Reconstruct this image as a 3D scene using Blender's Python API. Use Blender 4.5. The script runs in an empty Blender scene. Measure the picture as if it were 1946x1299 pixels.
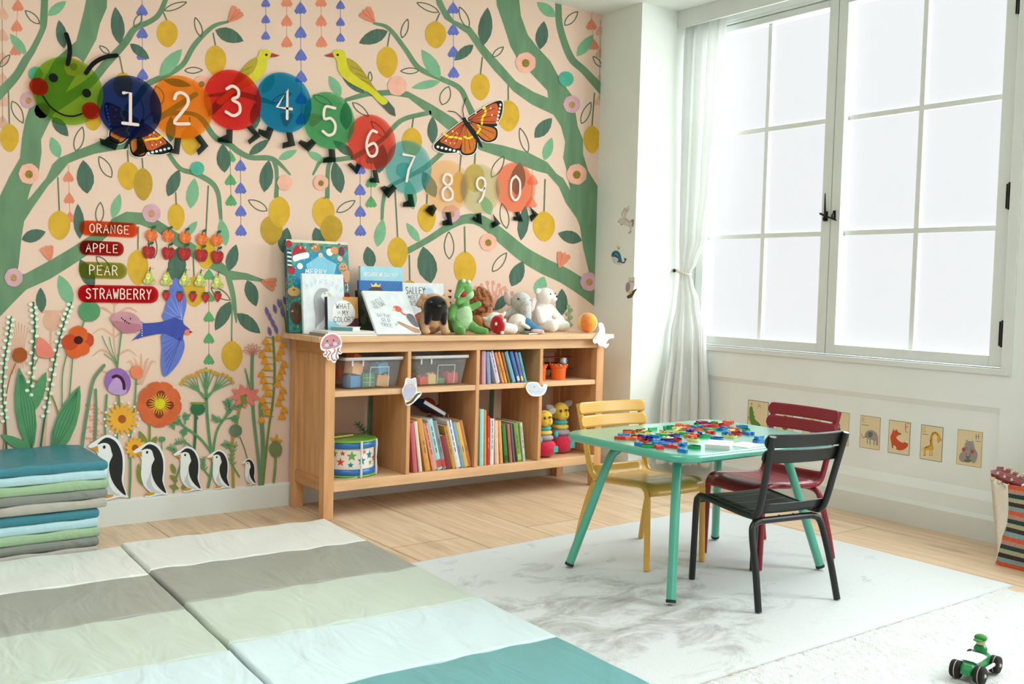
import bpy, bmesh, math, random
from mathutils import Vector, Matrix, Euler
random.seed(7)
PI = math.pi
SC = bpy.context.scene
COL = SC.collection

# ---------------------------------------------------------------- camera
# photograph: 1946 x 1299, focal length 1896.64 px; eye 1 m above the floor, mural wall ahead, window wall to the right
F_PX, CX, CY = 1896.637, 973.0, 649.5
RX = Vector((0.8035923, -0.594653, 0.0250422))
RY = Vector((-0.0124643, -0.0588798, -0.9981873))
RZ = Vector((0.5950496, 0.8018235, -0.0547273))
EYE = Vector((0, 0, 1.0))
cam_data = bpy.data.cameras.new('camera')
cam = bpy.data.objects.new('camera', cam_data)
COL.objects.link(cam)
cam_data.sensor_fit = 'HORIZONTAL'
cam_data.sensor_width = 36.0
cam_data.lens = F_PX / 1946 * 36.0
cam_data.clip_start = 0.05
cam.matrix_world = Matrix(((RX.x, -RY.x, -RZ.x, EYE.x), (RX.y, -RY.y, -RZ.y, EYE.y), (RX.z, -RY.z, -RZ.z, EYE.z), (0, 0, 0, 1)))
SC.camera = cam

# ---------------------------------------------------------------- light
SC.view_settings.view_transform = 'Standard'
SC.view_settings.look = 'None'
SC.view_settings.gamma = 1.0
SC.view_settings.use_curve_mapping = False
SC.view_settings.exposure = 0.0
WORLD_STRENGTH, WIN_POWER, WIN2_POWER, REAR_POWER, FILL_POWER = 1.0, 225.0, 335.0, 18.0, 32.0
w = bpy.data.worlds.new('sky')
SC.world = w
w.use_nodes = True
nt = w.node_tree
nt.nodes['Background'].inputs[0].default_value = (0.90, 0.92, 0.94, 1)
nt.nodes['Background'].inputs[1].default_value = WORLD_STRENGTH

def area(name, loc, direction, sx, sy, power, color):
    d = bpy.data.lights.new(name, 'AREA')
    d.shape = 'RECTANGLE'; d.size = sx; d.size_y = sy; d.energy = power; d.color = color
    o = bpy.data.objects.new(name, d)
    COL.objects.link(o)
    o.location = loc
    o.rotation_euler = Vector(direction).to_track_quat('-Z', 'Z').to_euler()
    return o
# overcast daylight outside the window in view, outside the next window along the same wall, and outside the one behind the viewer
area('daylight_window', (5.0, 2.6, 2.4), (-1, -0.35, -0.75), 3.0, 2.4, WIN_POWER, (0.88, 0.97, 0.98))
area('daylight_next_window', (5.0, 0.15, 2.25), (-1, 0.25, -0.38), 2.6, 2.4, WIN2_POWER, (0.91, 0.97, 0.97))
area('daylight_rear_window', (1.0, -3.4, 1.6), (0, 1, 0.0), 3.0, 1.8, REAR_POWER, (0.93, 0.98, 0.98))

# added fill light above the play mats, outside the frame, to brighten the floor
area('floor_fill', (0.7, 1.9, 2.42), (0, 0, -1), 1.5, 1.5, FILL_POWER, (0.91, 0.97, 0.97))

# ---------------------------------------------------------------- helpers
def ray(px, py):
    return RX * ((px - CX) / F_PX) + RY * ((py - CY) / F_PX) + RZ
def P(px, py, ax, v):
    """the point of the plane (axis ax = v) that the photograph shows at pixel px, py"""
    d = ray(px, py); t = (v - EYE[ax]) / d[ax]
    return EYE + d * t

def lin(c):
    return tuple(((x / 255) / 12.92 if x / 255 <= 0.04045 else ((x / 255 + 0.055) / 1.055) ** 2.4) for x in c)

MATS = {}
def mat(col, rough=0.55, var=0.05, scale=18.0, bump=0.0, metal=0.0, spec=0.4, sheen=0.0, stretch=None, detail=3.0, bscale=None, name=None):
    key = (tuple(col), rough, var, scale, bump, metal, spec, sheen, stretch, bscale)
    if key in MATS: return MATS[key]
    m = bpy.data.materials.new(name or 'surface_%d_%d_%d' % tuple(int(x) for x in col)); m.use_nodes = True
    n = m.node_tree.nodes; l = m.node_tree.links; b = n['Principled BSDF']
    b.inputs['Roughness'].default_value = rough; b.inputs['Metallic'].default_value = metal
    b.inputs['Specular IOR Level'].default_value = spec
    if sheen: b.inputs['Sheen Weight'].default_value = sheen
    tc = n.new('ShaderNodeTexCoord'); mp = n.new('ShaderNodeMapping'); l.new(tc.outputs['Object'], mp.inputs[0])
    if stretch: mp.inputs['Scale'].default_value = stretch
    nz = n.new('ShaderNodeTexNoise'); nz.inputs['Scale'].default_value = scale; nz.inputs['Detail'].default_value = detail
    l.new(mp.outputs[0], nz.inputs['Vector'])
    rp = n.new('ShaderNodeValToRGB'); c = lin(col)
    rp.color_ramp.elements[0].position = 0.3; rp.color_ramp.elements[1].position = 0.7
    rp.color_ramp.elements[0].color = tuple(max(0, x * (1 - 1.6 * var)) for x in c) + (1,)
    rp.color_ramp.elements[1].color = tuple(min(1, x * (1 + 1.2 * var)) for x in c) + (1,)
    l.new(nz.outputs['Fac'], rp.inputs[0]); l.new(rp.outputs[0], b.inputs['Base Color'])
    if bump:
        n2 = nz
        if bscale:
            n2 = n.new('ShaderNodeTexNoise'); n2.inputs['Scale'].default_value = bscale; n2.inputs['Detail'].default_value = 4
            l.new(mp.outputs[0], n2.inputs['Vector'])
        bp = n.new('ShaderNodeBump'); bp.inputs['Strength'].default_value = bump; bp.inputs['Distance'].default_value = 0.01
        l.new(n2.outputs['Fac'], bp.inputs['Height']); l.new(bp.outputs[0], b.inputs['Normal'])
    MATS[key] = m
    return m

def tint(col, strength=0.9, name='tint'):
    """see-through coloured film: it multiplies what lies behind it (two faces, light in and out, so the fourth root) and has a faint surface of its own"""
    key = ('tint', tuple(col), strength)
    if key in MATS: return MATS[key]
    m = bpy.data.materials.new(name); m.use_nodes = True
    n = m.node_tree.nodes; l = m.node_tree.links; n.clear()
    out = n.new('ShaderNodeOutputMaterial'); mx = n.new('ShaderNodeMixShader'); t = n.new('ShaderNodeBsdfTransparent'); d = n.new('ShaderNodeBsdfDiffuse')
    nz = n.new('ShaderNodeTexNoise'); nz.inputs['Scale'].default_value = 9.0
    rp = n.new('ShaderNodeValToRGB')
    c = lin(col)
    rp.color_ramp.elements[0].color = tuple(x ** .25 * 0.985 for x in c) + (1,)
    rp.color_ramp.elements[1].color = tuple(min(1, x ** .25 * 1.01) for x in c) + (1,)
    l.new(nz.outputs['Fac'], rp.inputs[0]); l.new(rp.outputs[0], t.inputs[0])
    d.inputs[0].default_value = c + (1,)
    mx.inputs[0].default_value = 1 - strength
    l.new(t.outputs[0], mx.inputs[1]); l.new(d.outputs[0], mx.inputs[2]); l.new(mx.outputs[0], out.inputs[0])
    MATS[key] = m
    return m

def clear(col, alpha, rough=0.2, name='clear plastic'):
    """thin see-through plastic or glass"""
    key = ('clear', tuple(col), alpha, rough)
    if key in MATS: return MATS[key]
    m = bpy.data.materials.new(name); m.use_nodes = True
    n = m.node_tree.nodes; l = m.node_tree.links; b = n['Principled BSDF']; out = n['Material Output']
    b.inputs['Base Color'].default_value = lin(col) + (1,); b.inputs['Roughness'].default_value = rough
    t = n.new('ShaderNodeBsdfTransparent'); mx = n.new('ShaderNodeMixShader')
    nz = n.new('ShaderNodeTexNoise'); nz.inputs['Scale'].default_value = 6
    mr = n.new('ShaderNodeMapRange'); mr.inputs[3].default_value = alpha * 0.85; mr.inputs[4].default_value = alpha * 1.15
    l.new(nz.outputs['Fac'], mr.inputs[0]); l.new(mr.outputs[0], mx.inputs[0])
    l.new(t.outputs[0], mx.inputs[1]); l.new(b.outputs[0], mx.inputs[2]); l.new(mx.outputs[0], out.inputs[0])
    MATS[key] = m
    return m

class MB:
    """collects shapes and links them as one mesh object"""
    def __init__(s): s.v = []; s.f = []; s.m = []; s.sm = []; s.mats = []
    def mi(s, m):
        if m not in s.mats: s.mats.append(m)
        return s.mats.index(m)
    def add(s, vs, fs, m, smooth=False):
        o = len(s.v); k = s.mi(m)
        s.v += [tuple(x) for x in vs]
        for f in fs: s.f.append([o + i for i in f]); s.m.append(k); s.sm.append(smooth)
        return s
    def box(s, c, d, m, rot=None):
        hx, hy, hz = d[0] / 2, d[1] / 2, d[2] / 2
        vs = [Vector((x, y, z)) for x in (-hx, hx) for y in (-hy, hy) for z in (-hz, hz)]
        if rot is not None: vs = [rot @ v for v in vs]
        vs = [v + Vector(c) for v in vs]
        return s.add(vs, [(0, 1, 3, 2), (4, 6, 7, 5), (0, 4, 5, 1), (2, 3, 7, 6), (0, 2, 6, 4), (1, 5, 7, 3)], m)
    def bb(s, x0, x1, y0, y1, z0, z1, m):
        return s.box(((x0 + x1) / 2, (y0 + y1) / 2, (z0 + z1) / 2), (x1 - x0, y1 - y0, z1 - z0), m)
    def tube(s, pts, r, m, n=10, caps=True, flat=1.0):
        pts = [Vector(p) for p in pts]; L = len(pts)
        rs = r if isinstance(r, (list, tuple)) else [r] * L
        vs = []; up = None
        for i, p in enumerate(pts):
            t = (pts[min(i + 1, L - 1)] - pts[max(i - 1, 0)]).normalized()
            if up is None:
                a = Vector((0, 0, 1)) if abs(t.z) < 0.9 else Vector((1, 0, 0))
                up = t.cross(a).normalized()
            up = (up - t * up.dot(t)).normalized(); bi = t.cross(up)
            for k in range(n):
                a = 2 * PI * k / n
                vs.append(p + (up * math.cos(a) + bi * math.sin(a) * flat) * rs[i])
        fs = [(i * n + k, i * n + (k + 1) % n, (i + 1) * n + (k + 1) % n, (i + 1) * n + k) for i in range(L - 1) for k in range(n)]
        s.add(vs, fs, m, True)
        if caps: s.add(vs[:n], [tuple(range(n))[::-1]], m); s.add(vs[-n:], [tuple(range(n))], m)
        return s
    def lathe(s, prof, m, n=24, c=(0, 0, 0), rot=None, smooth=True, sx=1.0, sy=1.0):
        vs = []; c = Vector(c)
        for (r, z) in prof:
            for k in range(n):
                a = 2 * PI * k / n; v = Vector((r * math.cos(a) * sx, r * math.sin(a) * sy, z))
                vs.append((rot @ v if rot is not None else v) + c)
        fs = [(i * n + k, i * n + (k + 1) % n, (i + 1) * n + (k + 1) % n, (i + 1) * n + k) for i in range(len(prof) - 1) for k in range(n)]
        s.add(vs, fs, m, smooth)
        if prof[0][0] > 1e-5: s.add(vs[:n], [tuple(range(n))[::-1]], m)
        if prof[-1][0] > 1e-5: s.add(vs[-n:], [tuple(range(n))], m)
        return s
    def ell(s, c, r, m, rot=None, nu=18, nv=10):
        r = (r, r, r) if isinstance(r, (int, float)) else r
        vs = []; c = Vector(c)
        for j in range(1, nv):
            t = PI * j / nv
            for k in range(nu):
                a = 2 * PI * k / nu
                vs.append(Vector((r[0] * math.sin(t) * math.cos(a), r[1] * math.sin(t) * math.sin(a), r[2] * math.cos(t))))
        vs += [Vector((0, 0, r[2])), Vector((0, 0, -r[2]))]; T, B = len(vs) - 2, len(vs) - 1
        fs = [(j * nu + k, (j + 1) * nu + k, (j + 1) * nu + (k + 1) % nu, j * nu + (k + 1) % nu) for j in range(nv - 2) for k in range(nu)]
        fs += [(T, k, (k + 1) % nu) for k in range(nu)] + [(B, (nv - 2) * nu + (k + 1) % nu, (nv - 2) * nu + k) for k in range(nu)]
        if rot is not None: vs = [rot @ v for v in vs]
        return s.add([v + c for v in vs], fs, m, True)
    def prism(s, poly, fn, h0, h1, m, m_side=None):
        """a flat outline (u, v) given thickness between h0 and h1; fn(u, v, h) places it"""
        n = len(poly)
        a = [fn(u, v, h0) for u, v in poly]; b = [fn(u, v, h1) for u, v in poly]
        s.add(b, [tuple(range(n))], m); s.add(a, [tuple(range(n))[::-1]], m_side or m)
        s.add(a + b, [(i, (i + 1) % n, n + (i + 1) % n, n + i) for i in range(n)], m_side or m)
        return s
    def grid(s, fn, nu, nv, m, smooth=True):
        vs = [fn(i / nu, j / nv) for j in range(nv + 1) for i in range(nu + 1)]
        fs = [(j * (nu + 1) + i, j * (nu + 1) + i + 1, (j + 1) * (nu + 1) + i + 1, (j + 1) * (nu + 1) + i) for j in range(nv) for i in range(nu)]
        return s.add(vs, fs, m, smooth)
    def build(s, name, parent=None, loc=None, bevel=0.0, seg=2, fix=False, solid=0.0):
        me = bpy.data.meshes.new(name)
        me.from_pydata(s.v, [], s.f)
        for m in s.mats: me.materials.append(m)
        me.polygons.foreach_set('material_index', s.m)
        me.polygons.foreach_set('use_smooth', s.sm)
        if fix:
            bm = bmesh.new(); bm.from_mesh(me); bmesh.ops.recalc_face_normals(bm, faces=bm.faces); bm.to_mesh(me); bm.free()
        me.update()
        o = bpy.data.objects.new(name, me); COL.objects.link(o)
        if parent is not None: o.parent = parent
        if loc is not None: o.location = loc
        if solid:
            q = o.modifiers.new('thickness', 'SOLIDIFY'); q.thickness = solid
        if bevel:
            q = o.modifiers.new('soft edges', 'BEVEL'); q.width = bevel; q.segments = seg; q.limit_method = 'ANGLE'; q.angle_limit = 0.7
        return o

def tag(o, label=None, cat=None, group=None, kind=None):
    if label: o['label'] = label
    if cat: o['category'] = cat
    if group: o['group'] = group
    if kind: o['kind'] = kind
    return o
def thing(name, label, cat, loc=(0, 0, 0), rz=0.0, group=None, kind=None, rot=None):
    o = bpy.data.objects.new(name, None); COL.objects.link(o)
    o.empty_display_size = 0.05
    o.location = loc; o.rotation_euler = rot if rot is not None else (0, 0, rz)
    return tag(o, label, cat, group, kind)
def struct(o, label):
    return tag(o, label, kind='structure')

def spline(pts, k=6):
    """Catmull-Rom through points of any dimension"""
    pts = [Vector(p) for p in pts]
    if len(pts) < 3: return pts
    q = [pts[0] * 2 - pts[1]] + pts + [pts[-1] * 2 - pts[-2]]; out = []
    for i in range(1, len(q) - 2):
        a, b, c, d = q[i - 1], q[i], q[i + 1], q[i + 2]
        for j in range(k):
            t = j / k
            out.append((b * 2 + (c - a) * t + (a * 2 - b * 5 + c * 4 - d) * t * t + (b * 3 - a - c * 3 + d) * t ** 3) * 0.5)
    return out + [pts[-1]]
def closed(pts, k=5):
    pts = [Vector(p) for p in pts]; n = len(pts); out = []
    for i in range(n):
        a, b, c, d = pts[i - 1], pts[i], pts[(i + 1) % n], pts[(i + 2) % n]
        for j in range(k):
            t = j / k
            out.append((b * 2 + (c - a) * t + (a * 2 - b * 5 + c * 4 - d) * t * t + (b * 3 - a - c * 3 + d) * t ** 3) * 0.5)
    return out

GLYPH = {  # pen strokes of hand lettering in a box 0.6 wide and 1 high
 'A': [[(0, 0), (.3, 1), (.6, 0)], [(.1, .38), (.5, .38)]], 'B': [[(.05, 0), (.05, 1), (.4, 1), (.52, .85), (.45, .6), (.05, .53)], [(.3, .53), (.55, .4), (.56, .15), (.4, 0), (.05, 0)]],
 'C': [[(.57, .85), (.4, 1), (.15, .95), (.03, .6), (.06, .2), (.25, 0), (.45, .03), (.58, .17)]], 'D': [[(.05, 0), (.05, 1), (.3, .97), (.53, .75), (.55, .35), (.35, .05), (.05, 0)]],
 'E': [[(.55, 1), (.05, 1), (.05, 0), (.55, 0)], [(.05, .52), (.45, .52)]], 'F': [[(.55, 1), (.05, 1), (.05, 0)], [(.05, .52), (.42, .52)]],
 'G': [[(.55, .85), (.38, 1), (.14, .92), (.03, .5), (.15, .08), (.38, 0), (.55, .15), (.55, .42), (.35, .42)]], 'H': [[(.05, 0), (.05, 1)], [(.55, 0), (.55, 1)], [(.05, .5), (.55, .5)]],
 'I': [[(.3, 0), (.3, 1)]], 'J': [[(.15, 1), (.5, 1)], [(.4, 1), (.4, .2), (.25, 0), (.05, .15)]], 'K': [[(.05, 0), (.05, 1)], [(.55, 1), (.05, .45), (.57, 0)]],
 'L': [[(.07, 1), (.07, 0), (.53, 0)]], 'M': [[(.0, 0), (.07, 1), (.3, .35), (.53, 1), (.6, 0)]], 'N': [[(.05, 0), (.05, 1), (.55, 0), (.55, 1)]],
 'O': [[(.3, 1), (.08, .82), (.02, .5), (.08, .18), (.3, 0), (.52, .18), (.58, .5), (.52, .82), (.3, 1)]], 'P': [[(.06, 0), (.06, 1), (.4, .98), (.56, .78), (.42, .53), (.06, .48)]],
 'R': [[(.06, 0), (.06, 1), (.4, .98), (.54, .78), (.4, .55), (.06, .5)], [(.28, .52), (.57, 0)]], 'S': [[(.54, .86), (.35, 1), (.1, .9), (.12, .65), (.45, .45), (.53, .18), (.3, 0), (.05, .13)]],
 'T': [[(.0, 1), (.6, 1)], [(.3, 1), (.3, 0)]], 'U': [[(.05, 1), (.06, .25), (.25, 0), (.45, .1), (.55, .3), (.55, 1)]], 'V': [[(.02, 1), (.3, 0), (.58, 1)]],
 'W': [[(0, 1), (.15, 0), (.3, .7), (.45, 0), (.6, 1)]], 'Y': [[(.03, 1), (.3, .5)], [(.57, 1), (.3, .5), (.25, 0)]], 'X': [[(.03, 1), (.57, 0)], [(.57, 1), (.03, 0)]], 'Z': [[(.03, 1), (.57, 1), (.03, 0), (.57, 0)]],
 'Q': [[(.3, 1), (.08, .82), (.02, .5), (.08, .18), (.3, 0), (.52, .18), (.58, .5), (.52, .82), (.3, 1)], [(.35, .25), (.6, -.05)]],
 "'": [[(.25, 1), (.2, .75)]], '?': [[(.05, .8), (.2, 1), (.45, .95), (.5, .7), (.28, .5), (.26, .28)], [(.25, .08), (.27, 0)]], ' ': [], '.': [[(.25, .06), (.27, 0)]],
 '0': [[(.3, 1), (.1, .82), (.06, .5), (.1, .18), (.3, 0), (.5, .18), (.54, .5), (.5, .82), (.3, 1)]], '1': [[(.1, .97), (.32, 1), (.32, 0)], [(.08, 0), (.56, 0)]],
 '2': [[(.08, .78), (.15, .95), (.32, 1), (.5, .88), (.5, .65), (.3, .35), (.08, 0), (.56, .03)]], '3': [[(.08, .88), (.28, 1), (.48, .9), (.48, .68), (.28, .54), (.52, .42), (.54, .15), (.32, 0), (.06, .1)]],
 '4': [[(.42, 0), (.42, 1), (.05, .35), (.58, .35)]], '5': [[(.52, 1), (.14, 1), (.1, .58), (.35, .62), (.54, .42), (.5, .12), (.28, 0), (.05, .12)]],
 '6': [[(.5, .92), (.3, .95), (.12, .65), (.08, .3), (.22, .02), (.45, .06), (.53, .3), (.38, .5), (.1, .35)]], '7': [[(.05, 1), (.55, .97), (.3, .45), (.22, 0)]],
 '8': [[(.3, .55), (.1, .72), (.16, .95), (.32, 1), (.48, .9), (.46, .68), (.3, .55), (.08, .35), (.12, .06), (.32, 0), (.52, .1), (.52, .35), (.3, .55)]], '9': [[(.5, .65), (.35, .48), (.12, .6), (.12, .88), (.32, 1), (.5, .88), (.5, .6), (.4, .2), (.25, 0)]]}

class Draw:
    """flat artwork on a surface; fn(u, v, h) maps drawing coordinates and a height above the surface to space"""
    def __init__(s, mb, fn, h0=0.0003, step=0.0003, flip=False): s.mb, s.fn, s.h, s.step, s.flip = mb, fn, h0, step, flip; s.j = 0
    def layer(s, n=1): s.h += s.step * n; return s
    def poly(s, pts, m):
        s.j = (s.j + 1) % 7
        h = s.h + s.j * s.step * 0.12
        idx = tuple(range(len(pts)))
        s.mb.add([s.fn(p[0], p[1], h) for p in pts], [idx[::-1] if s.flip else idx], m)
    def blob(s, pts, m, k=5): s.poly(closed([tuple(p)[:2] for p in pts], k), m)
    def ell(s, cx, cy, rx, ry, m, rot=0.0, n=20, jag=0.0):
        c, q = math.cos(rot), math.sin(rot); pts = []
        for i in range(n):
            a = 2 * PI * i / n; e = 1 + (jag if i % 2 else 0); x, y = rx * e * math.cos(a), ry * e * math.sin(a)
            pts.append((cx + x * c - y * q, cy + x * q + y * c))
        s.poly(pts, m)
    def stroke(s, pts, w, m, smooth=True, caps=True, k=6):
        if smooth and len(pts) > 2:
            ws = [w if isinstance(w, (int, float)) else w[i] for i in range(len(pts))]
            q = spline([(p[0], p[1], ws[i]) for i, p in enumerate(pts)], k)
        else: q = [Vector((p[0], p[1], w if isinstance(w, (int, float)) else w[i])) for i, p in enumerate(pts)]
        L, R = [], []
        for i, p in enumerate(q):
            a, b = q[max(i - 1, 0)], q[min(i + 1, len(q) - 1)]
            d = Vector((b.x - a.x, b.y - a.y)); d = d.normalized() if d.length > 1e-9 else Vector((1, 0)); n = Vector((-d.y, d.x)) * p.z / 2
            L.append((p.x + n.x, p.y + n.y)); R.append((p.x - n.x, p.y - n.y))
        s.j = (s.j + 1) % 7; h = s.h + s.j * s.step * 0.12; N = len(q)
        vs = [s.fn(x, y, h) for x, y in L + R]
        fs = [(i, N + i, N + i + 1, i + 1) for i in range(N - 1)]
        if s.flip: fs = [f[::-1] for f in fs]
        s.mb.add(vs, fs, m)
        if caps:
            for e in (q[0], q[-1]): s.ell(e.x, e.y, e.z / 2, e.z / 2, m, n=10)
    def text(s, txt, x, y, size, w, m, up=1.0, gap=0.22, rot=0.0, width=1.0):
        """up = 1 when v grows upward, -1 when it grows downward (pixels)"""
        c, q = math.cos(rot), math.sin(rot); ox = 0.0
        for ch in txt:
            for st in GLYPH.get(ch, []):
                pts = []
                for a, b in st:
                    xx, yy = (ox + a * width) * size, b * size
                    pts.append((x + xx * c - yy * q, y + up * (xx * q + yy * c)))
                s.stroke(pts, w, m, smooth=len(st) > 4, caps=True, k=4)
            ox += (0.6 * width + gap) if ch not in " I'" else (0.38 + gap * (ch != ' ') + .2 * (ch == 'I') - .1 * (ch == "'"))
    def text_w(s, txt, size, gap=0.22, width=1.0):
        return sum((0.6 * width + gap) if ch not in " I'" else (0.38 + gap * (ch != ' ') + .2 * (ch == 'I') - .1 * (ch == "'")) for ch in txt) * size
    def leaf(s, x0, y0, x1, y1, wd, m, fat=0.5):
        d = Vector((x1 - x0, y1 - y0)); n = Vector((-d.y, d.x)).normalized() * wd / 2; b = Vector((x0, y0))
        prof = [(0, 0), (.12, .5), (.3, .92), (.5, 1.0), (.7, .82), (.88, .42), (1, 0)]
        pts = [b + d * t + n * e for t, e in prof] + [b + d * t - n * e for t, e in prof[-2:0:-1]]
        s.poly([tuple(p) for p in pts], m)
    def outline(s, x0, y0, x1, y1, wd, m, w=2.2):
        d = Vector((x1 - x0, y1 - y0)); n = Vector((-d.y, d.x)).normalized() * wd / 2; b = Vector((x0, y0))
        for sg in (1, -1):
            s.stroke([tuple(b + d * t + n * e * sg) for t, e in ((0, 0), (.2, .75), (.5, 1), (.8, .62), (1, 0))], w, m, caps=False, k=4)
# ---------------------------------------------------------------- room shell
WALL_Y, PANEL_X, CEIL_Z = 4.155, 4.03, 2.488
PLASTER = mat((238, 243, 240), rough=0.85, var=0.015, scale=5)
TRIM = mat((226, 231, 227), rough=0.5, var=0.012, scale=9)
COLUMN = mat((240, 245, 240), rough=0.85, var=0.015, scale=5)

def oak_floor():
    m = bpy.data.materials.new('oak planks'); m.use_nodes = True
    n = m.node_tree.nodes; l = m.node_tree.links; b = n['Principled BSDF']
    tc = n.new('ShaderNodeTexCoord')
    sw = n.new('ShaderNodeMapping'); sw.inputs['Rotation'].default_value = (0, 0, PI / 2); sw.inputs['Location'].default_value = (0.46, 0.075, 0)
    l.new(tc.outputs['Object'], sw.inputs[0])
    br = n.new('ShaderNodeTexBrick'); br.offset = 0.37; br.inputs['Scale'].default_value = 1.0
    br.inputs['Brick Width'].default_value = 2.05; br.inputs['Row Height'].default_value = 0.325; br.inputs['Mortar Size'].default_value = 0.0016
    br.inputs['Mortar Smooth'].default_value = 0.1; br.inputs['Bias'].default_value = 0.0
    br.inputs['Color1'].default_value = lin((232, 207, 177)) + (1,); br.inputs['Color2'].default_value = lin((219, 191, 159)) + (1,)
    br.inputs['Mortar'].default_value = lin((95, 66, 42)) + (1,)
    l.new(sw.outputs[0], br.inputs['Vector'])
    st = n.new('ShaderNodeMapping'); st.inputs['Scale'].default_value = (14, 1.0, 1); l.new(tc.outputs['Object'], st.inputs[0])
    gr = n.new('ShaderNodeTexNoise'); gr.inputs['Scale'].default_value = 2.6; gr.inputs['Detail'].default_value = 8; gr.inputs['Roughness'].default_value = 0.65; gr.inputs['Distortion'].default_value = 0.6
    l.new(st.outputs[0], gr.inputs['Vector'])
    rp = n.new('ShaderNodeValToRGB'); rp.color_ramp.elements[0].position = 0.33; rp.color_ramp.elements[1].position = 0.62
    rp.color_ramp.elements[0].color = (0.76, 0.70, 0.64, 1); rp.color_ramp.elements[1].color = (1.06, 1.05, 1.03, 1)
    l.new(gr.outputs['Fac'], rp.inputs[0])
    mu = n.new('ShaderNodeMix'); mu.data_type = 'RGBA'; mu.blend_type = 'MULTIPLY'; mu.inputs[0].default_value = 0.75
    l.new(br.outputs['Color'], mu.inputs[6]); l.new(rp.outputs[0], mu.inputs[7])
    # knots and smoky streaks
    kn = n.new('ShaderNodeMapping'); kn.inputs['Scale'].default_value = (3.2, 0.9, 1); kn.inputs['Location'].default_value = (1.3, 4.1, 0); l.new(tc.outputs['Object'], kn.inputs[0])
    k2 = n.new('ShaderNodeTexNoise'); k2.inputs['Scale'].default_value = 2.2; k2.inputs['Detail'].default_value = 5; l.new(kn.outputs[0], k2.inputs['Vector'])
    kr = n.new('ShaderNodeValToRGB'); kr.color_ramp.elements[0].position = 0.58; kr.color_ramp.elements[1].position = 0.78
    kr.color_ramp.elements[0].color = (1, 1, 1, 1); kr.color_ramp.elements[1].color = (0.52, 0.46, 0.40, 1)
    l.new(k2.outputs['Fac'], kr.inputs[0])
    m2 = n.new('ShaderNodeMix'); m2.data_type = 'RGBA'; m2.blend_type = 'MULTIPLY'; m2.inputs[0].default_value = 0.8
    l.new(mu.outputs[2], m2.inputs[6]); l.new(kr.outputs[0], m2.inputs[7]); l.new(m2.outputs[2], b.inputs['Base Color'])
    b.inputs['Roughness'].default_value = 0.42; b.inputs['Specular IOR Level'].default_value = 0.35
    bp = n.new('ShaderNodeBump'); bp.inputs['Strength'].default_value = 0.12; bp.inputs['Distance'].default_value = 0.004
    l.new(gr.outputs['Fac'], bp.inputs['Height']); l.new(bp.outputs[0], b.inputs['Normal'])
    return m

mb = MB(); mb.bb(-2.2, 4.2, -2.6, 4.3, -0.05, 0, oak_floor())
struct(mb.build('floor'), 'wide light oak floorboards')
mb = MB(); mb.bb(-2.2, 4.2, -2.6, 4.3, CEIL_Z, CEIL_Z + 0.08, PLASTER)
struct(mb.build('ceiling'), 'plain white ceiling')
# left and rear walls close the room outside the frame; the rear one has a wide window opening
FAR = mat((172, 178, 172), rough=.85, var=.02, scale=5)
mb = MB(); mb.bb(-2.2, -2.1, -2.6, 4.3, 0, CEIL_Z, FAR)
struct(mb.build('wall_left'), 'plain grey green wall')
mb = MB()
for x0, x1, z0, z1 in ((-2.2, -0.6, 0, CEIL_Z), (2.6, 4.2, 0, CEIL_Z), (-0.6, 2.6, 0, 0.6), (-0.6, 2.6, 2.4, CEIL_Z)): mb.bb(x0, x1, -2.6, -2.5, z0, z1, FAR)
struct(mb.build('wall_rear'), 'plain grey green wall with a wide window opening')

# window wall: lower part has a shallow recessed panel between two sloping mouldings
mb = MB()
prof = [(PANEL_X, 0), (PANEL_X, .165), (PANEL_X + .016, .205), (PANEL_X + .016, .53), (PANEL_X, .556), (PANEL_X, .70)]
flat = [(PANEL_X, 0), (PANEL_X, .70)]
def strip(y0, y1, pr):
    for (xa, za), (xb, zb) in zip(pr[:-1], pr[1:]): mb.add([(xa, y0, za), (xa, y1, za), (xb, y1, zb), (xb, y0, zb)], [(0, 1, 2, 3)], PLASTER)
strip(2.07, 3.845, prof); strip(-2.6, 2.07, flat)
mb.bb(PANEL_X + .001, PANEL_X + .05, 2.066, 2.07, 0, .70, PLASTER)
mb.bb(PANEL_X + .03, 4.2, -2.6, 3.845, 0, .70, PLASTER)
W1 = (2.075, 3.80); W2 = (-1.0, 1.3)
for y0, y1, z0, z1 in ((W1[1], 3.90, .70, CEIL_Z), (W2[1], W1[0], .70, CEIL_Z), (-2.6, W2[0], .70, CEIL_Z), (W1[0], W1[1], 2.415, CEIL_Z), (W2[0], W2[1], 2.415, CEIL_Z)):
    mb.bb(PANEL_X, 4.2, y0, y1, z0, z1, PLASTER)
struct(mb.build('wall_right'), 'white panelled wall under the window')
mb = MB()
mb.bb(4.012, PANEL_X, -2.5, 3.845, 0, .092, TRIM)
mb.add([(4.012, -2.5, .092), (4.012, 3.845, .092), (PANEL_X, 3.845, .108), (PANEL_X, -2.5, .108)], [(0, 1, 2, 3)], TRIM)
struct(mb.build('baseboard_right'), 'white skirting under the window wall')
mb = MB(); mb.bb(3.64, 4.25, 3.845, 4.3, 0, CEIL_Z, COLUMN)
struct(mb.build('wall_column'), 'white boxed column in the corner')
mb = MB(); mb.bb(3.628, 4.0, 3.833, 3.845, 0, .1, TRIM); mb.bb(3.628, 3.64, 3.845, 4.14, 0, .1, TRIM)
struct(mb.build('baseboard_column', bevel=.003), 'white skirting round the corner column')
mb = MB(); mb.bb(-2.1, 3.628, 4.14, 4.155, 0, .094, TRIM)
mb.add([(-2.1, 4.14, .094), (3.628, 4.14, .094), (3.628, 4.155, .104), (-2.1, 4.155, .104)], [(0, 1, 2, 3)], TRIM)
struct(mb.build('baseboard_back'), 'white skirting along the mural wall')
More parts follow.
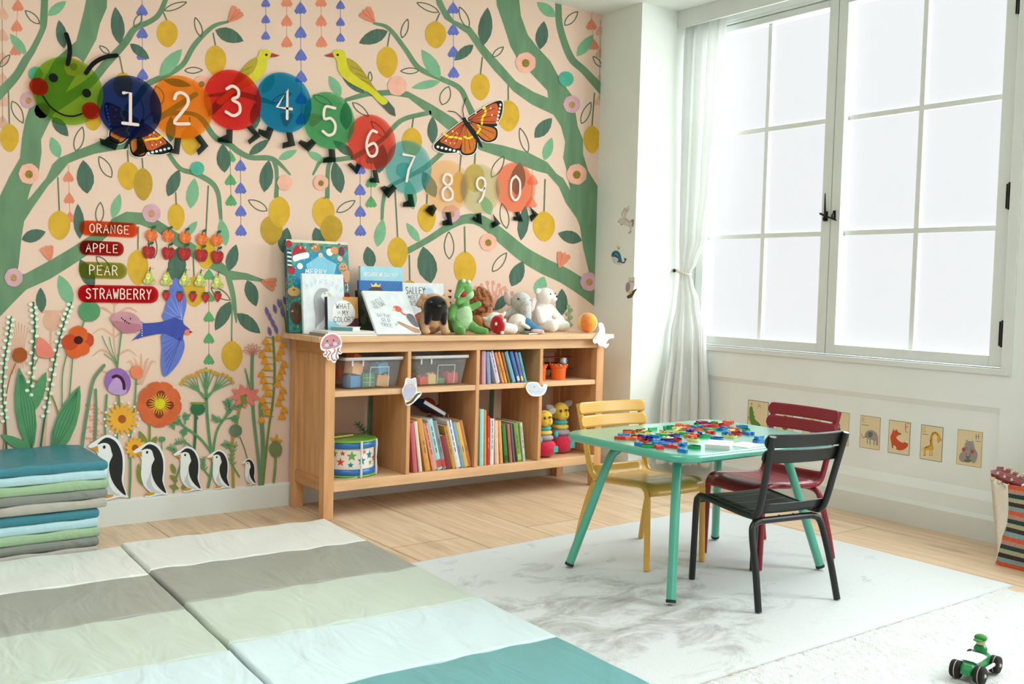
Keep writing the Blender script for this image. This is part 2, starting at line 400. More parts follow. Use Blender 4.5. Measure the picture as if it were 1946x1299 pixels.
mb = MB(); mb.bb(3.90, 3.915, -1.2, 3.845, 2.397, CEIL_Z, TRIM); mb.bb(3.915, 4.03, -1.2, 3.845, 2.47, CEIL_Z, TRIM)
struct(mb.build('trim_1', bevel=.002), 'white curtain pelmet under the ceiling')

# ---------------------------------------------------------------- window
GLASS = clear((250, 252, 255), 0.06, 0.05, 'window glass')
IRON = mat((34, 32, 26), rough=0.45, metal=0.6, var=0.1, scale=60, bump=0.15)
def casing(name, y0, y1):
    mb = MB()                                                    # fixed frame round the two casements
    mb.bb(4.035, 4.12, y0 - .03, y0 + .006, .70, 2.42, TRIM); mb.bb(4.035, 4.12, y1 - .006, y1 + .03, .70, 2.42, TRIM)
    mb.bb(4.018, 4.12, y0 - .03, y1 + .03, .690, .716, TRIM); mb.bb(4.035, 4.12, y0, y1, 2.40, 2.42, TRIM)
    mb.bb(4.020, 4.036, y0 - .045, y0 - .004, .69, 2.42, TRIM)
    return mb
def casement(parent, y0, y1, mull, hinge_y, lock):
    """one glazed leaf between y0 and y1: glass from gy0 to gy1, a vertical bar at mull"""
    leaf = casement_frame(y0, y1, mull).build('casement', parent, bevel=.003)
    for a, b in ((mull[0], mull[1] - .0125), (mull[1] + .0125, mull[2])):
        for z0, z1 in ((.768, 1.2835), (1.3085, 1.8225), (1.8475, 2.362)):
            g = MB(); g.bb(4.098, 4.101, a + .0005, b - .0005, z0 + .0005, z1 - .0005, GLASS); g.build('pane', leaf)
    if hinge_y:
        for z in (.86, 1.42, 2.2):
            h = MB(); h.lathe([(.0065, -.055), (.0075, -.05), (.0075, -.002), (.006, 0), (.0075, .002), (.0075, .05), (.0065, .055)], IRON, 12, (4.036, hinge_y, z))
            h.bb(4.040, 4.044, hinge_y, hinge_y + .018, z - .05, z + .05, IRON); h.build('hinge', leaf)
    return leaf
def casement_frame(y0, y1, mull):
    mb = MB(); x0, x1 = 4.045, 4.115
    mb.bb(x0, x1, y0, mull[0], .722, 2.395, TRIM); mb.bb(x0, x1, mull[2], y1, .722, 2.395, TRIM)
    mb.bb(x0, x1, mull[0], mull[2], .722, .768, TRIM); mb.bb(x0, x1, mull[0], mull[2], 2.362, 2.395, TRIM)
    mb.bb(4.080, 4.104, mull[1] - .0125, mull[1] + .0125, .768, 2.362, TRIM)
    for z in (1.296, 1.835): mb.bb(4.081, 4.1035, mull[0], mull[2], z - .0125, z + .0125, TRIM)
    return mb
win = struct(thing('window_1', None, None), 'white casement window with twelve panes')
casing('frame', *W1).build('window_frame', win, bevel=.003)
casement(win, 2.083, 2.936, (2.137, 2.513, 2.885), 2.079, True)
casement(win, 2.940, 3.792, (2.990, 3.368, 3.738), None, False)
mb = MB()                                                         # black iron latch: pin plates, bar and upright handle
mb.bb(4.040, 4.046, 2.952, 2.968, 1.352, 1.398, IRON); mb.bb(4.040, 4.046, 2.908, 2.922, 1.358, 1.40, IRON)
mb.tube([(4.030, 2.985, 1.388), (4.024, 2.95, 1.375), (4.026, 2.89, 1.352)], [.006, .005, .003], IRON, 8)
mb.tube([(4.028, 2.955, 1.375), (4.024, 2.955, 1.41), (4.022, 2.956, 1.482)], [.006, .005, .0025], IRON, 8)
mb.ell((4.03, 2.962, 1.362), (.008, .007, .012), IRON); mb.ell((4.03, 2.914, 1.372), (.008, .006, .016), IRON)
mb.build('latch', win)
win2 = struct(thing('window_2', None, None), 'white casement window further along the wall')
casing('frame', *W2).build('window_frame', win2, bevel=.003)
casement(win2, W2[0] + .008, .148, (W2[0] + .06, -.42, .10), None, False)
casement(win2, .152, W2[1] - .008, (.20, .72, W2[1] - .06), None, False)

# ---------------------------------------------------------------- curtain
def curtain_mat():
    m = mat((248, 249, 247), rough=0.9, var=0.012, scale=30, bump=0.06, bscale=240, spec=0.1, name='white cotton')
    m = m.copy(); n = m.node_tree.nodes; l = m.node_tree.links
    tl = n.new('ShaderNodeBsdfTranslucent'); tl.inputs[0].default_value = lin((248, 250, 248)) + (1,)
    mx = n.new('ShaderNodeMixShader'); mx.inputs[0].default_value = 0.38
    l.new(n['Principled BSDF'].outputs[0], mx.inputs[1]); l.new(tl.outputs[0], mx.inputs[2]); l.new(mx.outputs[0], n['Material Output'].inputs[0])
    return m
CURT = [  # height, room-corner edge (x, y), window edge (x, y), fold depth
 (2.47, (3.955, 3.825), (3.985, 3.570), .018), (2.30, (3.94, 3.825), (3.985, 3.575), .024), (2.0, (3.94, 3.825), (3.985, 3.59), .022),
 (1.57, (3.945, 3.825), (3.985, 3.625), .020), (1.29, (3.95, 3.825), (3.985, 3.665), .016), (1.15, (3.953, 3.822), (3.982, 3.725), .010), (1.10, (3.955, 3.82), (3.978, 3.765), .007),
 (1.04, (3.953, 3.822), (3.980, 3.74), .009), (.95, (3.94, 3.82), (3.982, 3.70), .014), (.76, (3.90, 3.818), (3.984, 3.645), .024), (.36, (3.822, 3.80), (3.984, 3.605), .034), (.075, (3.79, 3.79), (3.985, 3.58), .038)]
def curt(u, v):
    q = 2.47 + (0.075 - 2.47) * v
    for a, b in zip(CURT[:-1], CURT[1:]):
        if a[0] >= q >= b[0]: break
    t = (a[0] - q) / (a[0] - b[0]); t = t * t * (3 - 2 * t)
    f = lambda i, j: a[i][j] + (b[i][j] - a[i][j]) * t
    A = Vector((f(1, 0), f(1, 1))); B = Vector((f(2, 0), f(2, 1))); dp = a[3] + (b[3] - a[3]) * t
    d = B - A; n = Vector((-d.y, d.x)).normalized()
    if n.x > 0: n = -n
    ph = u * 2 * PI * 3.6 + 0.7 * math.sin(3 * v + u * 4)
    fold = (math.sin(ph) * .7 + .3 * math.sin(2.3 * ph + 1.3)) * dp * (1 - .25 * u)
    p = A + d * (u + .018 * math.sin(2 * ph)) + n * fold
    z = q + .006 * math.sin(ph * .5) * (v > .97)
    return Vector((min(p.x, 4.006), min(p.y, 3.838), z))
ct = thing('curtain', 'white cotton curtain gathered by a tieback in the window corner', 'curtain', (0, 0, 0))
mb = MB(); mb.grid(curt, 130, 90, curtain_mat()); mb.build('curtain_panel', ct, solid=.0012)
mb = MB()
band = mat((214, 204, 186), rough=.7, var=.08, scale=90)
for i in range(22):
    a = 2 * PI * i / 22; mb.ell((3.957 + .034 * math.cos(a) + .004, 3.797 + .042 * math.sin(a), 1.103 + .012 * math.sin(a)), .0065, band, nu=8, nv=6)
mb.ell((3.925, 3.832, 1.112), (.009, .007, .010), IRON); mb.build('tieback', ct)
# ---------------------------------------------------------------- mural wall (one wall; the painting is its pattern)
def WALL(x, y, h): return P(x, y, 1, WALL_Y - h)
def paint(c, **k): return mat(c, rough=0.8, var=k.pop('var', 0.05), scale=k.pop('scale', 22), spec=0.15, **k)
PINK = mat((233, 204, 184), rough=0.85, var=0.018, scale=3.5, spec=0.15)
mb = MB(); mb.bb(-2.2, 3.66, WALL_Y, 4.3, 0, CEIL_Z, PINK)
GRN, DK, LT, OLV = paint((110, 144, 110), var=.08, stretch=(1, 1, .25)), paint((84, 112, 95), var=.10, scale=60, stretch=(1, 1, .15)), paint((128, 180, 141)), paint((92, 110, 90))
LEM, LEM2 = paint((216, 172, 58), var=.06), paint((193, 155, 58), var=.06)
STEM, TEAL, PUR, COR, TAN, LGRN = paint((104, 126, 98)), paint((88, 176, 150), var=.08), paint((108, 118, 190), var=.1, scale=60), paint((226, 140, 108)), paint((221, 176, 150)), paint((100, 164, 108))
CODE = {'d': DK, 'l': LT, 'g': GRN}
D = Draw(mb, WALL, 0.0003, 0.00014)
# distant dusty-rose flowers and fronds
for x, y, r in ((99, 610, 20), (75, 675, 0)):
    if r: D.ell(x, y, r * .92, r, TAN, n=14); D.stroke([(96, 630), (95, 700), (88, 790), (84, 850)], 5, TAN); D.stroke([(80, 592), (118, 592)], 6, TAN)
for a in range(9): D.stroke([(9 + a * 5, 720 - 3 * a), (22 + a * 3, 660), (5 + a * 6, 610 + abs(4 - a) * 3)], 2.5, TAN)
D.stroke([(218, 560), (216, 640), (224, 720), (215, 790)], 4, TAN)
for sx in (-1, 1):
    for k in range(4): D.stroke([(218, 600 + 40 * k), (218 + sx * 24, 585 + 40 * k), (218 + sx * 42, 592 + 42 * k)], [4, 5, 2], TAN)
    D.stroke([(218, 580), (218 + sx * 22, 558)], 4, TAN)
for x, y in ((262, 690), (285, 720)):
    for q in range(5): D.stroke([(262 + q * 2, 730), (250 + q * 9, 690), (240 + q * 14, 672 + abs(q - 2) * 8)], [3, 6, 2], TAN)
for x in (178, 172, 186):
    for k in range(12): D.ell(x + (k % 3 - 1) * 7, 770 + k * 7, 4, 2.5, paint((228, 164, 140)), rot=.6)
for cx, cy in ((930, 560), (955, 575)):
    for q in range(6): D.stroke([(938, 588), (cx - 18 + q * 8, cy - 10), (cx - 26 + q * 11, cy - 24 + abs(q - 2.5) * 5)], 3, paint((222, 162, 140))); D.ell(cx - 26 + q * 11, cy - 25 + abs(q - 2.5) * 5, 4, 5, paint((222, 162, 140)), n=8)
D.layer()
# strings of bells
def bell(x, y, s, m, big=True):
    D.poly([(x, y - s * .5), (x + s * .30, y - s * .12), (x + s * .5, y + s * .28), (x + s * .30, y + s * .5), (x + s * .12, y + s * .42), (x, y + s * .52), (x - s * .14, y + s * .42), (x - s * .32, y + s * .5), (x - s * .5, y + s * .26), (x - s * .30, y - s * .12)], m)
def bells(x, ys, s, m, x2=None):
    x2 = x if x2 is None else x2; n = max(1, len(ys) - 1)
    if ys[0] > 20: D.stroke([(x, ys[0] - s), (x2, ys[-1])], 1.0, STEM if m is not COR else COR, caps=False)
    else: D.stroke([(x, 0), (x2, ys[-1])], 1.0, m, caps=False)
    for i, y in enumerate(ys): bell(x + (x2 - x) * i / n, y, s, m)
for x, ys, s, m, x2 in ((270, (19, 62, 103, 141), 23, PUR, 271), (505, (5, 36, 67), 18, PUR, 505), (545, (2, 39, 79), 23, COR, 545), (571, (15, 61, 104, 145, 186, 225), 24, PUR, 573), (610, (2, 39, 79), 23, COR, 611), (647, (9, 41, 71), 18, PUR, 647),
                        (861, (15, 56, 98, 137), 23, PUR, 862), (437, (297, 341, 380), 23, LGRN, 439), (457, (314, 357, 400, 437), 23, PUR, 458), (684, (320, 360, 401, 437), 23, PUR, 685), (706, (300, 345, 383), 23, LGRN, 705),
                        (397, (521, 563, 601, 642, 682), 22, LGRN, 397), (34, (10, 49, 94), 23, COR, 30), (4, (25, 66, 110, 150, 190, 232), 26, TAN, 5), (130, (335, 376, 412), 22, COR, 133), (1124, (46, 84), 22, COR, 1128), (1141, (58, 100, 150, 190), 20, TAN, 1139), (1012, (341, 384), 22, COR, 1010)):
    bells(x, ys, s, m, x2)
D.layer()
# trunks and branches
D.poly([(-10, 395), (2, 368), (18, 335), (38, 300), (42, 262), (48, 228), (56, 205), (68, 180), (105, 112), (145, 78), (160, 20), (165, -6), (204, -6), (203, 15), (190, 45), (183, 75), (165, 108), (140, 150), (110, 200), (90, 240), (78, 265), (79, 290), (74, 325), (58, 358), (52, 380), (60, 372), (88, 338), (100, 312), (112, 300), (170, 276), (205, 262), (262, 268), (262, 279), (215, 286), (180, 292), (150, 302), (130, 310), (112, 332), (92, 352), (62, 395), (46, 420), (41, 450), (36, 500), (32, 522), (48, 520), (100, 492), (140, 468), (172, 447), (205, 428), (212, 416), (240, 402), (270, 404), (300, 418), (340, 444), (372, 466), (410, 488), (440, 514), (470, 519), (502, 531), (500, 536), (462, 531), (440, 532), (424, 522), (395, 508), (364, 488), (330, 464), (296, 438), (265, 426), (240, 428), (215, 438), (190, 462), (165, 485), (135, 505), (95, 530), (50, 550), (25, 575), (-10, 612)], GRN)
D.poly([(943, -8), (986, -8), (990, 30), (1003, 66), (1020, 88), (1046, 116), (1062, 146), (1086, 180), (1092, 205), (1098, 240), (1108, 265), (1108, 292), (1118, 325), (1140, 360), (1140, 470), (1136, 545), (1120, 520), (1108, 470), (1102, 430), (1096, 415), (1075, 385), (1062, 355), (1056, 348), (1040, 330), (1020, 325), (980, 310), (950, 298), (912, 285), (880, 262), (850, 245), (812, 214), (776, 186), (745, 181), (700, 183), (655, 194), (655, 187), (695, 173), (748, 170), (776, 174), (820, 198), (862, 224), (912, 268), (955, 276), (1005, 290), (1040, 308), (1058, 330), (1070, 338), (1084, 362), (1076, 320), (1070, 300), (1074, 270), (1066, 240), (1052, 218), (1010, 198), (976, 174), (960, 156), (940, 135), (912, 100), (888, 64), (845, 36), (830, 8), (826, -8), (836, -8), (848, 18), (862, 38), (895, 52), (925, 92), (952, 122), (980, 154), (1015, 175), (1042, 186), (1040, 172), (1010, 140), (985, 115), (970, 88), (958, 50), (944, 10)], GRN)
for pts in ([(85, -5, 13), (83, 40, 14), (80, 58, 11), (62, 95, 12), (50, 112, 15), (30, 145, 16), (-5, 182, 20)],
            [(317, -6, 9), (303, 26, 10), (285, 41, 10), (257, 54, 12), (240, 78, 14), (226, 95, 14), (200, 123, 16), (167, 160, 18), (108, 198, 24), (80, 210, 30)],
            [(434, 41, 5), (404, 51, 8), (370, 85, 10), (347, 123, 10), (314, 144, 11), (280, 160, 12), (262, 185, 14), (244, 206, 15), (225, 245, 14), (200, 275, 12)],
            [(296, 229, 12), (330, 206, 11), (372, 179, 10)], [(296, 222, 8), (331, 215, 8), (365, 216, 8), (386, 229, 10), (408, 260, 11), (437, 275, 11), (452, 287, 11), (477, 299, 10), (510, 300, 10), (528, 308, 8), (551, 331, 4)],
            [(519, 302, 8), (525, 320, 8), (526, 345, 7), (525, 373, 9)], [(394, 182, 5), (450, 178, 10), (492, 188, 10), (520, 196, 6)],
            [(319, 290, 8), (342, 320, 9), (370, 329, 10), (401, 346, 10), (414, 366, 9), (418, 395, 8), (420, 418, 6)], [(434, 526, 11), (442, 557, 10), (446, 585, 8), (449, 612, 3)], [(442, 560, 4), (441, 580, 3.5), (440, 650, 2.5)],
            [(711, 44, 5), (739, 54, 8), (770, 93, 9), (796, 129, 10), (837, 149, 10), (873, 167, 10), (888, 195, 11), (900, 220, 13), (925, 262, 12)],
            [(672, 299, 9), (640, 303, 9), (612, 304, 8), (595, 331, 4)], [(628, 304, 8), (623, 325, 8), (622, 375, 9)], [(672, 299, 10), (708, 278, 9), (730, 262, 8), (744, 246, 9), (768, 226, 9), (816, 214, 9)],
            [(726, 416, 6), (728, 385, 7), (737, 358, 8), (773, 337, 8), (808, 318, 10), (840, 290, 9)],
            [(774, 477, 12), (814, 455, 12), (853, 430, 14), (885, 416, 18), (917, 421, 22), (956, 451, 26), (994, 482, 28), (1033, 505, 30), (1071, 523, 30), (1110, 548, 30), (1142, 575, 26)],
            [(1061, 4, 12), (1064, 51, 13), (1084, 108, 14), (1110, 134, 14), (1145, 172, 17)]): D.stroke(pts, [p[2] for p in pts], GRN, k=5)
D.layer()
# leaves: base x, y, tip x, y, width, kind
for q in ('91 30 126 2 18 l,50 104 19 64 18 l,122 92 112 38 21 d,228 84 219 13 26 d,247 83 284 112 18 d,303 145 346 93 26 l,409 57 463 78 27 d,311 152 364 163 15 d,99 222 130 259 22 d,113 300 97 260 21 l,324 270 325 220 19 d,166 368 158 304 33 d,319 373 341 322 24 d,362 396 370 338 24 l,214 415 228 368 19 l,152 454 148 387 21 d,41 455 87 440 24 d,430 467 419 415 21 l,351 450 375 420 15 l,434 515 449 464 23 d,470 532 487 582 25 d,332 537 341 467 35 d,178 548 152 492 26 d,438 572 409 628 25 d,450 595 495 633 25 d,79 594 77 546 20 d,136 580 112 522 27 l,'
          '737 59 682 82 26 d,648 182 625 144 20 l,694 177 651 147 16 d,837 149 801 94 25 l,837 155 782 167 16 l,900 85 863 115 19 d,822 273 822 221 20 d,658 247 657 193 24 d,485 245 485 195 20 d,499 177 521 141 20 l,427 328 423 273 27 d,473 294 512 265 17 d,529 303 565 285 15 l,616 306 584 288 15 l,672 296 633 267 18 d,720 329 727 274 27 d,918 87 927 14 27 d,1056 32 1020 4 21 l,1026 94 1034 40 24 d,1096 107 1128 66 20 l,1016 262 1049 224 24 d,1034 305 1049 261 19 l,981 371 988 307 29 d,990 457 999 390 21 d,933 408 916 371 21 l,828 375 803 325 25 d,786 398 774 340 23 l,798 460 772 423 16 l,819 538 804 468 37 d,972 544 994 496 27 d,1020 562 1034 525 25 l,1067 600 1068 548 23 d,1106 457 1060 443 24 d,502 365 511 304 26 d,648 367 635 306 25 d,717 469 728 416 22 l,706 510 698 468 24 d,537 480 546 432 26 d,612 470 599 432 25 d,965 560 940 590 18 d').split(','):
    a = q.split(); D.leaf(*[float(z) for z in a[:5]], CODE[a[5]])
    x0, y0, x1, y1 = [float(z) for z in a[:4]]
D.layer()
for q in ('75 45 48 20 13,0 127 19 104 10,256 52 268 26 12,312 20 355 4 11,208 102 189 87 9,351 134 385 133 11,383 70 371 33 12,307 198 296 163 18,23 192 44 234 17,144 287 157 241 17,212 337 188 297 18,188 424 191 384 15,508 400 472 380 15,183 487 211 515 14,293 490 287 440 16,401 547 438 570 15,764 72 775 36 12,595 181 631 199 12,670 195 701 221 12,704 155 703 136 7,796 134 761 135 11,840 199 853 164 19,834 23 792 5 12,891 53 873 13 14,734 262 705 230 12,936 108 957 89 10,1073 48 1098 22 14,1143 127 1127 107 9,1105 235 1123 194 14,1003 290 988 243 14,934 337 958 296 16,963 434 954 386 16,854 492 853 440 18,936 516 963 480 15,516 195 554 177 11,640 403 675 381 14').split(','):
    D.outline(*[float(z) for z in q.split()], OLV, 2.0)
# lemons: centre, radii, stem top
for q in ('318 64 20 26 310 22,410 115 20 29 405 62,234 162 18 25 227 106,18 262 18 27 16 172,177 232 15 16 177 215,272 350 18 31 270 300 b,244 334 20 27 242 285,362 267 18 28 360 222,113 428 21 28 110 336,335 412 16 26 334 365,262 508 20 34 263 430,391 480 19 31 396 352,369 554 21 29 367 480,441 676 20 29 440 640,736 118 20 30 741 62,828 66 20 26 836 24,913 165 18 26 917 108,966 220 21 30 966 162,783 270 19 28 786 222,1125 265 16 27 1130 176,516 437 21 28 516 410 b,531 403 20 30 527 372,630 435 21 27 630 410 b,615 404 21 30 622 374,756 480 19 30 751 362,811 414 17 27 812 368,779 552 15 20 778 484,873 356 16 30 877 290,902 338 19 27 904 278,1034 430 21 29 1036 340,884 510 21 33 883 430').split(','):
    a = q.split(); x, y, rx, ry, sx, sy = [float(z) for z in a[:6]]; m = LEM2 if len(a) > 6 else LEM
    D.stroke([(sx, sy), (x, y - ry + 3)], 2.6, STEM, caps=False)
    D.blob([(x, y - ry), (x + rx * .8, y - ry * .6), (x + rx, y + ry * .05), (x + rx * .72, y + ry * .62), (x + rx * .1, y + ry), (x - rx * .6, y + ry * .72), (x - rx, y + ry * .1), (x - rx * .8, y - ry * .62)], m, 3)
    D.h += 0.00002
D.layer()
# round blossoms and pompons
PCH, PNK, PALE, CEN, CEN2 = paint((242, 182, 160)), paint((216, 168, 180)), paint((244, 200, 178)), paint((152, 128, 54), var=.25, scale=200), paint((190, 150, 100), var=.2, scale=200)
for q in ('140 126 18 a,54 190 15 b,55 330 19 a,383 159 15 a,288 405 17 b,26 527 17 b,755 163 18 a,999 119 19 a,1087 198 16 b,1096 331 19 a,928 460 16 a,1120 535 17 b,858 406 16 b,541 347 14 a,610 347 14 a').split(','):
    x, y, r, k = q.split(); x, y, r = float(x), float(y), float(r)
    D.ell(x, y, r, r * 1.02, PCH if k == 'a' else PNK, n=14, jag=.05); D.ell(x, y + 1, r * .4, r * .42, CEN if k == 'a' else CEN2, n=10); D.layer()
for x, y, r in ((68, 140, 13), (375, 320, 13), (1076, 150, 14), (769, 323, 14)): D.ell(x, y, r, r, TEAL, n=26, jag=.05)
# fan-shaped tulips: base and direction
def tulip(x, y, a, s, m=COR, m2=paint((196, 104, 78))):
    c, q = math.cos(a), math.sin(a); R = lambda u, v: (x + u * c - v * q, y + u * q + v * c)
    D.poly([R(0, -2), R(s * .5, -s * .36), R(s * .98, -s * .52), R(s * 1.1, -s * .3), R(s * 1.0, -s * .15), R(s * 1.16, 0), R(s, s * .15), R(s * 1.1, s * .3), R(s * .96, s * .5), R(s * .5, s * .36), R(0, 2)], m)
    for v in (-.16, .16): D.stroke([R(2, 0), R(s, s * v)], 1.0, m2, caps=False)
for x, y, a, s in ((435, 41, -.85, 28), (712, 42, -2.3, 28), (96, 495, -1.85, 26), (497, 534, .28, 26), (1063, 508, -1.2, 27), (615, 222, 2.9, 26), (544, 240, -1.5, 24)): tulip(x, y, a, s)
D.layer()
# birds: one pair mirrored about x = 574, swallow
YEL, YEL2, BILL, TAIL = paint((216, 206, 56)), paint((180, 160, 58)), paint((176, 74, 62)), paint((86, 100, 86))
for mir in (False, True):
    T = (lambda X, Y: ((400 + X / 3.89), Y / 3.89)) if not mir else (lambda X, Y: (1148 - (400 + X / 3.89), Y / 3.89))
    D.poly([T(*p) for p in ((840, 410), (905, 390), (912, 425), (870, 420))], BILL)
    D.poly([T(*p) for p in ((1180, 690), (1250, 690), (1310, 740), (1360, 800), (1370, 860), (1330, 845), (1270, 785))], TAIL)
    D.blob([T(*p) for p in ((903, 395), (930, 368), (985, 375), (1010, 430), (1080, 490), (1150, 570), (1235, 680), (1310, 745), (1280, 775), (1240, 750), (1180, 690), (1100, 650), (1000, 590), (945, 520), (935, 450))], YEL, 4)
    D.layer()
    D.blob([T(*p) for p in ((1005, 432), (1060, 450), (1120, 510), (1180, 600), (1235, 680), (1170, 630), (1100, 580), (1030, 520))], YEL2, 4)
    for a, b in (((1040, 490), (1130, 530)), ((1070, 540), (1160, 580)), ((1110, 585), (1190, 620))): D.stroke([T(*a), T(*b)], .9, paint((120, 104, 40)), caps=False)
    D.ell(*T(940, 405), 2.6, 2.4, paint((40, 30, 20)), n=8)
T = lambda X, Y: (X / 3.89, 550 + Y / 3.89)
SW, SW2, SWL = paint((70, 84, 168)), paint((104, 122, 200)), paint((150, 166, 226))
D.blob([T(*p) for p in ((1205, 215), (1215, 150), (1240, 60), (1280, -80), (1330, -60), (1372, 40), (1378, 120), (1355, 215), (1340, 300))], SW2, 3)
D.blob([T(*p) for p in ((1200, 320), (1330, 340), (1365, 400), (1350, 480), (1300, 570), (1215, 645), (1190, 560), (1195, 440))], SW2, 3); D.layer()
for k in range(6): D.stroke([T(1345, 225), T(1212 + 26 * k, 160 - 46 * k + (k > 3) * 40 * (k - 3))], 1.0, SWL, caps=False); D.stroke([T(1345, 345), T(1196 + 8 * k, 400 + 44 * k)], 1.0, SW, caps=False)
D.blob([T(*p) for p in ((1000, 230), (1050, 248), (1180, 240), (1260, 215), (1330, 195), (1360, 255), (1400, 290), (1400, 310), (1360, 325), (1345, 380), (1270, 350), (1200, 325), (1060, 350), (1010, 365), (1040, 320), (1035, 270))], SW, 3)
D.poly([T(*p) for p in ((965, 190), (1060, 245), (1050, 280))], SW); D.poly([T(*p) for p in ((972, 382), (1060, 330), (1040, 315))], SW); D.layer()
D.ell(*T(1388, 315), 6.5, 5.5, paint((236, 128, 96)), n=10); D.poly([T(*p) for p in ((1400, 305), (1428, 313), (1402, 320))], paint((30, 30, 40)))
for k in range(6): D.stroke([T(1050, 245 + 18 * k), T(1050, 253 + 18 * k)], 1.6, paint((240, 240, 250)), caps=False)
# butterflies: right one and its mirror image
BL, OR1, OR2, YB, WH = paint((34, 38, 36)), paint((202, 96, 52), var=.06), paint((206, 118, 50), var=.06), paint((240, 216, 60)), paint((240, 236, 226))
D.layer()
for mir in (False, True):
    T = (lambda X, Y: (750 + X / 3.89, Y / 3.89)) if not mir else (lambda X, Y: (1153 - (750 + X / 3.89), Y / 3.89 + 3))
    S = lambda pts, m, k=3: D.blob([T(*p) for p in pts], m, k)
    wl = [(520, 900), (430, 945), (330, 1030), (290, 1075), (310, 1110), (380, 1130), (470, 1125), (485, 1110)]; wl2 = [(520, 900), (505, 1000), (485, 1120), (530, 1148), (590, 1130), (612, 1060), (590, 980)]
    wr = [(540, 890), (600, 830), (690, 775), (775, 742), (800, 770), (790, 850), (762, 905), (735, 935)]; wr2 = [(545, 900), (640, 915), (735, 935), (762, 970), (750, 1030), (690, 1052), (640, 1030), (590, 970)]
    for wg in (wl, wl2, wr, wr2):
        c = Vector((sum(p[0] for p in wg) / len(wg), sum(p[1] for p in wg) / len(wg)))
        S([(c.x + (p[0] - c.x) * 1.07, c.y + (p[1] - c.y) * 1.07) for p in wg], WH)
    D.layer()
    for wg in (wl, wl2, wr, wr2): S(wg, BL)
    D.layer()
    S([(520, 905), (430, 952), (340, 1035), (365, 1060), (480, 1095)], OR1); S([(520, 910), (510, 1000), (495, 1110), (530, 1135), (580, 1120), (600, 1060), (585, 985)], OR2)
    S([(545, 890), (610, 835), (690, 785), (755, 765), (765, 850), (740, 915)], OR1); S([(555, 905), (640, 925), (725, 945), (750, 975), (738, 1022), (690, 1040), (645, 1018), (600, 970)], OR2)
    D.layer()
    for a, b in (((520, 910), (350, 1045)), ((520, 910), (400, 1060)), ((520, 910), (440, 1080)), ((520, 912), (520, 1125)), ((522, 912), (560, 1110)), ((545, 890), (700, 790)), ((545, 890), (740, 800)), ((545, 892), (755, 850)), ((545, 895), (745, 900)), ((560, 908), (735, 985)), ((560, 910), (710, 1030))): D.stroke([T(*a), T(*b)], .9, BL, caps=False)
    D.stroke([T(*p) for p in ((360, 985), (400, 1010), (450, 1015), (492, 1025))], 4, YB); D.stroke([T(*p) for p in ((515, 1010), (545, 1022), (575, 1010))], 3.5, YB)
    D.stroke([T(*p) for p in ((662, 785), (672, 830), (650, 870), (645, 915))], 4, YB); D.stroke([T(*p) for p in ((615, 925), (632, 950), (610, 985))], 3.5, YB)
    for k in range(6): D.ell(*T(320 + 30 * k, 1085 + 7 * k), 3.0, 2.6, WH, n=6); D.ell(*T(782 - 5 * k, 775 + 26 * k), 2.2, 2.8, WH, n=6)
    for p in ((380, 1040), (410, 1055), (445, 1060), (460, 985), (430, 970), (600, 835), (655, 800), (710, 800), (720, 850)): D.ell(*T(*p), 1.6, 2.2, paint((246, 214, 180)), n=6)
    D.layer()
    D.stroke([T(515, 885), T(545, 930), T(600, 1010), T(645, 1085)], [7, 9, 8, 3], BL); D.ell(*T(515, 882), 4, 4, BL, n=10)
    D.stroke([T(*p) for p in ((512, 872), (505, 800), (527, 725))], 1.4, BL); D.stroke([T(*p) for p in ((505, 880), (450, 830), (396, 820))], 1.4, BL)
D.layer()
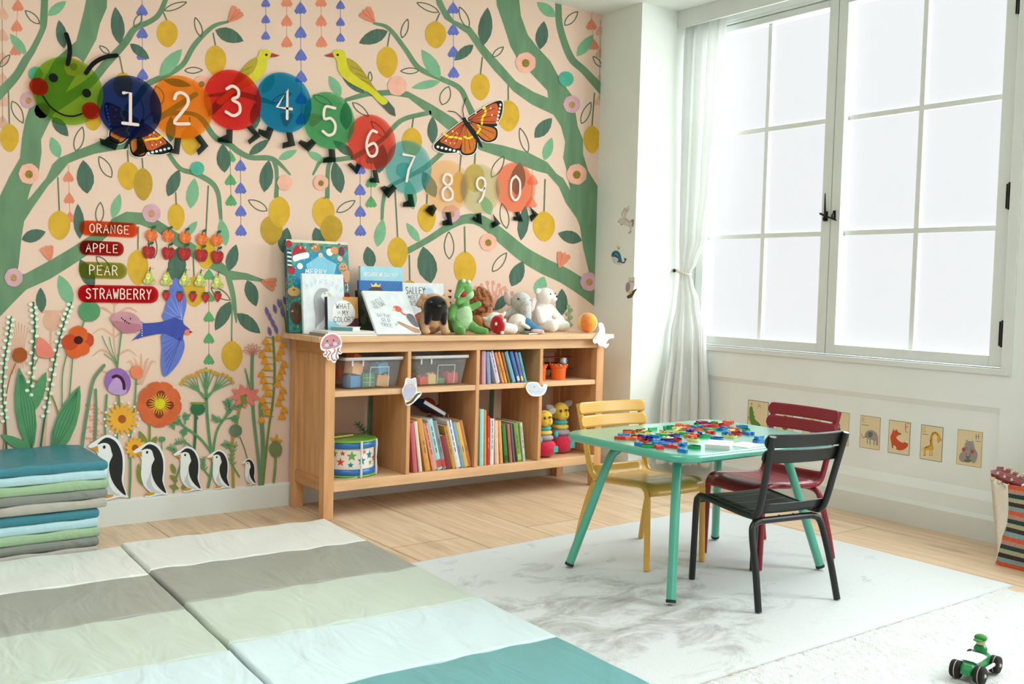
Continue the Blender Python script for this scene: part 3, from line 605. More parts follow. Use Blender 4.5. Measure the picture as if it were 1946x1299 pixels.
# ---- meadow along the foot of the wall
S1, S2, S3, RUST = paint((92, 150, 104)), paint((58, 112, 78)), paint((128, 142, 66)), paint((170, 90, 44))
for pts, w, m in (([(0, 618), (3, 700), (10, 780), (14, 870)], 0, S2),): pass
for pts, w, m in (([(21, 602), (16, 640), (8, 690), (5, 750), (10, 800), (13, 870)], 4, S2), ([(63, 575), (66, 620), (62, 690), (55, 760), (42, 860)], 4.5, S2), ([(135, 575), (122, 612), (108, 665), (96, 730), (84, 800), (76, 860)], 4, S2),
                  ([(30, 690), (18, 720), (10, 770), (6, 860)], 2, RUST), ([(72, 680), (60, 710), (48, 760), (40, 770)], 2, S3), ([(60, 722), (80, 728), (100, 755), (118, 810), (128, 860)], 3, S3), ([(139, 672), (134, 730), (130, 780)], 2.5, S1), ([(128, 668), (119, 710), (118, 770)], 2.5, S1),
                  ([(198, 694), (178, 722), (168, 770), (160, 820), (155, 860)], 6, GRN), ([(182, 740), (183, 790), (180, 850)], 5, GRN), ([(231, 632), (226, 670), (223, 700)], 3, S1), ([(224, 700), (215, 685), (198, 672)], 1.6, S1), ([(222, 690), (205, 662), (194, 638)], 1.6, S1), ([(222, 690), (212, 660), (208, 640)], 1.6, S1),
                  ([(203, 750), (200, 800), (201, 850)], 4, S1), ([(226, 750), (226, 780), (222, 840), (220, 900)], 4, S1), ([(259, 720), (256, 770), (248, 830), (246, 870)], 3, S1), ([(285, 800), (284, 850), (280, 900)], 4, S3), ([(372, 790), (371, 830), (368, 870), (366, 900)], 5, S2),
                  ([(392, 700), (393, 770), (398, 830), (404, 880), (396, 925)], 5, S1), ([(404, 870), (412, 820), (430, 790), (438, 780)], 4, S1), ([(404, 862), (380, 832), (350, 810), (335, 795)], 4, S1), ([(458, 765), (450, 800), (442, 840), (444, 930)], 5, paint((168, 150, 60))), ([(480, 670), (479, 720), (482, 790), (492, 880), (494, 925)], 6, GRN), ([(495, 770), (500, 850), (497, 925)], 8, GRN),
                  ([(519, 640), (522, 700), (519, 760), (510, 820), (500, 920)], 4, paint((112, 136, 56))), ([(456, 830), (464, 850), (470, 870)], 1.5, S2), ([(524, 860), (523, 890), (520, 915)], 5, paint((130, 150, 100))), ([(545, 640), (541, 600), (534, 570)], 3, S3), ([(552, 630), (547, 600), (545, 575)], 3, S3), ([(248, 870), (248, 905), (246, 945)], 4, S1), ([(307, 835), (308, 860)], 2, S1), ([(330, 935), (336, 905), (345, 880)], 3, S1)):
    D.stroke(pts, w, m, k=5)
D.layer()
for a in ((60, 860, 36, 698, 38, 'l'), (100, 870, 152, 732, 40, 'l'), (55, 790, 88, 706, 24, 'l'), (72, 862, 0, 825, 20, 'l')):
    D.leaf(*a[:5], S1 if a[5] == 'l' else S2)
D.layer()
for k in range(5): D.stroke([(60, 858), (42 + 6 * k, 780), (37 + k, 712)], 1.0, S2, caps=False); D.stroke([(98, 862), (108 + 7 * k, 800), (148, 740)], 1.0, S2, caps=False)
for a in ((281, 850, 264, 818, 12), (287, 852, 298, 828, 10), (270, 922, 263, 880, 12), (333, 900, 326, 880, 9), (338, 915, 323, 902, 9), (340, 928, 322, 922, 9), (345, 905, 352, 890, 8), (345, 928, 356, 920, 8)): D.leaf(*a, S3)
def frond(x0, y0, x1, y1, bend=8, n=5, w=2.6):
    d = Vector((x1 - x0, y1 - y0)); nn = Vector((-d.y, d.x)).normalized() * bend; m_ = Vector((x0, y0)) + d * .5 + nn
    D.stroke([(x0, y0), tuple(m_), (x1, y1)], [w, w, 1], S1, k=4)
    for i in range(n):
        t = .35 + .6 * i / n; p = Vector((x0, y0)) + d * t + nn * (1 - abs(2 * t - 1)); e = d.normalized()
        for sg in (1, -1): D.stroke([tuple(p), tuple(p + e * 5 + Vector((-e.y, e.x)) * 7 * sg)], [2.6, 1], S1, caps=False)
for f in ((438, 780, 428, 760, 2), (436, 785, 465, 768, -6), (430, 795, 402, 790, -6), (428, 792, 436, 756, 3), (350, 810, 330, 800, 4), (362, 816, 346, 826, 3), (352, 805, 358, 786, -3), (432, 795, 452, 800, -4), (398, 905, 386, 866, -6), (440, 860, 422, 842, 6), (455, 905, 450, 838, -14), (340, 870, 318, 848, 5), (366, 850, 330, 842, 8), (336, 780, 330, 768, 2), (342, 790, 328, 815, 6)): frond(*f)
# lily-of-the-valley beads along three stalks
BEAD = paint((222, 240, 216))
for pts in ([(21, 602), (16, 640), (8, 690), (5, 750), (10, 800)], [(63, 578), (66, 620), (62, 690), (55, 750)], [(135, 578), (122, 612), (108, 665), (96, 730), (86, 790)]):
    q = spline(pts, 7)
    for i, p in enumerate(q): D.ell(p.x + (4.5 if i % 2 else -4.5), p.y, 4, 3.4, BEAD, n=8)
D.layer()
# blossoms
def petals(cx, cy, r0, r1, n, w, m, a0=0.0, squash=1.0):
    for i in range(n):
        a = a0 + 2 * PI * i / n; D.leaf(cx + r0 * math.cos(a), cy + r0 * math.sin(a) * squash, cx + r1 * math.cos(a), cy + r1 * math.sin(a) * squash, w, m)
POP, POP2 = paint((222, 100, 48), var=.08), paint((196, 78, 44), var=.08)
D.ell(170, 591, 21, 20, S1, n=14); D.stroke([(160, 610), (156, 622)], 3, S1)
for dx, dy, r, m in ((-14, 2, 15, POP2), (16, -2, 15, POP2), (2, -12, 17, POP), (-4, 14, 18, POP), (10, 14, 13, POP)): D.ell(147 + dx, 648 + dy, r * 1.05, r, m, n=12, jag=.06)
D.layer(); D.ell(149, 646, 9, 8, paint((66, 34, 26)), n=12)
D.ell(38, 674, 14, 14, RUST, n=14, jag=.04); D.blob([(70, 650), (75, 640), (92, 652), (104, 672), (96, 680), (76, 678), (68, 668)], paint((230, 134, 116)), 3)
D.blob([(210, 606), (218, 596), (240, 592), (260, 600), (270, 618), (262, 630), (236, 632), (222, 622)], paint((202, 148, 158)), 3); D.layer()
D.blob([(213, 610), (240, 612), (268, 618), (262, 630), (236, 632), (224, 624)], paint((184, 122, 138)), 3)
for k in range(7): D.ell(231 + (k * 7) % 18, 604 + (k * 5) % 12, 1.4, 1.8, paint((70, 34, 40)), n=6)
D.blob([(203, 710), (212, 702), (228, 699), (243, 710), (249, 728), (242, 746), (224, 750), (206, 742), (199, 726)], paint((152, 110, 178)), 3); D.layer()
D.blob([(206, 742), (210, 728), (222, 716), (236, 726), (240, 745), (222, 750)], paint((190, 156, 204)), 3)
D.stroke([(215, 716), (222, 714), (230, 718), (235, 728), (236, 738)], 6, paint((70, 36, 62)))
D.ell(260, 707, 12, 13, paint((232, 136, 98)), n=14)
YD = paint((236, 174, 62)); petals(232, 796, 6, 32, 16, 8, YD); petals(257, 850, 4, 21, 12, 8, YD)
for i in range(16): a = 2 * PI * i / 16; D.ell(232 + 33 * math.cos(a), 796 + 33 * math.sin(a), 2.6, 2.6, paint((246, 230, 200)), n=6)
D.layer(); D.ell(232, 796, 7.5, 8, RUST, n=12); D.ell(257, 851, 6.5, 7, RUST, n=12)
for i in range(9): a = 2 * PI * i / 9 + .2; D.ell(303 + 24 * math.cos(a), 768 + 25 * math.sin(a), 19, 19, paint((214, 106, 64), var=.08), rot=a, n=12, jag=.05)
D.layer()
for a in (0.1, 1.67, 3.24, 4.81): D.ell(304 + 17 * math.cos(a), 768 + 17 * math.sin(a), 10, 9, paint((140, 62, 36)), rot=a, n=10)
D.layer(); petals(304, 767, 6, 22, 22, 1.6, paint((226, 200, 70))); D.ell(304, 767, 10, 10, paint((216, 206, 34)), n=16)
FEN = paint((206, 160, 52))
for cx, cy, m in ((392, 728, 0), (376, 738, -1), (412, 736, 1)):
    for q in range(5):
        a = -PI / 2 + (q - 2) * .34 + m * .55; D.stroke([(392, 758), (392 + m * 12, 744), (cx + m * 6 + 24 * math.cos(a), cy - 2 + 22 * math.sin(a))], [3, 2.4, 1.8], S1, k=4); D.ell(cx + m * 6 + 26 * math.cos(a), cy - 2 + 23 * math.sin(a), 3.8, 3.8, FEN, n=8)
D.ell(376, 777, 14, 12, S2, n=14); D.stroke([(364, 766), (388, 766)], 4, S3); D.ell(373, 794, 4, 4, S2, n=8)
petals(466, 752, 3, 30, 9, 10, paint((228, 130, 118)), a0=-2.6, squash=.8); D.poly([(456, 750), (476, 752), (468, 768), (458, 768)], S3)
for i in range(7): a = -PI / 2 + (i - 3) * .42; D.outline(480, 672, 480 + 20 * math.cos(a), 672 + 20 * math.sin(a), 6, paint((206, 130, 112)), 1.1)
D.ell(448, 818, 12, 12, paint((108, 128, 104)), n=14, jag=.04); D.ell(308, 834, 7, 5, S1, n=10); D.stroke([(466, 700), (472, 725), (476, 740)], [2, 4, 3], S1)
ORB = paint((226, 154, 40), var=.08)
for i in range(26):
    x = 519 + (-1) ** i * (9 + (i * 5) % 14); y = 640 + i * 6.2
    D.poly([(x, y - 5), (x + 6, y + 2), (x + 8, y + 9), (x + 3, y + 6), (x, y + 10), (x - 3, y + 6), (x - 8, y + 9), (x - 6, y + 2)], ORB)
    if i % 2: D.stroke([(520, y - 4), (x, y - 6)], 1.4, S3, caps=False)
D.blob([(511, 850), (524, 836), (536, 850), (532, 866), (517, 866)], paint((120, 138, 92)), 4); petals(524, 838, 1, 14, 5, 5, ORB, a0=-2.6)
LAV = paint((122, 106, 160))
for x, y in ((522, 585), (530, 575), (512, 600), (518, 612), (536, 592), (512, 628), (524, 624), (541, 570), (507, 590)): D.leaf(x + 3, y + 10, x - 2, y - 8, 7, LAV)
PLANT = paint((142, 176, 126))
for k in range(6): D.ell(1082 + (k % 2) * 5 - 2, 582 + k * 7, 4, 4, PLANT, n=8)
# behind the bookcase the meadow goes on
for x, s in ((700, 1.0), (760, .8), (835, 1.0), (930, .9), (985, 1.0), (1065, .9)):
    D.stroke([(x, 905), (x + 3, 820), (x + 8, 680)], 8 * s, GRN); D.ell(x + 8, 690, 13 * s, 13 * s, POP2 if x % 4 else ORB, n=12, jag=.06); frond(x, 850, x - 26, 800); frond(x, 860, x + 30, 815, -8)
for x, y in ((812, 770), (838, 782), (824, 800)): D.ell(x, y, 16, 15, POP2, n=12, jag=.06)
D.layer()

struct(mb.build('wall_back'), 'pale pink wall with a painted mural of green branches, lemons, birds and meadow flowers')

# ---------------------------------------------------------------- cut-outs and stickers fixed to the mural
def wall_fn(h0): return lambda u, v, h: WALL(u, v, h0 + h)
def vr(cx, cy, ry):
    """radius in metres of a round sticker whose photographed half height is ry pixels"""
    return (WALL(cx, cy - ry, 0) - WALL(cx, cy + ry, 0)).length / 2
def local(o, h=0.0):
    """u to the right, v up on the mural wall, measured from the thing's own origin"""
    return lambda u, v, z: Vector((u, -z - h, v))
CREAM = mat((240, 218, 204), rough=.7, var=.02, scale=40)
BOOT = tint((34, 46, 46), .86)
BLACK = mat((24, 26, 24), rough=.8, var=.08, scale=60, spec=.08)
def circle(r, n=48): return [(r * math.cos(2 * PI * i / n), r * math.sin(2 * PI * i / n)) for i in range(n)]
RED = tint((205, 52, 38), .8)
def boot(par, base, pts):
    """little black boot cut from card, outline measured on the wall"""
    b = MB(); b.prism(pts, lambda u, v, h: WALL(u, v, 0) - Vector((base.x, WALL_Y + h, base.z)), 0, .0012, BOOT); b.build('boot', par)
BOOTS = [[float(z) for z in q.split()] for q in ('187 263 197 266 207 258 226 268 217 286 190 275,257 262 268 262 279 288 255 298 250 292 259 283,330 262 342 263 338 294 318 290 318 285 328 283,368 262 378 256 394 278 375 296 371 286 380 277,428 246 440 247 439 273 412 270 411 264 428 256,466 243 476 238 493 260 472 275 468 268 480 257,'
 '506 240 518 246 510 267 488 254 489 245 503 249,541 252 553 252 559 277 534 283 535 272 545 269,590 264 599 272 584 289 564 272 569 266 581 271,622 283 634 284 636 308 611 310 612 302 623 298,676 309 684 316 676 331 658 313 664 309 673 317,705 323 714 323 719 348 700 346 700 340 708 338,744 350 752 358 736 377 720 357 729 353 738 357,772 369 782 369 786 393 763 393 764 385 774 381,'
 '812 392 822 388 828 396 820 412 806 400,844 403 854 403 858 428 838 428 839 420 848 417,903 406 912 404 914 427 895 417 897 411 904 415,934 406 949 425 934 434 931 424 938 420,976 403 985 402 992 421 973 418 974 411 980 412,1004 392 1021 407 1008 422 1004 411 1010 406').split(',')]
DISC = [  # digit, centre, half height, tint, strength, label, boots (x, y, angle, side)
 ('1', 247, 204, 60, (44, 66, 130), .90, 'navy blue'), ('2', 345, 204, 60, (252, 158, 58), .86, 'orange'),
 ('3', 443, 190, 57, (232, 66, 62), .86, 'bright red'), ('4', 540, 195, 57, (42, 150, 200), .88, 'blue'),
 ('5', 626, 229, 54, (98, 190, 132), .86, 'green'), ('6', 707, 270, 52, (238, 104, 90), .86, 'tomato red'),
 ('7', 777, 318, 51, (136, 210, 216), .88, 'pale turquoise'), ('8', 851, 354, 50, (255, 226, 184), .90, 'pale apricot'),
 ('9', 914, 359, 47, (226, 230, 194), .90, 'pale sage'), ('0', 980, 356, 47, (253, 166, 138), .88, 'coral')]
for i, (dg, cx, cy, ry, colr, st, nm) in enumerate(DISC):
    base = WALL(cx, cy, .0085 - .0 + (9 - i) * .0007); R = vr(cx, cy, ry)
    t = thing('number_disc', 'round %s see-through wall disc numbered %s with two black boots' % (nm, dg), 'wall decoration', base, group='walking caterpillar of numbered discs')
    b = MB(); b.prism(circle(R), local(t), 0, .0004, tint(colr, st)); b.build('disc', t)
    b = MB(); dd = Draw(b, local(t), .0006, .0001); sz = R * .98; dd.text(dg, -R * .30, -R * .52, sz, R * .10, CREAM); b.build('numeral', t)['label'] = 'cream numeral ' + dg
    for q in BOOTS[2 * i:2 * i + 2]: boot(t, base, list(zip(q[::2], q[1::2])))
R = vr(130, 173, 64)
t = thing('caterpillar_head', 'round green see-through wall disc with a smiling face and two black feelers', 'wall decoration', WALL(130, 173, .0158), group='walking caterpillar of numbered discs')
b = MB(); b.prism(circle(R), local(t), 0, .0004, tint((138, 186, 62), .88)); b.build('disc', t)
k = R / 64
HB = WALL(130, 173, 0)
def HP(X, Y): q = WALL(X / 3.89, Y / 3.89, 0) - HB; return (q.x, q.z)
b = MB(); dd = Draw(b, local(t), .0006, .0001)
for X, Y in ((395, 575), (640, 688)): dd.ell(*HP(X, Y), R * .13, R * .13, BLACK)
dd.stroke([HP(*p) for p in ((318, 710), (375, 790), (460, 845), (540, 858), (605, 840))], R * .05, BLACK); b.build('face', t)
for X, Y in ((288, 640), (672, 818)):
    b = MB(); c = HP(X, Y); b.prism([(c[0] + u, c[1] + v) for u, v in circle(R * .26, 28)], local(t), .0005, .0009, RED); b.build('cheek', t)
for pts in (((500, 475), (515, 400), (512, 330), (490, 255)), ((635, 540), (690, 470), (770, 425), (860, 410))):
    b = MB(); dd = Draw(b, local(t), .001, .0001); dd.stroke([HP(*p) for p in pts], R * .13, BLACK); b.build('feeler', t)
t = None

# word labels and painted fruit
for word, x0, x1, y0, y1, sl, colr, nm in (('ORANGE', 153, 263, 420, 450, 3, (226, 84, 44), 'orange-red'), ('APPLE', 152, 236, 457, 486, 1, (170, 34, 36), 'dark red'), ('PEAR', 151, 242, 497, 530, 2, (150, 158, 58), 'olive green'), ('STRAWBERRY', 150, 303, 541, 576, 2, (196, 28, 36), 'long bright red')):
    c = WALL((x0 + x1) / 2, (y0 + y1) / 2, .0065)
    t = thing('word_sticker', '%s rounded wall sticker reading %s' % (nm, word), 'wall sticker', c, group='fruit word stickers')
    a = WALL(x0, (y0 + y1) / 2, .0065); e = WALL(x1, (y0 + y1) / 2, .0065); W_ = (e.x - a.x) / 2; H_ = (WALL((x0 + x1) / 2, y0, 0).z - WALL((x0 + x1) / 2, y1, 0).z) / 2 * .94
    r = min(H_, W_) * .92; pts = []
    for sx, sy, a0 in ((1, 1, 0), (-1, 1, PI / 2), (-1, -1, PI), (1, -1, 1.5 * PI)):
        for q in range(7): aa = a0 + PI / 2 * q / 6; pts.append((sx * (W_ - r) + r * math.cos(aa), sy * (H_ - r) + r * math.sin(aa)))
    b = MB(); b.prism(pts, local(t), 0, .0004, tint(colr, .86)); b.build('label', t)
    b = MB(); dd = Draw(b, local(t), .0006, .0001); sz = H_ * 1.10
    tw = dd.text_w(word, 1.0, .24, .95) - .24; s2 = min(sz, W_ * 1.62 / tw)
    dd.text(word, -tw * s2 / 2, -sz * .5, sz, sz * .12, CREAM, gap=.24 * s2 / sz, width=.95 * s2 / sz); b.build('lettering', t)
LEAFG = mat((48, 84, 44), rough=.7, var=.1)
FR = {'orange': ((236, 112, 52), 11.5, 'orange'), 'apple': ((166, 38, 34), 12.5, 'apple'), 'pear': ((192, 196, 106), 13, 'pear'), 'strawberry': ((178, 40, 44), 8.5, 'strawberry')}
rows = {'orange': ((288, 447), (320, 448), (352, 451), (384, 454), (412, 456)), 'apple': ((283, 479), (320, 481), (351, 482), (383, 485), (413, 488)), 'pear': ((284, 526), (317, 528), (352, 529), (381, 530), (414, 534)), 'strawberry': ((316, 562), (342, 564), (367, 564), (391, 566), (414, 564))}
ords = ('nearest the word sticker', 'second from the word sticker', 'in the middle of its row', 'next to last in its row', 'at the end of its row')
for kind, cs in rows.items():
    colr, r, nm = FR[kind]
    fm, hi = mat(colr, rough=.7, var=.3, scale=90), mat(tuple(min(255, x * 1.18) for x in colr), rough=.7, var=.2, scale=90)
    for i, (x, y) in enumerate(cs):
        t = thing('fruit_sticker', 'painted %s wall sticker %s' % (nm, ords[i]), 'wall sticker', WALL(x, y, .0065), group='painted %s stickers' % nm)
        s = (WALL(x, y - r, 0).z - WALL(x, y + r, 0).z) / 2
        if kind == 'orange': pts = circle(s, 18)
        elif kind == 'apple': pts = [tuple(p) for p in closed([(0, .75), (.5, .95), (.98, .45), (.8, -.5), (.35, -.98), (0, -.85), (-.35, -.98), (-.8, -.5), (-.98, .45), (-.5, .95)], 3)]; pts = [(u * s, v * s) for u, v in pts]
        elif kind == 'pear': pts = [tuple(p) for p in closed([(0, 1.1), (.3, .7), (.45, .1), (.85, -.4), (.75, -.95), (0, -1.08), (-.75, -.95), (-.85, -.4), (-.45, .1), (-.3, .7)], 3)]; pts = [(u * s, v * s) for u, v in pts]
        else: pts = [tuple(p) for p in closed([(0, 1), (.75, .8), (.85, .2), (.4, -.7), (0, -1.15), (-.4, -.7), (-.85, .2), (-.75, .8)], 3)]; pts = [(u * s, v * s) for u, v in pts]
        b = MB(); b.prism(pts, local(t), 0, .0004, fm); dd = Draw(b, local(t), .0006, .0001); dd.ell(-s * .2, s * .1, s * .35, s * .45, hi, n=10); b.build('fruit', t)
        b = MB(); dd = Draw(b, local(t), .0009, .0001)
        if kind == 'strawberry':
            for a in (-.9, -.3, .3, .9): dd.leaf(0, s * .9, s * .9 * math.sin(a), s * (.9 + .5 * math.cos(a)), s * .4, LEAFG)
        else: dd.stroke([(0, s * .85), (s * .12, s * 1.4)], s * .16, LEAFG); dd.leaf(s * .1, s * 1.2, s * .75, s * 1.6 if kind != 'pear' else s * 1.3, s * .45 if kind != 'pear' else s * .05, LEAFG)
        b.build('stalk', t)

# family of penguin cut-outs standing on the skirting
PEN_W, PEN_G, PEN_B, PEN_O = mat((236, 240, 240), rough=.7, var=.02), mat((198, 206, 210), rough=.7, var=.02), mat((30, 34, 30), rough=.7, var=.06, scale=60), mat((206, 150, 52), rough=.7, var=.05)
PENG = (('largest', 168, 828, 243, 945, 'behind the folded play mats'), ('second largest', 253, 841, 319, 940, 'beside the biggest one'), ('middle-sized', 330, 849, 384, 931, 'in the middle of the penguin row'), ('fourth', 394, 855, 438, 926, 'just before the smallest one'), ('smallest', 459, 871, 487, 919, 'nearest the bookcase'))
for nm, x0, y0, x1, y1, wh in PENG:
    a, e = WALL(x0, (y0 + y1) / 2, .0065), WALL(x1, (y0 + y1) / 2, .0065); W_ = e.x - a.x; top, bot = WALL((x0 + x1) / 2, y0, 0).z, WALL((x0 + x1) / 2, y1, 0).z; H_ = top - bot
    t = thing('penguin_cutout', '%s flat penguin cut-out %s' % (nm, wh), 'wall decoration', (a.x, a.y, bot), group='row of penguin cut-outs on the skirting')
    N = lambda pts, k=4: [(p.x * W_, p.y * H_) for p in closed(pts, k)]
    body = [(.02, .84), (.22, .93), (.45, 1.0), (.66, .95), (.80, .83), (.88, .66), (.89, .45), (.86, .25), (.95, .05), (.98, .0), (.80, .02), (.62, .01), (.48, -.005), (.35, .0), (.38, .05), (.50, .07), (.40, .14), (.30, .24), (.24, .40), (.25, .58), (.25, .70), (.16, .79)]
    b = MB(); b.prism(N([(.5 + (u - .5) * 1.07, .5 + (v - .5) * 1.05) for u, v in body], 3), local(t), 0, .002, PEN_W); b.build('outline', t)
    b = MB(); dd = Draw(b, local(t), .0022, .00015)
    dd.poly(N([(.24, .85), (.40, .92), (.55, .80), (.60, .60), (.58, .35), (.70, .12), (.80, .03), (.60, .03), (.45, .10), (.33, .22), (.27, .40), (.28, .60)]), PEN_W); dd.layer()
    dd.poly(N([(.52, .50), (.50, .30), (.60, .12), (.80, .03), (.62, .04), (.47, .11), (.37, .24), (.45, .36)]), PEN_G); dd.layer()
    dd.poly(N([(.22, .88), (.42, .98), (.62, .94), (.76, .83), (.85, .66), (.86, .45), (.84, .25), (.95, .02), (.78, .10), (.62, .24), (.53, .40), (.52, .56), (.60, .68), (.58, .74), (.52, .86), (.38, .90)]), PEN_B); dd.layer()
    dd.poly([(u * W_, v * H_) for u, v in ((.04, .825), (.23, .86), (.25, .74), (.16, .79))], PEN_O); dd.poly(N([(.33, .03), (.45, .065), (.62, .04), (.58, .01), (.40, .0)]), PEN_O)
    dd.ell(.39 * W_, .83 * H_, .035 * W_, .028 * H_, PEN_B, n=12); b.build('painting', t)
# ---------------------------------------------------------------- pine bookcase
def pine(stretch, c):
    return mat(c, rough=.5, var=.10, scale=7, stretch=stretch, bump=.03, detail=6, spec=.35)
PX, PY, PZ = pine((.6, 5, 5), (230, 186, 142)), pine((5, .6, 5), (206, 148, 98)), pine((5, 5, .5), (219, 164, 113))  # side panel rails darker than the rest: shade put into the wood colour
BX0, BX1, BY0, BY1 = 1.846, 3.392, 3.785, 4.128
bc = thing('bookcase', 'long low pine bookcase with eight open compartments under the mural', 'bookcase', (BX0, BY0, 0))
def part(name, fill, bevel=.002):
    b = MB(); fill(b); b.v = [(x - BX0, y - BY0, z) for x, y, z in b.v]; return b.build(name, bc, bevel=bevel)
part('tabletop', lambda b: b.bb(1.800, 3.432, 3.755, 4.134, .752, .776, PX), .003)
for x0, x1 in ((1.846, 1.892), (3.346, 3.392)):
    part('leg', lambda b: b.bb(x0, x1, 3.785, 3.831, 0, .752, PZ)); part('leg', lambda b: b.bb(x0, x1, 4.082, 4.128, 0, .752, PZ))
for x0, x1 in ((1.850, 1.888), (3.350, 3.388)):
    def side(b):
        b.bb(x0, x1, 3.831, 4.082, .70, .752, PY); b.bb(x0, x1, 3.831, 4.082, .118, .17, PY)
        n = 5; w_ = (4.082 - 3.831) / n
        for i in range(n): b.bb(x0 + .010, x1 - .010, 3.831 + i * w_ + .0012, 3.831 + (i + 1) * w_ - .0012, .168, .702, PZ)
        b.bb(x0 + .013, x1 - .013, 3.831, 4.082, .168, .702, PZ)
    part('side_panel', side)
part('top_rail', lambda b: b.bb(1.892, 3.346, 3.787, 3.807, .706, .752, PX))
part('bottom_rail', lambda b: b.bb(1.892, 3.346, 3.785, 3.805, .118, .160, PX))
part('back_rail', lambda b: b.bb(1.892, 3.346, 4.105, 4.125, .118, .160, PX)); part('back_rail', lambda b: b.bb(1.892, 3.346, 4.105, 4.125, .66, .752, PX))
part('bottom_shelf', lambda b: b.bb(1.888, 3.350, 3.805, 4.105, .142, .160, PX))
DV = ((2.244, 2.262), (2.611, 2.630), (2.984, 3.003))
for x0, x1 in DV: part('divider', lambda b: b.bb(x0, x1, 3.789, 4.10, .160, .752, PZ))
edges = [1.888] + [v for d in DV for v in d] + [3.350]
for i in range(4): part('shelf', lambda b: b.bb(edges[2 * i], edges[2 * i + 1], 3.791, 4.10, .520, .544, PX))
SH0, SH1, TOP = .1602, .5442, .7762

# ---------------------------------------------------------------- books standing in the compartments
PAGE = mat((238, 230, 212), rough=.85, var=.05, scale=3, stretch=(60, 1, 1))
PAGE2 = mat((238, 232, 218), rough=.85, var=.04, scale=3, stretch=(1, 1, 90))
def cover_mat(c): return mat(c, rough=.45, var=.05, scale=30, spec=.4)
def shelf_book(name, label, group, shelf_z, x, ang, L, th, colr, band=None, lines=0, depth=.20, yf=3.805):
    t = thing(name, label, 'book', (x, yf, shelf_z + abs(math.sin(ang)) * th / 2 + .0004), group=group, rot=(0, ang, 0)); bx = x * 1000
    cm = cover_mat(colr); b = MB(); q = .0014
    b.bb(-th / 2, -th / 2 + q, 0.002, depth, 0, L, cm); b.bb(th / 2 - q, th / 2, 0.002, depth, 0, L, cm)
    n = 6; pts = [(-th / 2 + th * i / n, -.0022 * math.sin(PI * i / n) + .002) for i in range(n + 1)] + [(th / 2, .0035), (-th / 2, .0035)]
    b.prism(pts, lambda u, v, h: Vector((u, v, h)), 0, L, cm)
    dd = Draw(b, lambda u, v, h: Vector((u, -.0008 - h, v)), .0002, .0002)
    if band: dd.poly([(-th * .42, L * .05), (th * .42, L * .05), (th * .42, L * .2), (-th * .42, L * .2)], cover_mat(band))
    ink = cover_mat((104, 96, 100) if sum(colr) > 330 else (232, 222, 200)); r2 = random.Random(int(bx * 7))
    v = L * .34
    for i in range(lines):                                       # fine rule lines where the lettering is too small to read
        l2 = L * r2.uniform(.08, .16); dd.poly([(-th * .08, v), (th * .08, v), (th * .08, v + l2), (-th * .08, v + l2)], ink); v += l2 + L * .03
    b.build('cover', t)
    b = MB(); b.bb(-th / 2 + q, th / 2 - q, .0036, depth - .004, .003, L - .004, PAGE); b.build('pages', t)
    return t
def book_row(group, shelf_z, xmin, xmax, rows, depth, yf=3.806):
    """rows: label, foot x, y and head x, y in the photograph, spine width in its pixels, colours; books touch but never cross"""
    bk = []
    for r in rows:
        a, e = P(r[1], r[2], 1, yf), P(r[3], r[4], 1, yf); bk.append([a.x, math.atan2(e.x - a.x, e.z - a.z), math.hypot(e.x - a.x, e.z - a.z), r[5] * .00243])
    tot = sum(b[3] / math.cos(b[1]) for b in bk) + .0006 * (len(bk) + 1); sc = min(1.0, (xmax - xmin) / tot * .985)
    for b in bk: b[3] *= sc
    w_ = lambda b: b[3] / math.cos(b[1])
    for _ in range(6):
        lo = xmin
        for b in bk: b[0] = max(b[0], lo + w_(b) / 2 + .0004); lo = b[0] + w_(b) / 2
        hi = xmax
        for b in bk[::-1]: b[0] = min(b[0], hi - w_(b) / 2 - .0004); hi = b[0] - w_(b) / 2
        for i, b in enumerate(bk):
            if i == 0: edge, h = xmin, b[2]
            else: p = bk[i - 1]; h = min(b[2], p[2]) * math.cos(b[1]); edge = p[0] + h * math.tan(p[1]) + w_(p) / 2
            need = (edge + w_(b) / 2 + .0006 - b[0]) / h
            if math.tan(b[1]) < need: b[1] = math.atan(need)
    for r, b in zip(rows, bk): shelf_book('picture_book', r[0], group, shelf_z, b[0], b[1], b[2], b[3], r[6], r[7], r[8], depth=depth, yf=yf)
G1, G2, G3 = 'books leaning in the upper middle compartment', 'books leaning in the lower middle compartment', 'books in the lower compartment under the whale cut-out'
book_row(G1, SH1, 2.630, 2.984, (('mauve book standing upright against the divider in the upper compartment', 920, 732, 920, 669, 8.4, (202, 156, 170), None, 0), ('slate blue book second from the divider in the upper compartment', 930, 732, 926, 671, 8, (136, 154, 190), None, 0),
            ('pale lavender book with dark lettering on its spine in the upper compartment', 947, 730, 932, 671, 9, (214, 208, 226), None, 5), ('peach orange book right of the lavender one in the upper compartment', 956.5, 730, 942, 672, 5.2, (228, 152, 96), None, 2),
            ('bright amber book between two brownish ones in the upper compartment', 962.5, 730, 948, 671, 5, (236, 172, 74), None, 1), ('thin reddish brown book beside the teal one in the upper compartment', 968, 729, 954.5, 671, 4.4, (188, 112, 74), (96, 140, 70), 1),
            ('grey teal book leaning in the middle of the upper compartment', 977.5, 729, 962, 671, 7.5, (116, 172, 188), None, 0), ('royal blue book with a cream foot band in the upper compartment', 986.5, 729, 971.5, 671, 7, (66, 120, 178), (226, 206, 170), 1),
            ('violet patterned book last but one in the upper compartment', 993.5, 728, 980.5, 671, 5.5, (124, 122, 184), (228, 200, 120), 2), ('sea green book at the right end of the upper compartment', 999.5, 727, 987, 671, 5.5, (96, 182, 190), None, 2)), .17)
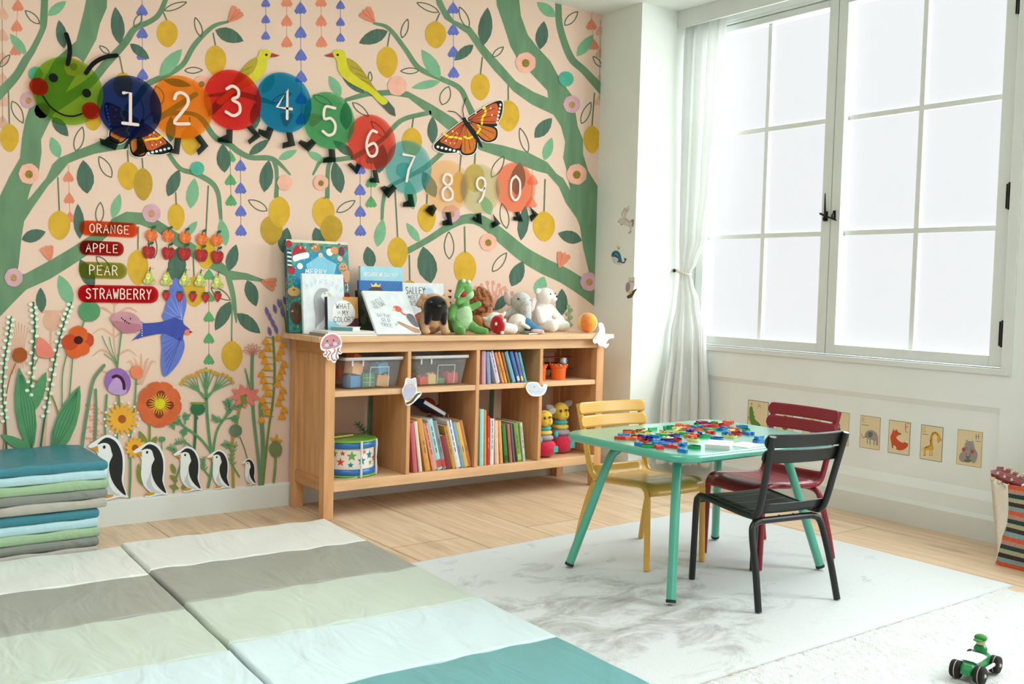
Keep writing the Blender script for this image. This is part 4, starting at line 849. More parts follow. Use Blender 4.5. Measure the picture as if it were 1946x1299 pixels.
book_row(G2, SH0, 2.263, 2.610, (('rose red book against the owl cut-out divider in the lower compartment', 790, 897, 783, 803, 8.5, (198, 102, 114), None, 0), ('cream white book next to the rose red one', 800, 896, 787.5, 801, 7, (228, 210, 194), None, 0),
            ('mustard orange book third from the divider in the lower compartment', 814, 896, 794.5, 798, 10.5, (216, 154, 76), None, 2), ('salmon pink book with dark spine lettering', 827, 896, 808.5, 808, 10.5, (226, 156, 136), None, 5),
            ('pale aqua book with red foot band in the lower compartment', 840, 892, 813.5, 800, 10.5, (164, 216, 226), (200, 80, 70), 4), ('grey book with red dots on its spine', 851, 891, 824, 804, 8.5, (140, 140, 142), (196, 66, 58), 2),
            ('short maroon book standing in front of the grey one', 863, 891, 842, 833, 11.5, (136, 58, 64), None, 0), ('golden brown book with close lettering behind the maroon one', 872, 890, 849, 813, 8, (200, 152, 62), None, 6),
            ('white book with dark spine lettering in the lower compartment', 882, 889, 853.5, 805, 10, (226, 226, 230), None, 6), ('steel blue book between white and yellow ones', 890.5, 887, 865.5, 806, 7, (116, 168, 196), None, 1),
            ('sand yellow book last but one in the lower compartment', 899, 886, 876, 805, 9, (230, 184, 100), None, 1), ('copper brown book leaning on the divider under the upper books', 906.5, 885, 884, 800, 6.5, (202, 134, 80), None, 1)), .17)
t = thing('picture_book', 'dark blue book lying slantwise on top of the leaning books', 'book', (2.395, 4.0, .457), group=G2, rot=(0, .5, 0))
b = MB(); b.bb(0, .14, -.1, .08, 0, .002, cover_mat((40, 74, 130))); b.bb(0, .14, -.1, .08, .018, .020, cover_mat((40, 74, 130))); b.bb(0, .002, -.1, .08, .0, .02, cover_mat((40, 74, 130))); b.build('cover', t)
b = MB(); b.bb(.002, .137, -.097, .077, .002, .018, PAGE2); b.build('pages', t)
book_row(G3, SH0, 2.630, 2.984, (('tall pale turquoise book standing against the divider', 915.5, 885, 916.5, 778, 9, (154, 216, 218), None, 0), ('tall orange book beside the pale turquoise one', 922.5, 884, 922.5, 779, 5.5, (236, 144, 76), None, 0),
            ('narrow red book in the lower compartment', 928, 884, 928.5, 791, 5, (206, 62, 52), None, 2), ('white book with small grey lettering beside the red one', 935, 884, 936, 797, 8.5, (230, 226, 226), None, 5),
            ('pale peach book beside the white one', 945, 880, 943, 798, 8.5, (240, 200, 172), None, 0), ('apricot orange book in the middle of its row', 953.5, 879, 949.5, 798, 7, (238, 166, 106), None, 0),
            ('dark green book leaning in the lower compartment', 963, 878, 957.5, 805, 8, (66, 132, 66), (40, 90, 46), 0), ('dusty brown book beside the dark green one', 972, 878, 966, 805, 6.5, (178, 116, 92), None, 1),
            ('thin purple book in the lower compartment', 978, 878, 971.5, 805, 4.5, (124, 94, 136), None, 0), ('thick leaf green patterned book near the end of its row', 988, 876, 980, 803, 10, (124, 164, 74), (176, 196, 110), 3),
            ('white book with red lettering at the end of its row', 996.5, 875, 990.5, 802, 6, (214, 220, 200), (150, 200, 200), 4)), .18)

# ---------------------------------------------------------------- clear storage bins with toy bricks
BIN = clear((226, 232, 234), .11, .22, 'translucent plastic'); BINR = clear((236, 240, 240), .62, .3, 'frosted rim')
def bin_(cx, w_, label):
    t = thing('storage_bin', label, 'storage box', (cx, 3.812, SH1), group='clear plastic bins in the bookcase')
    H_, dp = .138, .25; b = MB()
    def ring(z):
        s = .86 + .14 * z / H_; hw, hd = w_ / 2 * s, dp / 2 * s; cy = dp / 2; r = .022; out = []
        for sx, sy, a0 in ((1, 1, 0), (-1, 1, PI / 2), (-1, -1, PI), (1, -1, 1.5 * PI)):
            for q in range(5): a = a0 + PI / 2 * q / 4; out.append((sx * (hw - r) + r * math.cos(a), cy + sy * (hd - r) + r * math.sin(a), z))
        return out
    rs = [ring(.003), ring(.03), ring(.09), ring(H_)]; n = len(rs[0])
    b.add([p for r in rs for p in r], [(i * n + k, i * n + (k + 1) % n, (i + 1) * n + (k + 1) % n, (i + 1) * n + k) for i in range(3) for k in range(n)] + [tuple(range(n))[::-1]], BIN, True)
    b.build('tub', t, solid=.0012)
    b = MB(); o1, o2, i1 = ring(H_), [(x * 1.035, dp / 2 + (y - dp / 2) * 1.04, H_ + .001) for x, y, z in ring(H_)], [(x * 1.035, dp / 2 + (y - dp / 2) * 1.04, H_ - .012) for x, y, z in ring(H_)]
    b.add(o1 + o2 + i1, [(k, (k + 1) % n, n + (k + 1) % n, n + k) for k in range(n)] + [(n + k, n + (k + 1) % n, 2 * n + (k + 1) % n, 2 * n + k) for k in range(n)], BINR, True); b.build('rim', t, solid=.0015)
    b = MB()
    for x0, x1, z0, z1 in ((-.02, .075, .093, .097), (-.02, -.016, .01, .097), (.071, .075, .01, .097)):
        b.add([(x0, .0175 - (z0 - .02) * .12 - .0012, z0), (x1, .0175 - (z0 - .02) * .12 - .0012, z0), (x1, .0175 - (z1 - .02) * .12 - .0012, z1), (x0, .0175 - (z1 - .02) * .12 - .0012, z1)], [(0, 1, 2, 3)], BINR)
    for sx in (-.40, -.22): b.bb(w_ * sx, w_ * sx + .006, -.004, .0005, H_ - .036, H_ - .010, BINR)
    b.build('front_frame', t)
    return t
bin_(2.095, .285, 'clear plastic bin filled with big coloured toy bricks')
bin_(2.440, .290, 'clear plastic bin with a few bricks at the bottom')
def brick(cx, cy, z, dx, dy, dz, colr, label, rot=(0, 0, 0), grid=False, studs=True, grp='bricks in the full bin'):
    m = mat(colr, rough=.35, var=.03, scale=12, spec=.5)
    t = thing('toy_brick', label, 'toy brick', (cx, cy, z), group=grp, rot=rot)
    b = MB(); b.bb(-dx / 2, dx / 2, -dy / 2, dy / 2, 0, dz, m)
    if grid:
        w_ = mat((190, 214, 190), rough=.5)
        for q in (-1 / 6, 1 / 6): b.bb(dx * q - .0008, dx * q + .0008, -dy / 2 - .0006, -dy / 2, .004, dz - .004, w_); b.bb(-dx / 2 + .004, dx / 2 - .004, -dy / 2 - .0006, -dy / 2, dz * (.5 + q) - .0008, dz * (.5 + q) + .0008, w_)
    b.build('body', t, bevel=.0025)
    if studs:
        b = MB()
        for q in (-.25, .25): b.lathe([(.009, 0), (.009, .005), (.008, .006), (0, .006)], m, 12, (dx * q, 0, dz))
        b.build('studs', t)
z0 = SH1 + .006
for a in ((2.012, 3.868, z0 + .001, .062, .05, .05, (60, 140, 196), 'blue brick lying low in the full bin', (0, 0, .3)), (2.082, 3.868, z0, .062, .045, .062, (44, 120, 70), 'green brick with a pale grid in the full bin', (0, 0, .05), True, False), (2.155, 3.868, z0, .056, .045, .05, (232, 176, 106), 'sandy yellow brick beside the green one', (0, .12, -.2)),
          (2.015, 3.865, z0 + .058, .07, .05, .05, (238, 172, 110), 'pale orange brick heaped on the blue one', (0, .2, .4)), (1.995, 3.935, z0 + .03, .05, .05, .06, (204, 88, 74), 'red brick at the back left of the full bin', (0, 0, .2)), (2.150, 3.870, z0 + .06, .062, .05, .045, (84, 160, 206), 'light blue brick on top of the sandy one', (0, -.1, .3)),
          (2.085, 3.93, z0 + .068, .06, .05, .04, (188, 92, 84), 'brick red block at the back of the full bin', (0, 0, -.2)), (2.045, 3.92, z0 + .112, .055, .045, .030, (240, 128, 60), 'bright orange brick sticking out above the rim', (0, .25, .5))): brick(*a)
G4 = 'bricks in the half empty bin'
for a in ((2.358, 3.865, z0, .05, .045, .035, (206, 64, 44), 'red brick in the corner of the half empty bin', (0, 0, .2)), (2.410, 3.87, z0 + .0, .04, .045, .045, (232, 206, 130), 'cream yellow brick in the half empty bin', (0, 0, -.1)), (2.455, 3.868, z0, .04, .04, .024, (70, 140, 84), 'small green brick in the half empty bin', (0, 0, .1)),
          (2.515, 3.870, z0, .065, .05, .05, (206, 66, 60), 'large red brick at the end of the half empty bin', (0, 0, .15)), (2.462, 3.92, z0, .05, .04, .045, (196, 60, 56), 'second red brick behind the small green one', (0, 0, -.3))): brick(*a, grp=G4)
t = thing('toy_plant', 'small green leafy toy piece standing among the bricks', 'toy', (2.372, 3.93, z0))
b = MB(); b.tube([(0, 0, 0), (.004, 0, .04)], .003, LEAFG, 8); b.build('stem', t)
b = MB()
for k in range(6): a = k * 1.05; b.ell((.012 * math.cos(a), .012 * math.sin(a), .045 + .004 * k), (.011, .005, .007), mat((84, 140, 70), rough=.6), Matrix.Rotation(a, 3, 'Z'), 10, 6)
b.build('foliage', t)

# ---------------------------------------------------------------- toy drum
DC = (2.040, 3.945)
t = thing('toy_drum', 'toy drum with coloured stars and blue and green hoops', 'drum', (DC[0], DC[1], SH0 + .006))
DBLUE, DGRN, DWH = mat((34, 112, 184), rough=.3, var=.03, spec=.6), mat((116, 182, 74), rough=.35, var=.04, spec=.5), mat((240, 236, 226), rough=.4, var=.015)
R = .115
b = MB(); b.lathe([(R, .02), (R, .128)], DWH, 48)
dd = Draw(b, lambda u, v, h: Vector(((R + h) * math.cos(u / R), (R + h) * math.sin(u / R), v)), .0006, .0002)
def star(cu, cv, s, m, rot=.3):
    pts = [(cu + s * (1 if i % 2 == 0 else .42) * math.cos(rot + PI * i / 5), cv + s * (1 if i % 2 == 0 else .42) * math.sin(rot + PI * i / 5)) for i in range(10)]
    dd.poly(pts, m); 
SR, SG, ST, SO = mat((212, 72, 48), rough=.4), mat((110, 172, 80), rough=.4), mat((34, 140, 152), rough=.4), mat((232, 120, 84), rough=.4)
for k in range(3):
    for a, v, s, m in ((0, .1, .013, SR), (-.08, .062, .020, SR), (.34, .088, .024, SG), (.30, .05, .015, ST), (.74, .066, .022, ST), (.85, .104, .013, SO), (1.12, .088, .022, ST), (1.18, .054, .014, SG), (1.45, .070, .02, SR), (1.75, .098, .018, SG)): star((-2.25 + a + k * 2.1) * R, v, s, m)
b.build('shell', t)
for z in (0.0, .118):
    b = MB(); b.lathe([(R, z), (R + .007, z + .002), (R + .008, z + .015), (R + .006, z + .028), (R, z + .030)], DBLUE, 48); b.build('hoop', t)
    zz = -.004 if z == 0 else .146
    b = MB(); b.lathe([(R - .004, zz), (R + .009, zz), (R + .010, zz + .004), (R + .008, zz + .008), (R - .004, zz + .008)], DGRN, 48); b.build('rim', t)
b = MB(); b.lathe([(0, .1505), (R - .002, .1505), (R - .002, .148)], mat((150, 130, 92), rough=.6, var=.06), 40); b.build('drumhead', t)
for a in (-.72, .4, 1.5, 2.6, 3.7, 4.7):
    b = MB(); c, s = math.cos(a), math.sin(a)
    b.tube([((R + .010) * c, (R + .010) * s, .154), ((R + .012) * c, (R + .012) * s, .13), ((R + .010) * c, (R + .010) * s, .07), ((R + .012) * c, (R + .012) * s, .02), ((R + .01) * c, (R + .01) * s, -.004)], [.006, .006, .0035, .006, .006], mat((225, 225, 222), rough=.3), 8); b.build('tension_rod', t)
t = thing('drumstick', 'pale wooden drumstick lying on the toy drum', 'drumstick', (1.985, 3.92, SH0 + .1655), rot=(0, 0, .25))
WOOD = mat((214, 170, 110), rough=.5, var=.08, stretch=(1, 8, 8))
b = MB(); b.tube([(-.06, 0, .004), (.05, 0, .004), (.075, 0, .0045)], [.004, .004, .0045], WOOD, 10); b.build('shaft', t)
b = MB(); b.ell((-.065, 0, .007), (.012, .008, .007), WOOD); b.build('tip', t)
t = thing('cord', 'pale grey cord lying under the toy drum', 'cord', (1.93, 3.83, SH0))
b = MB(); b.tube(spline([(-.03, .03, .003), (.0, .0, .003), (.05, -.016, .003), (.09, -.008, .003), (.115, .012, .004), (.118, .02, .003)], 6), .0022, mat((196, 188, 172), rough=.6), 8); b.build('cable', t)

# ---------------------------------------------------------------- orange buckets and red toy biplane
ORG = mat((240, 108, 34), rough=.35, var=.04, spec=.5)
for cx, cy, r, lab in ((3.062, 3.885, .030, 'narrow orange toy bucket half hidden by the divider'), (3.166, 3.870, .040, 'wide orange toy bucket with a scalloped rim on the top right shelf')):
    t = thing('toy_bucket', lab, 'toy bucket', (cx, cy, SH1), group='orange toy buckets')
    b = MB(); b.lathe([(r * .86, .0), (r * .9, .004), (r * .96, .05), (r, .068), (r * .9, .068), (r * .8, .01), (0, .008)], ORG, 28); b.build('body', t)
    b = MB(); b.lathe([(r * 1.0, .058), (r * 1.1, .06), (r * 1.1, .074), (r * .98, .076), (r * .98, .06)], ORG, 28)
    for k in range(12): a = 2 * PI * k / 12; b.ell((r * 1.06 * math.cos(a), r * 1.06 * math.sin(a), .074), (.007, .007, .006), ORG, None, 8, 6)
    b.build('scalloped_rim', t)
    b = MB()
    for k in range(7): a = k * .9; b.ell((r * .5 * math.cos(a), r * .5 * math.sin(a), .070), (.010, .010, .009), mat([(120, 80, 130), (230, 226, 214), (70, 90, 150), (200, 160, 60)][k % 4], rough=.5), None, 10, 6)
    b.build('beads', t)
CRIM = mat((150, 26, 34), rough=.35, var=.05, spec=.5)
t = thing('toy_biplane', 'dark red toy biplane parked behind the orange buckets', 'toy plane', (3.215, 3.985, SH1))
b = MB(); b.tube([(0, -.075, .058), (0, -.05, .060), (0, .02, .058), (0, .085, .066)], [.014, .021, .019, .006], CRIM, 14); b.build('fuselage', t)
for z in (.046, .106): b = MB(); b.box((0, -.03, z), (.20, .045, .004), CRIM); b.build('wing', t, bevel=.0015)
for x in (-.075, -.035, .035, .075):
    b = MB(); b.tube([(x, -.032, .048), (x, -.028, .104)], .0015, mat((210, 206, 200), rough=.3), 6); b.build('strut', t)
b = MB(); b.box((0, .082, .068), (.07, .022, .003), CRIM); b.box((0, .085, .086), (.003, .024, .036), CRIM); b.build('tail', t, bevel=.001)
b = MB(); b.lathe([(.006, -.086), (.020, -.083), (.022, -.074), (.019, -.07)], mat((228, 230, 232), rough=.3), 18, (0, 0, .058), rot=Matrix.Rotation(-PI / 2, 3, 'X') @ Matrix.Scale(-1, 3, (0, 0, 1))); b.build('nose_ring', t)
for x in (-.03, .03):
    b = MB(); b.lathe([(0, -.004), (.016, -.004), (.017, 0), (.016, .004), (0, .004)], mat((40, 120, 190), rough=.4), 18, (x, -.045, .0172), rot=Matrix.Rotation(PI / 2, 3, 'Y')); b.tube([(x * .8, -.045, .0172), (x * .4, -.04, .046)], .0018, mat((200, 200, 200), rough=.3), 6); b.build('wheel', t)
t = thing('toy_ball', 'small white toy ball with a blue spot on the orange bucket', 'ball', (3.196, 3.866, SH1 + .0925))
b = MB(); b.ell((0, 0, 0), .0175, mat((232, 236, 240), rough=.35)); b.build('body', t)
b = MB(); b.ell((.004, -.0085, .001), .0105, mat((44, 130, 196), rough=.35)); b.build('spot', t)
# ---------------------------------------------------------------- soft toys: helper that melts rounded pieces into one skin
def plush(name, parent, blobs, voxel=.004, smooth=4, noise=0.0):
    """blobs: ('e', centre, radii, euler degrees, material) or ('c', a, b, ra, rb, material)"""
    b = MB(); M = []
    for q in blobs:
        if q[0] == 'e':
            rot = Euler([math.radians(x) for x in q[3]]).to_matrix() if q[3] else Matrix.Identity(3)
            r = (q[2],) * 3 if isinstance(q[2], (int, float)) else q[2]
            b.ell(q[1], r, q[4], rot, 20, 12); M.append(('e', Vector(q[1]), r, rot.inverted(), q[4]))
        else:
            a, e = Vector(q[1]), Vector(q[2]); n = max(3, int((e - a).length / min(q[3], q[4]) * 1.6))
            for i in range(n + 1): f = i / n; b.ell(a.lerp(e, f), q[3] + (q[4] - q[3]) * f, q[5], None, 14, 8)
            M.append(('c', a, e, q[3], q[4], q[5]))
    me = bpy.data.meshes.new('draft'); me.from_pydata(b.v, [], b.f); o = bpy.data.objects.new('draft', me); COL.objects.link(o)
    r = o.modifiers.new('r', 'REMESH'); r.mode = 'VOXEL'; r.voxel_size = voxel
    s = o.modifiers.new('s', 'SMOOTH'); s.factor = .5; s.iterations = smooth
    dg = bpy.context.evaluated_depsgraph_get(); dg.update()
    out = bpy.data.meshes.new_from_object(o.evaluated_get(dg)); bpy.data.objects.remove(o)
    out.name = name; out.materials.clear(); mats = []
    for q in M:
        if q[-1] not in mats: mats.append(q[-1]); out.materials.append(q[-1])
    if len(mats) > 1:
        for p in out.polygons:
            c = p.center; best = None
            for q in M:
                if q[0] == 'e':
                    v = q[3] @ (c - q[1]); d = math.sqrt((v.x / q[2][0]) ** 2 + (v.y / q[2][1]) ** 2 + (v.z / q[2][2]) ** 2); d = (d - 1) * min(q[2])
                else:
                    ab = q[2] - q[1]; f = max(0, min(1, (c - q[1]).dot(ab) / ab.length_squared)); d = (c - q[1].lerp(q[2], f)).length - (q[3] + (q[4] - q[3]) * f)
                if best is None or d < best[0]: best = (d, q[-1])
            p.material_index = mats.index(best[1])
    if noise:
        rr = random.Random(3)
        for v in out.vertices: v.co += v.normal * rr.uniform(-noise, noise)
    for p in out.polygons: p.use_smooth = True
    ob = bpy.data.objects.new(name, out); COL.objects.link(ob); ob.parent = parent
    return ob
def fur(c, **k): return mat(c, rough=.95, var=k.pop('var', .07), scale=k.pop('scale', 60), bump=k.pop('bump', .35), bscale=k.pop('bscale', 260), spec=.08, sheen=.4, **k)
def dots(parent, name, items, m):
    for c, r in items: b = MB(); b.ell(c, r, m, None, 12, 8); b.build(name, parent)
EYEB = mat((14, 12, 12), rough=.15, var=.0, spec=.7)

# ring-stacking puppies in the lowest compartment
YP, TP, YR, GR, RP = fur((238, 200, 72)), fur((66, 184, 182)), fur((236, 204, 96)), fur((168, 164, 176)), fur((214, 44, 78))
BRN = mat((92, 56, 34), rough=.7)
for x, y, s, lab in ((3.088, 3.872, .92, 'yellow headed ring stacker puppy half hidden by the divider'), (3.236, 3.930, 1.02, 'yellow headed ring stacker puppy nearest the yellow chair')):
    t = thing('stacking_toy', lab, 'soft toy', (x, y, SH0 + .001), group='ring stacker puppies'); t.scale = (s, s, s)
    for nm, z, r, h, m in (('base', .046, .070, .045, RP), ('grey_ring', .104, .051, .0175, GR), ('yellow_ring', .131, .044, .0145, YR), ('turquoise_ring', .154, .039, .0125, TP)):
        b = MB(); n = 26; b.lathe([(0, z - h)] + [(r * math.cos(a) ** .6 if abs(math.cos(a)) > 1e-6 else 0, z + h * math.sin(a)) for a in [(-.5 + i / 10) * PI for i in range(1, 10)]] + [(0, z + h)], m, n); b.build(nm, t)
    plush('head', t, [('e', (0, 0, .207), (.046, .042, .045), None, YP), ('e', (0, -.018, .192), (.036, .030, .030), None, YP)], .004, 4)
    for sx in (-1, 1): plush('ear', t, [('e', (sx * .055, .012, .232 + .008 * sx), (.034, .012, .018), (0, -18 * sx, 0), fur((176, 172, 170)))], .003, 2)
    dots(t, 'eye', [((-.026, -.036, .214), (.008, .004, .008)), ((.026, -.036, .214), (.008, .004, .008))], BRN); dots(t, 'nose', [((0, -.046, .218), (.008, .005, .006))], BRN)
    b = MB(); b.tube([(0, -.0495, .210), (0, -.0505, .190)], .0012, BRN, 6); b.tube([(-.008, -.046, .180), (0, -.048, .177), (.008, -.046, .180)], .0012, BRN, 6); b.build('mouth', t)
    b = MB(); b.box((.030, -.066, .045), (.030, .004, .034), TP); b.build('tag', t, bevel=.0015)
    plush('paw', t, [('c', (-.052, -.035, .105), (-.068, -.052, .098), .011, .013, TP)], .003, 2)

# ---------------------------------------------------------------- cut-outs clipped to the bookcase
CARD = mat((246, 244, 240), rough=.6, var=.01)
def cutout(name, label, plane, outline, ox, oy, paintfn, group='animal cut-outs on the bookcase', th=.003):
    c = P(ox, oy, 1, plane); t = thing(name, label, 'cut-out', c, group=group)
    fn = lambda u, v, h: P(u, v, 1, plane) - c - Vector((0, h, 0))
    b = MB(); b.prism([(p.x, p.y) for p in closed(outline, 3)], fn, 0, th, CARD); b.build('board', t)
    b = MB(); dd = Draw(b, fn, th + .0003, .0002); paintfn(dd); b.build('painting', t)
    return t
Z1 = lambda X, Y: (510 + X / 10.81, 615 + Y / 10.81)
PKJ, PKD, BLUSH = mat((206, 140, 150), rough=.6, var=.12, scale=80), mat((176, 120, 134), rough=.6), mat((196, 212, 228), rough=.6)
def jelly(d):
    d.blob([Z1(*p) for p in ((1085, 420), (1130, 310), (1200, 240), (1300, 212), (1400, 240), (1465, 320), (1480, 410), (1440, 450), (1380, 490), (1300, 500), (1200, 525), (1110, 500))], PKJ); d.layer(2)
    d.ell(*Z1(1195, 440), 4.3, 3.6, BLUSH); d.ell(*Z1(1365, 410), 4.0, 3.4, BLUSH); d.ell(*Z1(1200, 352), 1.5, 1.6, BRN); d.ell(*Z1(1332, 337), 1.5, 1.6, BRN)
    d.stroke([Z1(*p) for p in ((1245, 425), (1280, 445), (1310, 425))], .8, BRN)
    for pts in (((1175, 545), (1200, 590), (1170, 640), (1150, 625)), ((1225, 545), (1270, 590), (1215, 660), (1230, 715)), ((1345, 510), (1360, 560), (1290, 650), (1320, 740), (1360, 745)), ((1420, 500), (1405, 590), (1385, 660), (1405, 715)), ((1450, 490), (1430, 550), (1475, 590))): d.stroke([Z1(*p) for p in pts], [1.6, 2.0, 2.0, 2.6, 3.2][:len(pts)], PKD)
cutout('jellyfish_cutout', 'pink smiling jellyfish cut-out clipped to the bookcase corner', 3.751, [Z1(*p) for p in ((1060, 430), (1090, 310), (1180, 220), (1300, 185), (1420, 220), (1490, 310), (1505, 430), (1470, 540), (1510, 590), (1470, 630), (1425, 610), (1440, 700), (1390, 745), (1380, 790), (1320, 795), (1280, 745), (1220, 745), (1190, 690), (1140, 670), (1120, 620), (1160, 570), (1080, 530))], 630, 660, jelly)
Z2 = lambda X, Y: (530 + X / 4.33, 630 + Y / 4.33)
def owl2(d):
    d.blob([Z2(*p) for p in ((1022, 470), (1050, 430), (1100, 430), (1125, 460), (1120, 500), (1090, 540), (1040, 560), (1020, 520))], mat((190, 192, 216), rough=.6, var=.06)); d.blob([Z2(*p) for p in ((1052, 390), (1085, 396), (1118, 385), (1126, 430), (1100, 450), (1060, 445))], mat((214, 216, 222), rough=.6)); d.layer(2)
    for X in (1068, 1100): d.ell(*Z2(X, 420), 2.2, 2.4, CARD); d.ell(*Z2(X, 438), 1.6, 1.4, mat((226, 170, 160), rough=.6)); d.layer(); d.ell(*Z2(X, 420), .9, 1, BRN)
    d.ell(*Z2(1085, 434), 1.0, 1.6, mat((226, 180, 80), rough=.6)); d.stroke([Z2(*p) for p in ((1050, 590), (1090, 570), (1130, 520), (1160, 505))], [4.2, 4.6, 4.2, 2], mat((96, 84, 62), rough=.7, var=.1)); d.layer()
    d.stroke([Z2(*p) for p in ((1055, 560), (1075, 556), (1095, 545))], 2.2, mat((226, 186, 96), rough=.6))
cutout('owl_cutout', 'pale lilac owl cut-out on a branch clipped to the bookcase divider', 3.784, [Z2(*p) for p in ((1010, 490), (1030, 440), (1045, 380), (1085, 388), (1122, 378), (1132, 430), (1135, 490), (1165, 492), (1168, 520), (1120, 570), (1080, 602), (1045, 605), (1035, 570))], 780, 745, owl2)
Z3 = lambda X, Y: (880 + X / 4.997, 640 + Y / 4.997)
def whale2(d):
    d.blob([Z3(*p) for p in ((602, 470), (630, 440), (690, 440), (730, 480), (765, 480), (780, 465), (775, 500), (740, 540), (680, 548), (630, 530))], mat((206, 218, 228), rough=.6, var=.05)); d.layer(2); d.ell(*Z3(672, 472), 1.2, 1.2, mat((120, 140, 160), rough=.6)); d.stroke([Z3(*p) for p in ((612, 500), (660, 520), (720, 518))], 1.0, mat((180, 196, 208), rough=.6))
cutout('whale_cutout', 'white and pale blue whale cut-out clipped to the bookcase shelf edge', 3.785, [Z3(*p) for p in ((594, 470), (620, 432), (660, 426), (705, 432), (735, 468), (752, 474), (762, 450), (795, 450), (792, 490), (770, 540), (720, 562), (650, 558), (608, 520))], 1018, 740, whale2)
Z4 = lambda X, Y: (1080 + X / 11.81, 590 + Y / 11.81)
def uni2(d):
    d.blob([Z4(*p) for p in ((700, 320), (760, 300), (780, 360), (810, 540), (830, 640), (800, 740), (720, 770), (660, 700), (630, 650), (690, 480))], mat((222, 228, 238), rough=.6, var=.04)); d.layer(2)
    d.stroke([Z4(*p) for p in ((600, 640), (620, 580), (650, 540))], .9, PKD); d.stroke([Z4(*p) for p in ((660, 700), (740, 740), (800, 740))], .7, mat((190, 204, 216), rough=.6))
cutout('unicorn_cutout', 'white prancing unicorn cut-out clipped to the far end of the bookcase top', 3.751, [Z4(*p) for p in ((670, 290), (730, 268), (780, 310), (810, 400), (830, 530), (930, 540), (1020, 590), (900, 640), (860, 700), (840, 750), (900, 735), (890, 790), (830, 840), (780, 800), (690, 790), (640, 720), (590, 740), (545, 680), (580, 600), (660, 500), (690, 420))], 1142, 640, uni2)

# stickers on the side of the corner column
def colstick(name, label, ox, oy, fnpaint):
    c = P(ox, oy, 0, 3.6392); t = thing(name, label, 'wall sticker', c, group='animal stickers on the column')
    fn = lambda u, v, h: P(u, v, 0, 3.6392 - h) - c
    b = MB(); fnpaint(Draw(b, fn, .0002, .00015)); b.build('painting', t)
Z5 = lambda X, Y: (1130 + X / 5.905, 380 + Y / 5.905)
LG, BEI, TEA2 = mat((218, 214, 206), rough=.7), mat((200, 184, 174), rough=.7), mat((44, 116, 138), rough=.6, var=.06)
def uni3(d):
    d.blob([Z5(*p) for p in ((330, 100), (360, 85), (395, 105), (370, 130), (350, 200), (405, 240), (412, 330), (400, 375), (380, 370), (395, 310), (330, 280), (300, 275), (265, 245), (280, 205), (320, 190))], LG); d.layer(2)
    d.stroke([Z5(*p) for p in ((335, 105), (310, 140), (308, 185))], 1.6, BEI); d.stroke([Z5(*p) for p in ((350, 210), (385, 245), (410, 240))], 3, BEI); d.stroke([Z5(*p) for p in ((410, 240), (430, 225), (425, 290))], 3.2, mat((168, 146, 140), rough=.7)); d.stroke([Z5(375, 90), Z5(386, 65)], 1.2, BEI)
    for p in ((358, 118), (336, 103), (267, 243), (298, 276), (383, 368), (406, 356)): d.ell(*Z5(*p), 1.0, 1.0, BRN, n=8)
def whale3(d):
    d.blob([Z5(*p) for p in ((188, 640), (230, 650), (290, 700), (330, 710), (270, 725), (215, 705))], LG); d.layer()
    d.blob([Z5(*p) for p in ((188, 630), (200, 585), (240, 565), (280, 590), (300, 650), (310, 690), (335, 685), (330, 650), (358, 660), (345, 690), (330, 710), (290, 700), (255, 695), (265, 665), (230, 640))], TEA2); d.layer(2)
    d.ell(*Z5(215, 605), 1.2, 1.2, BLACK, n=8); d.stroke([Z5(*p) for p in ((222, 610), (240, 605), (262, 625))], .9, mat((160, 200, 210), rough=.6))
    for q in ((250, 520), (268, 515), (288, 530)): d.stroke([Z5(268, 558), Z5(*q)], .8, mat((150, 150, 146), rough=.7))
def owl3(d):
    d.blob([Z5(*p) for p in ((385, 865), (412, 875), (445, 862), (448, 900), (445, 970), (415, 1030), (380, 1030), (375, 930))], LG); d.layer()
    d.blob([Z5(*p) for p in ((375, 920), (398, 950), (390, 1010), (365, 1035), (348, 1000), (352, 945))], mat((164, 144, 172), rough=.7, var=.06)); d.layer()
    for X in (400, 430): d.ell(*Z5(X, 900), 1.9, 2.1, CARD, n=12); d.layer(); d.ell(*Z5(X, 900), .9, .9, BRN, n=8); d.ell(*Z5(X, 916), 1.3, 1.2, mat((150, 96, 80), rough=.7), n=8)
    d.ell(*Z5(414, 910), .9, 1.5, mat((222, 172, 84), rough=.6), n=8); d.stroke([Z5(*p) for p in ((380, 1085), (410, 1070), (445, 1020), (470, 1000))], [6.5, 6.5, 4.5, 2], mat((86, 74, 46), rough=.7, var=.1)); d.layer(); d.stroke([Z5(*p) for p in ((390, 1045), (410, 1042))], 3.4, mat((222, 178, 92), rough=.6))
colstick('unicorn_sticker', 'pale unicorn wall sticker highest on the corner column', 1191, 418, uni3)
colstick('whale_sticker', 'teal blue spouting whale wall sticker on the corner column', 1176, 486, whale3)
colstick('owl_sticker', 'lilac owl on a branch wall sticker lowest on the corner column', 1199, 547, owl3)

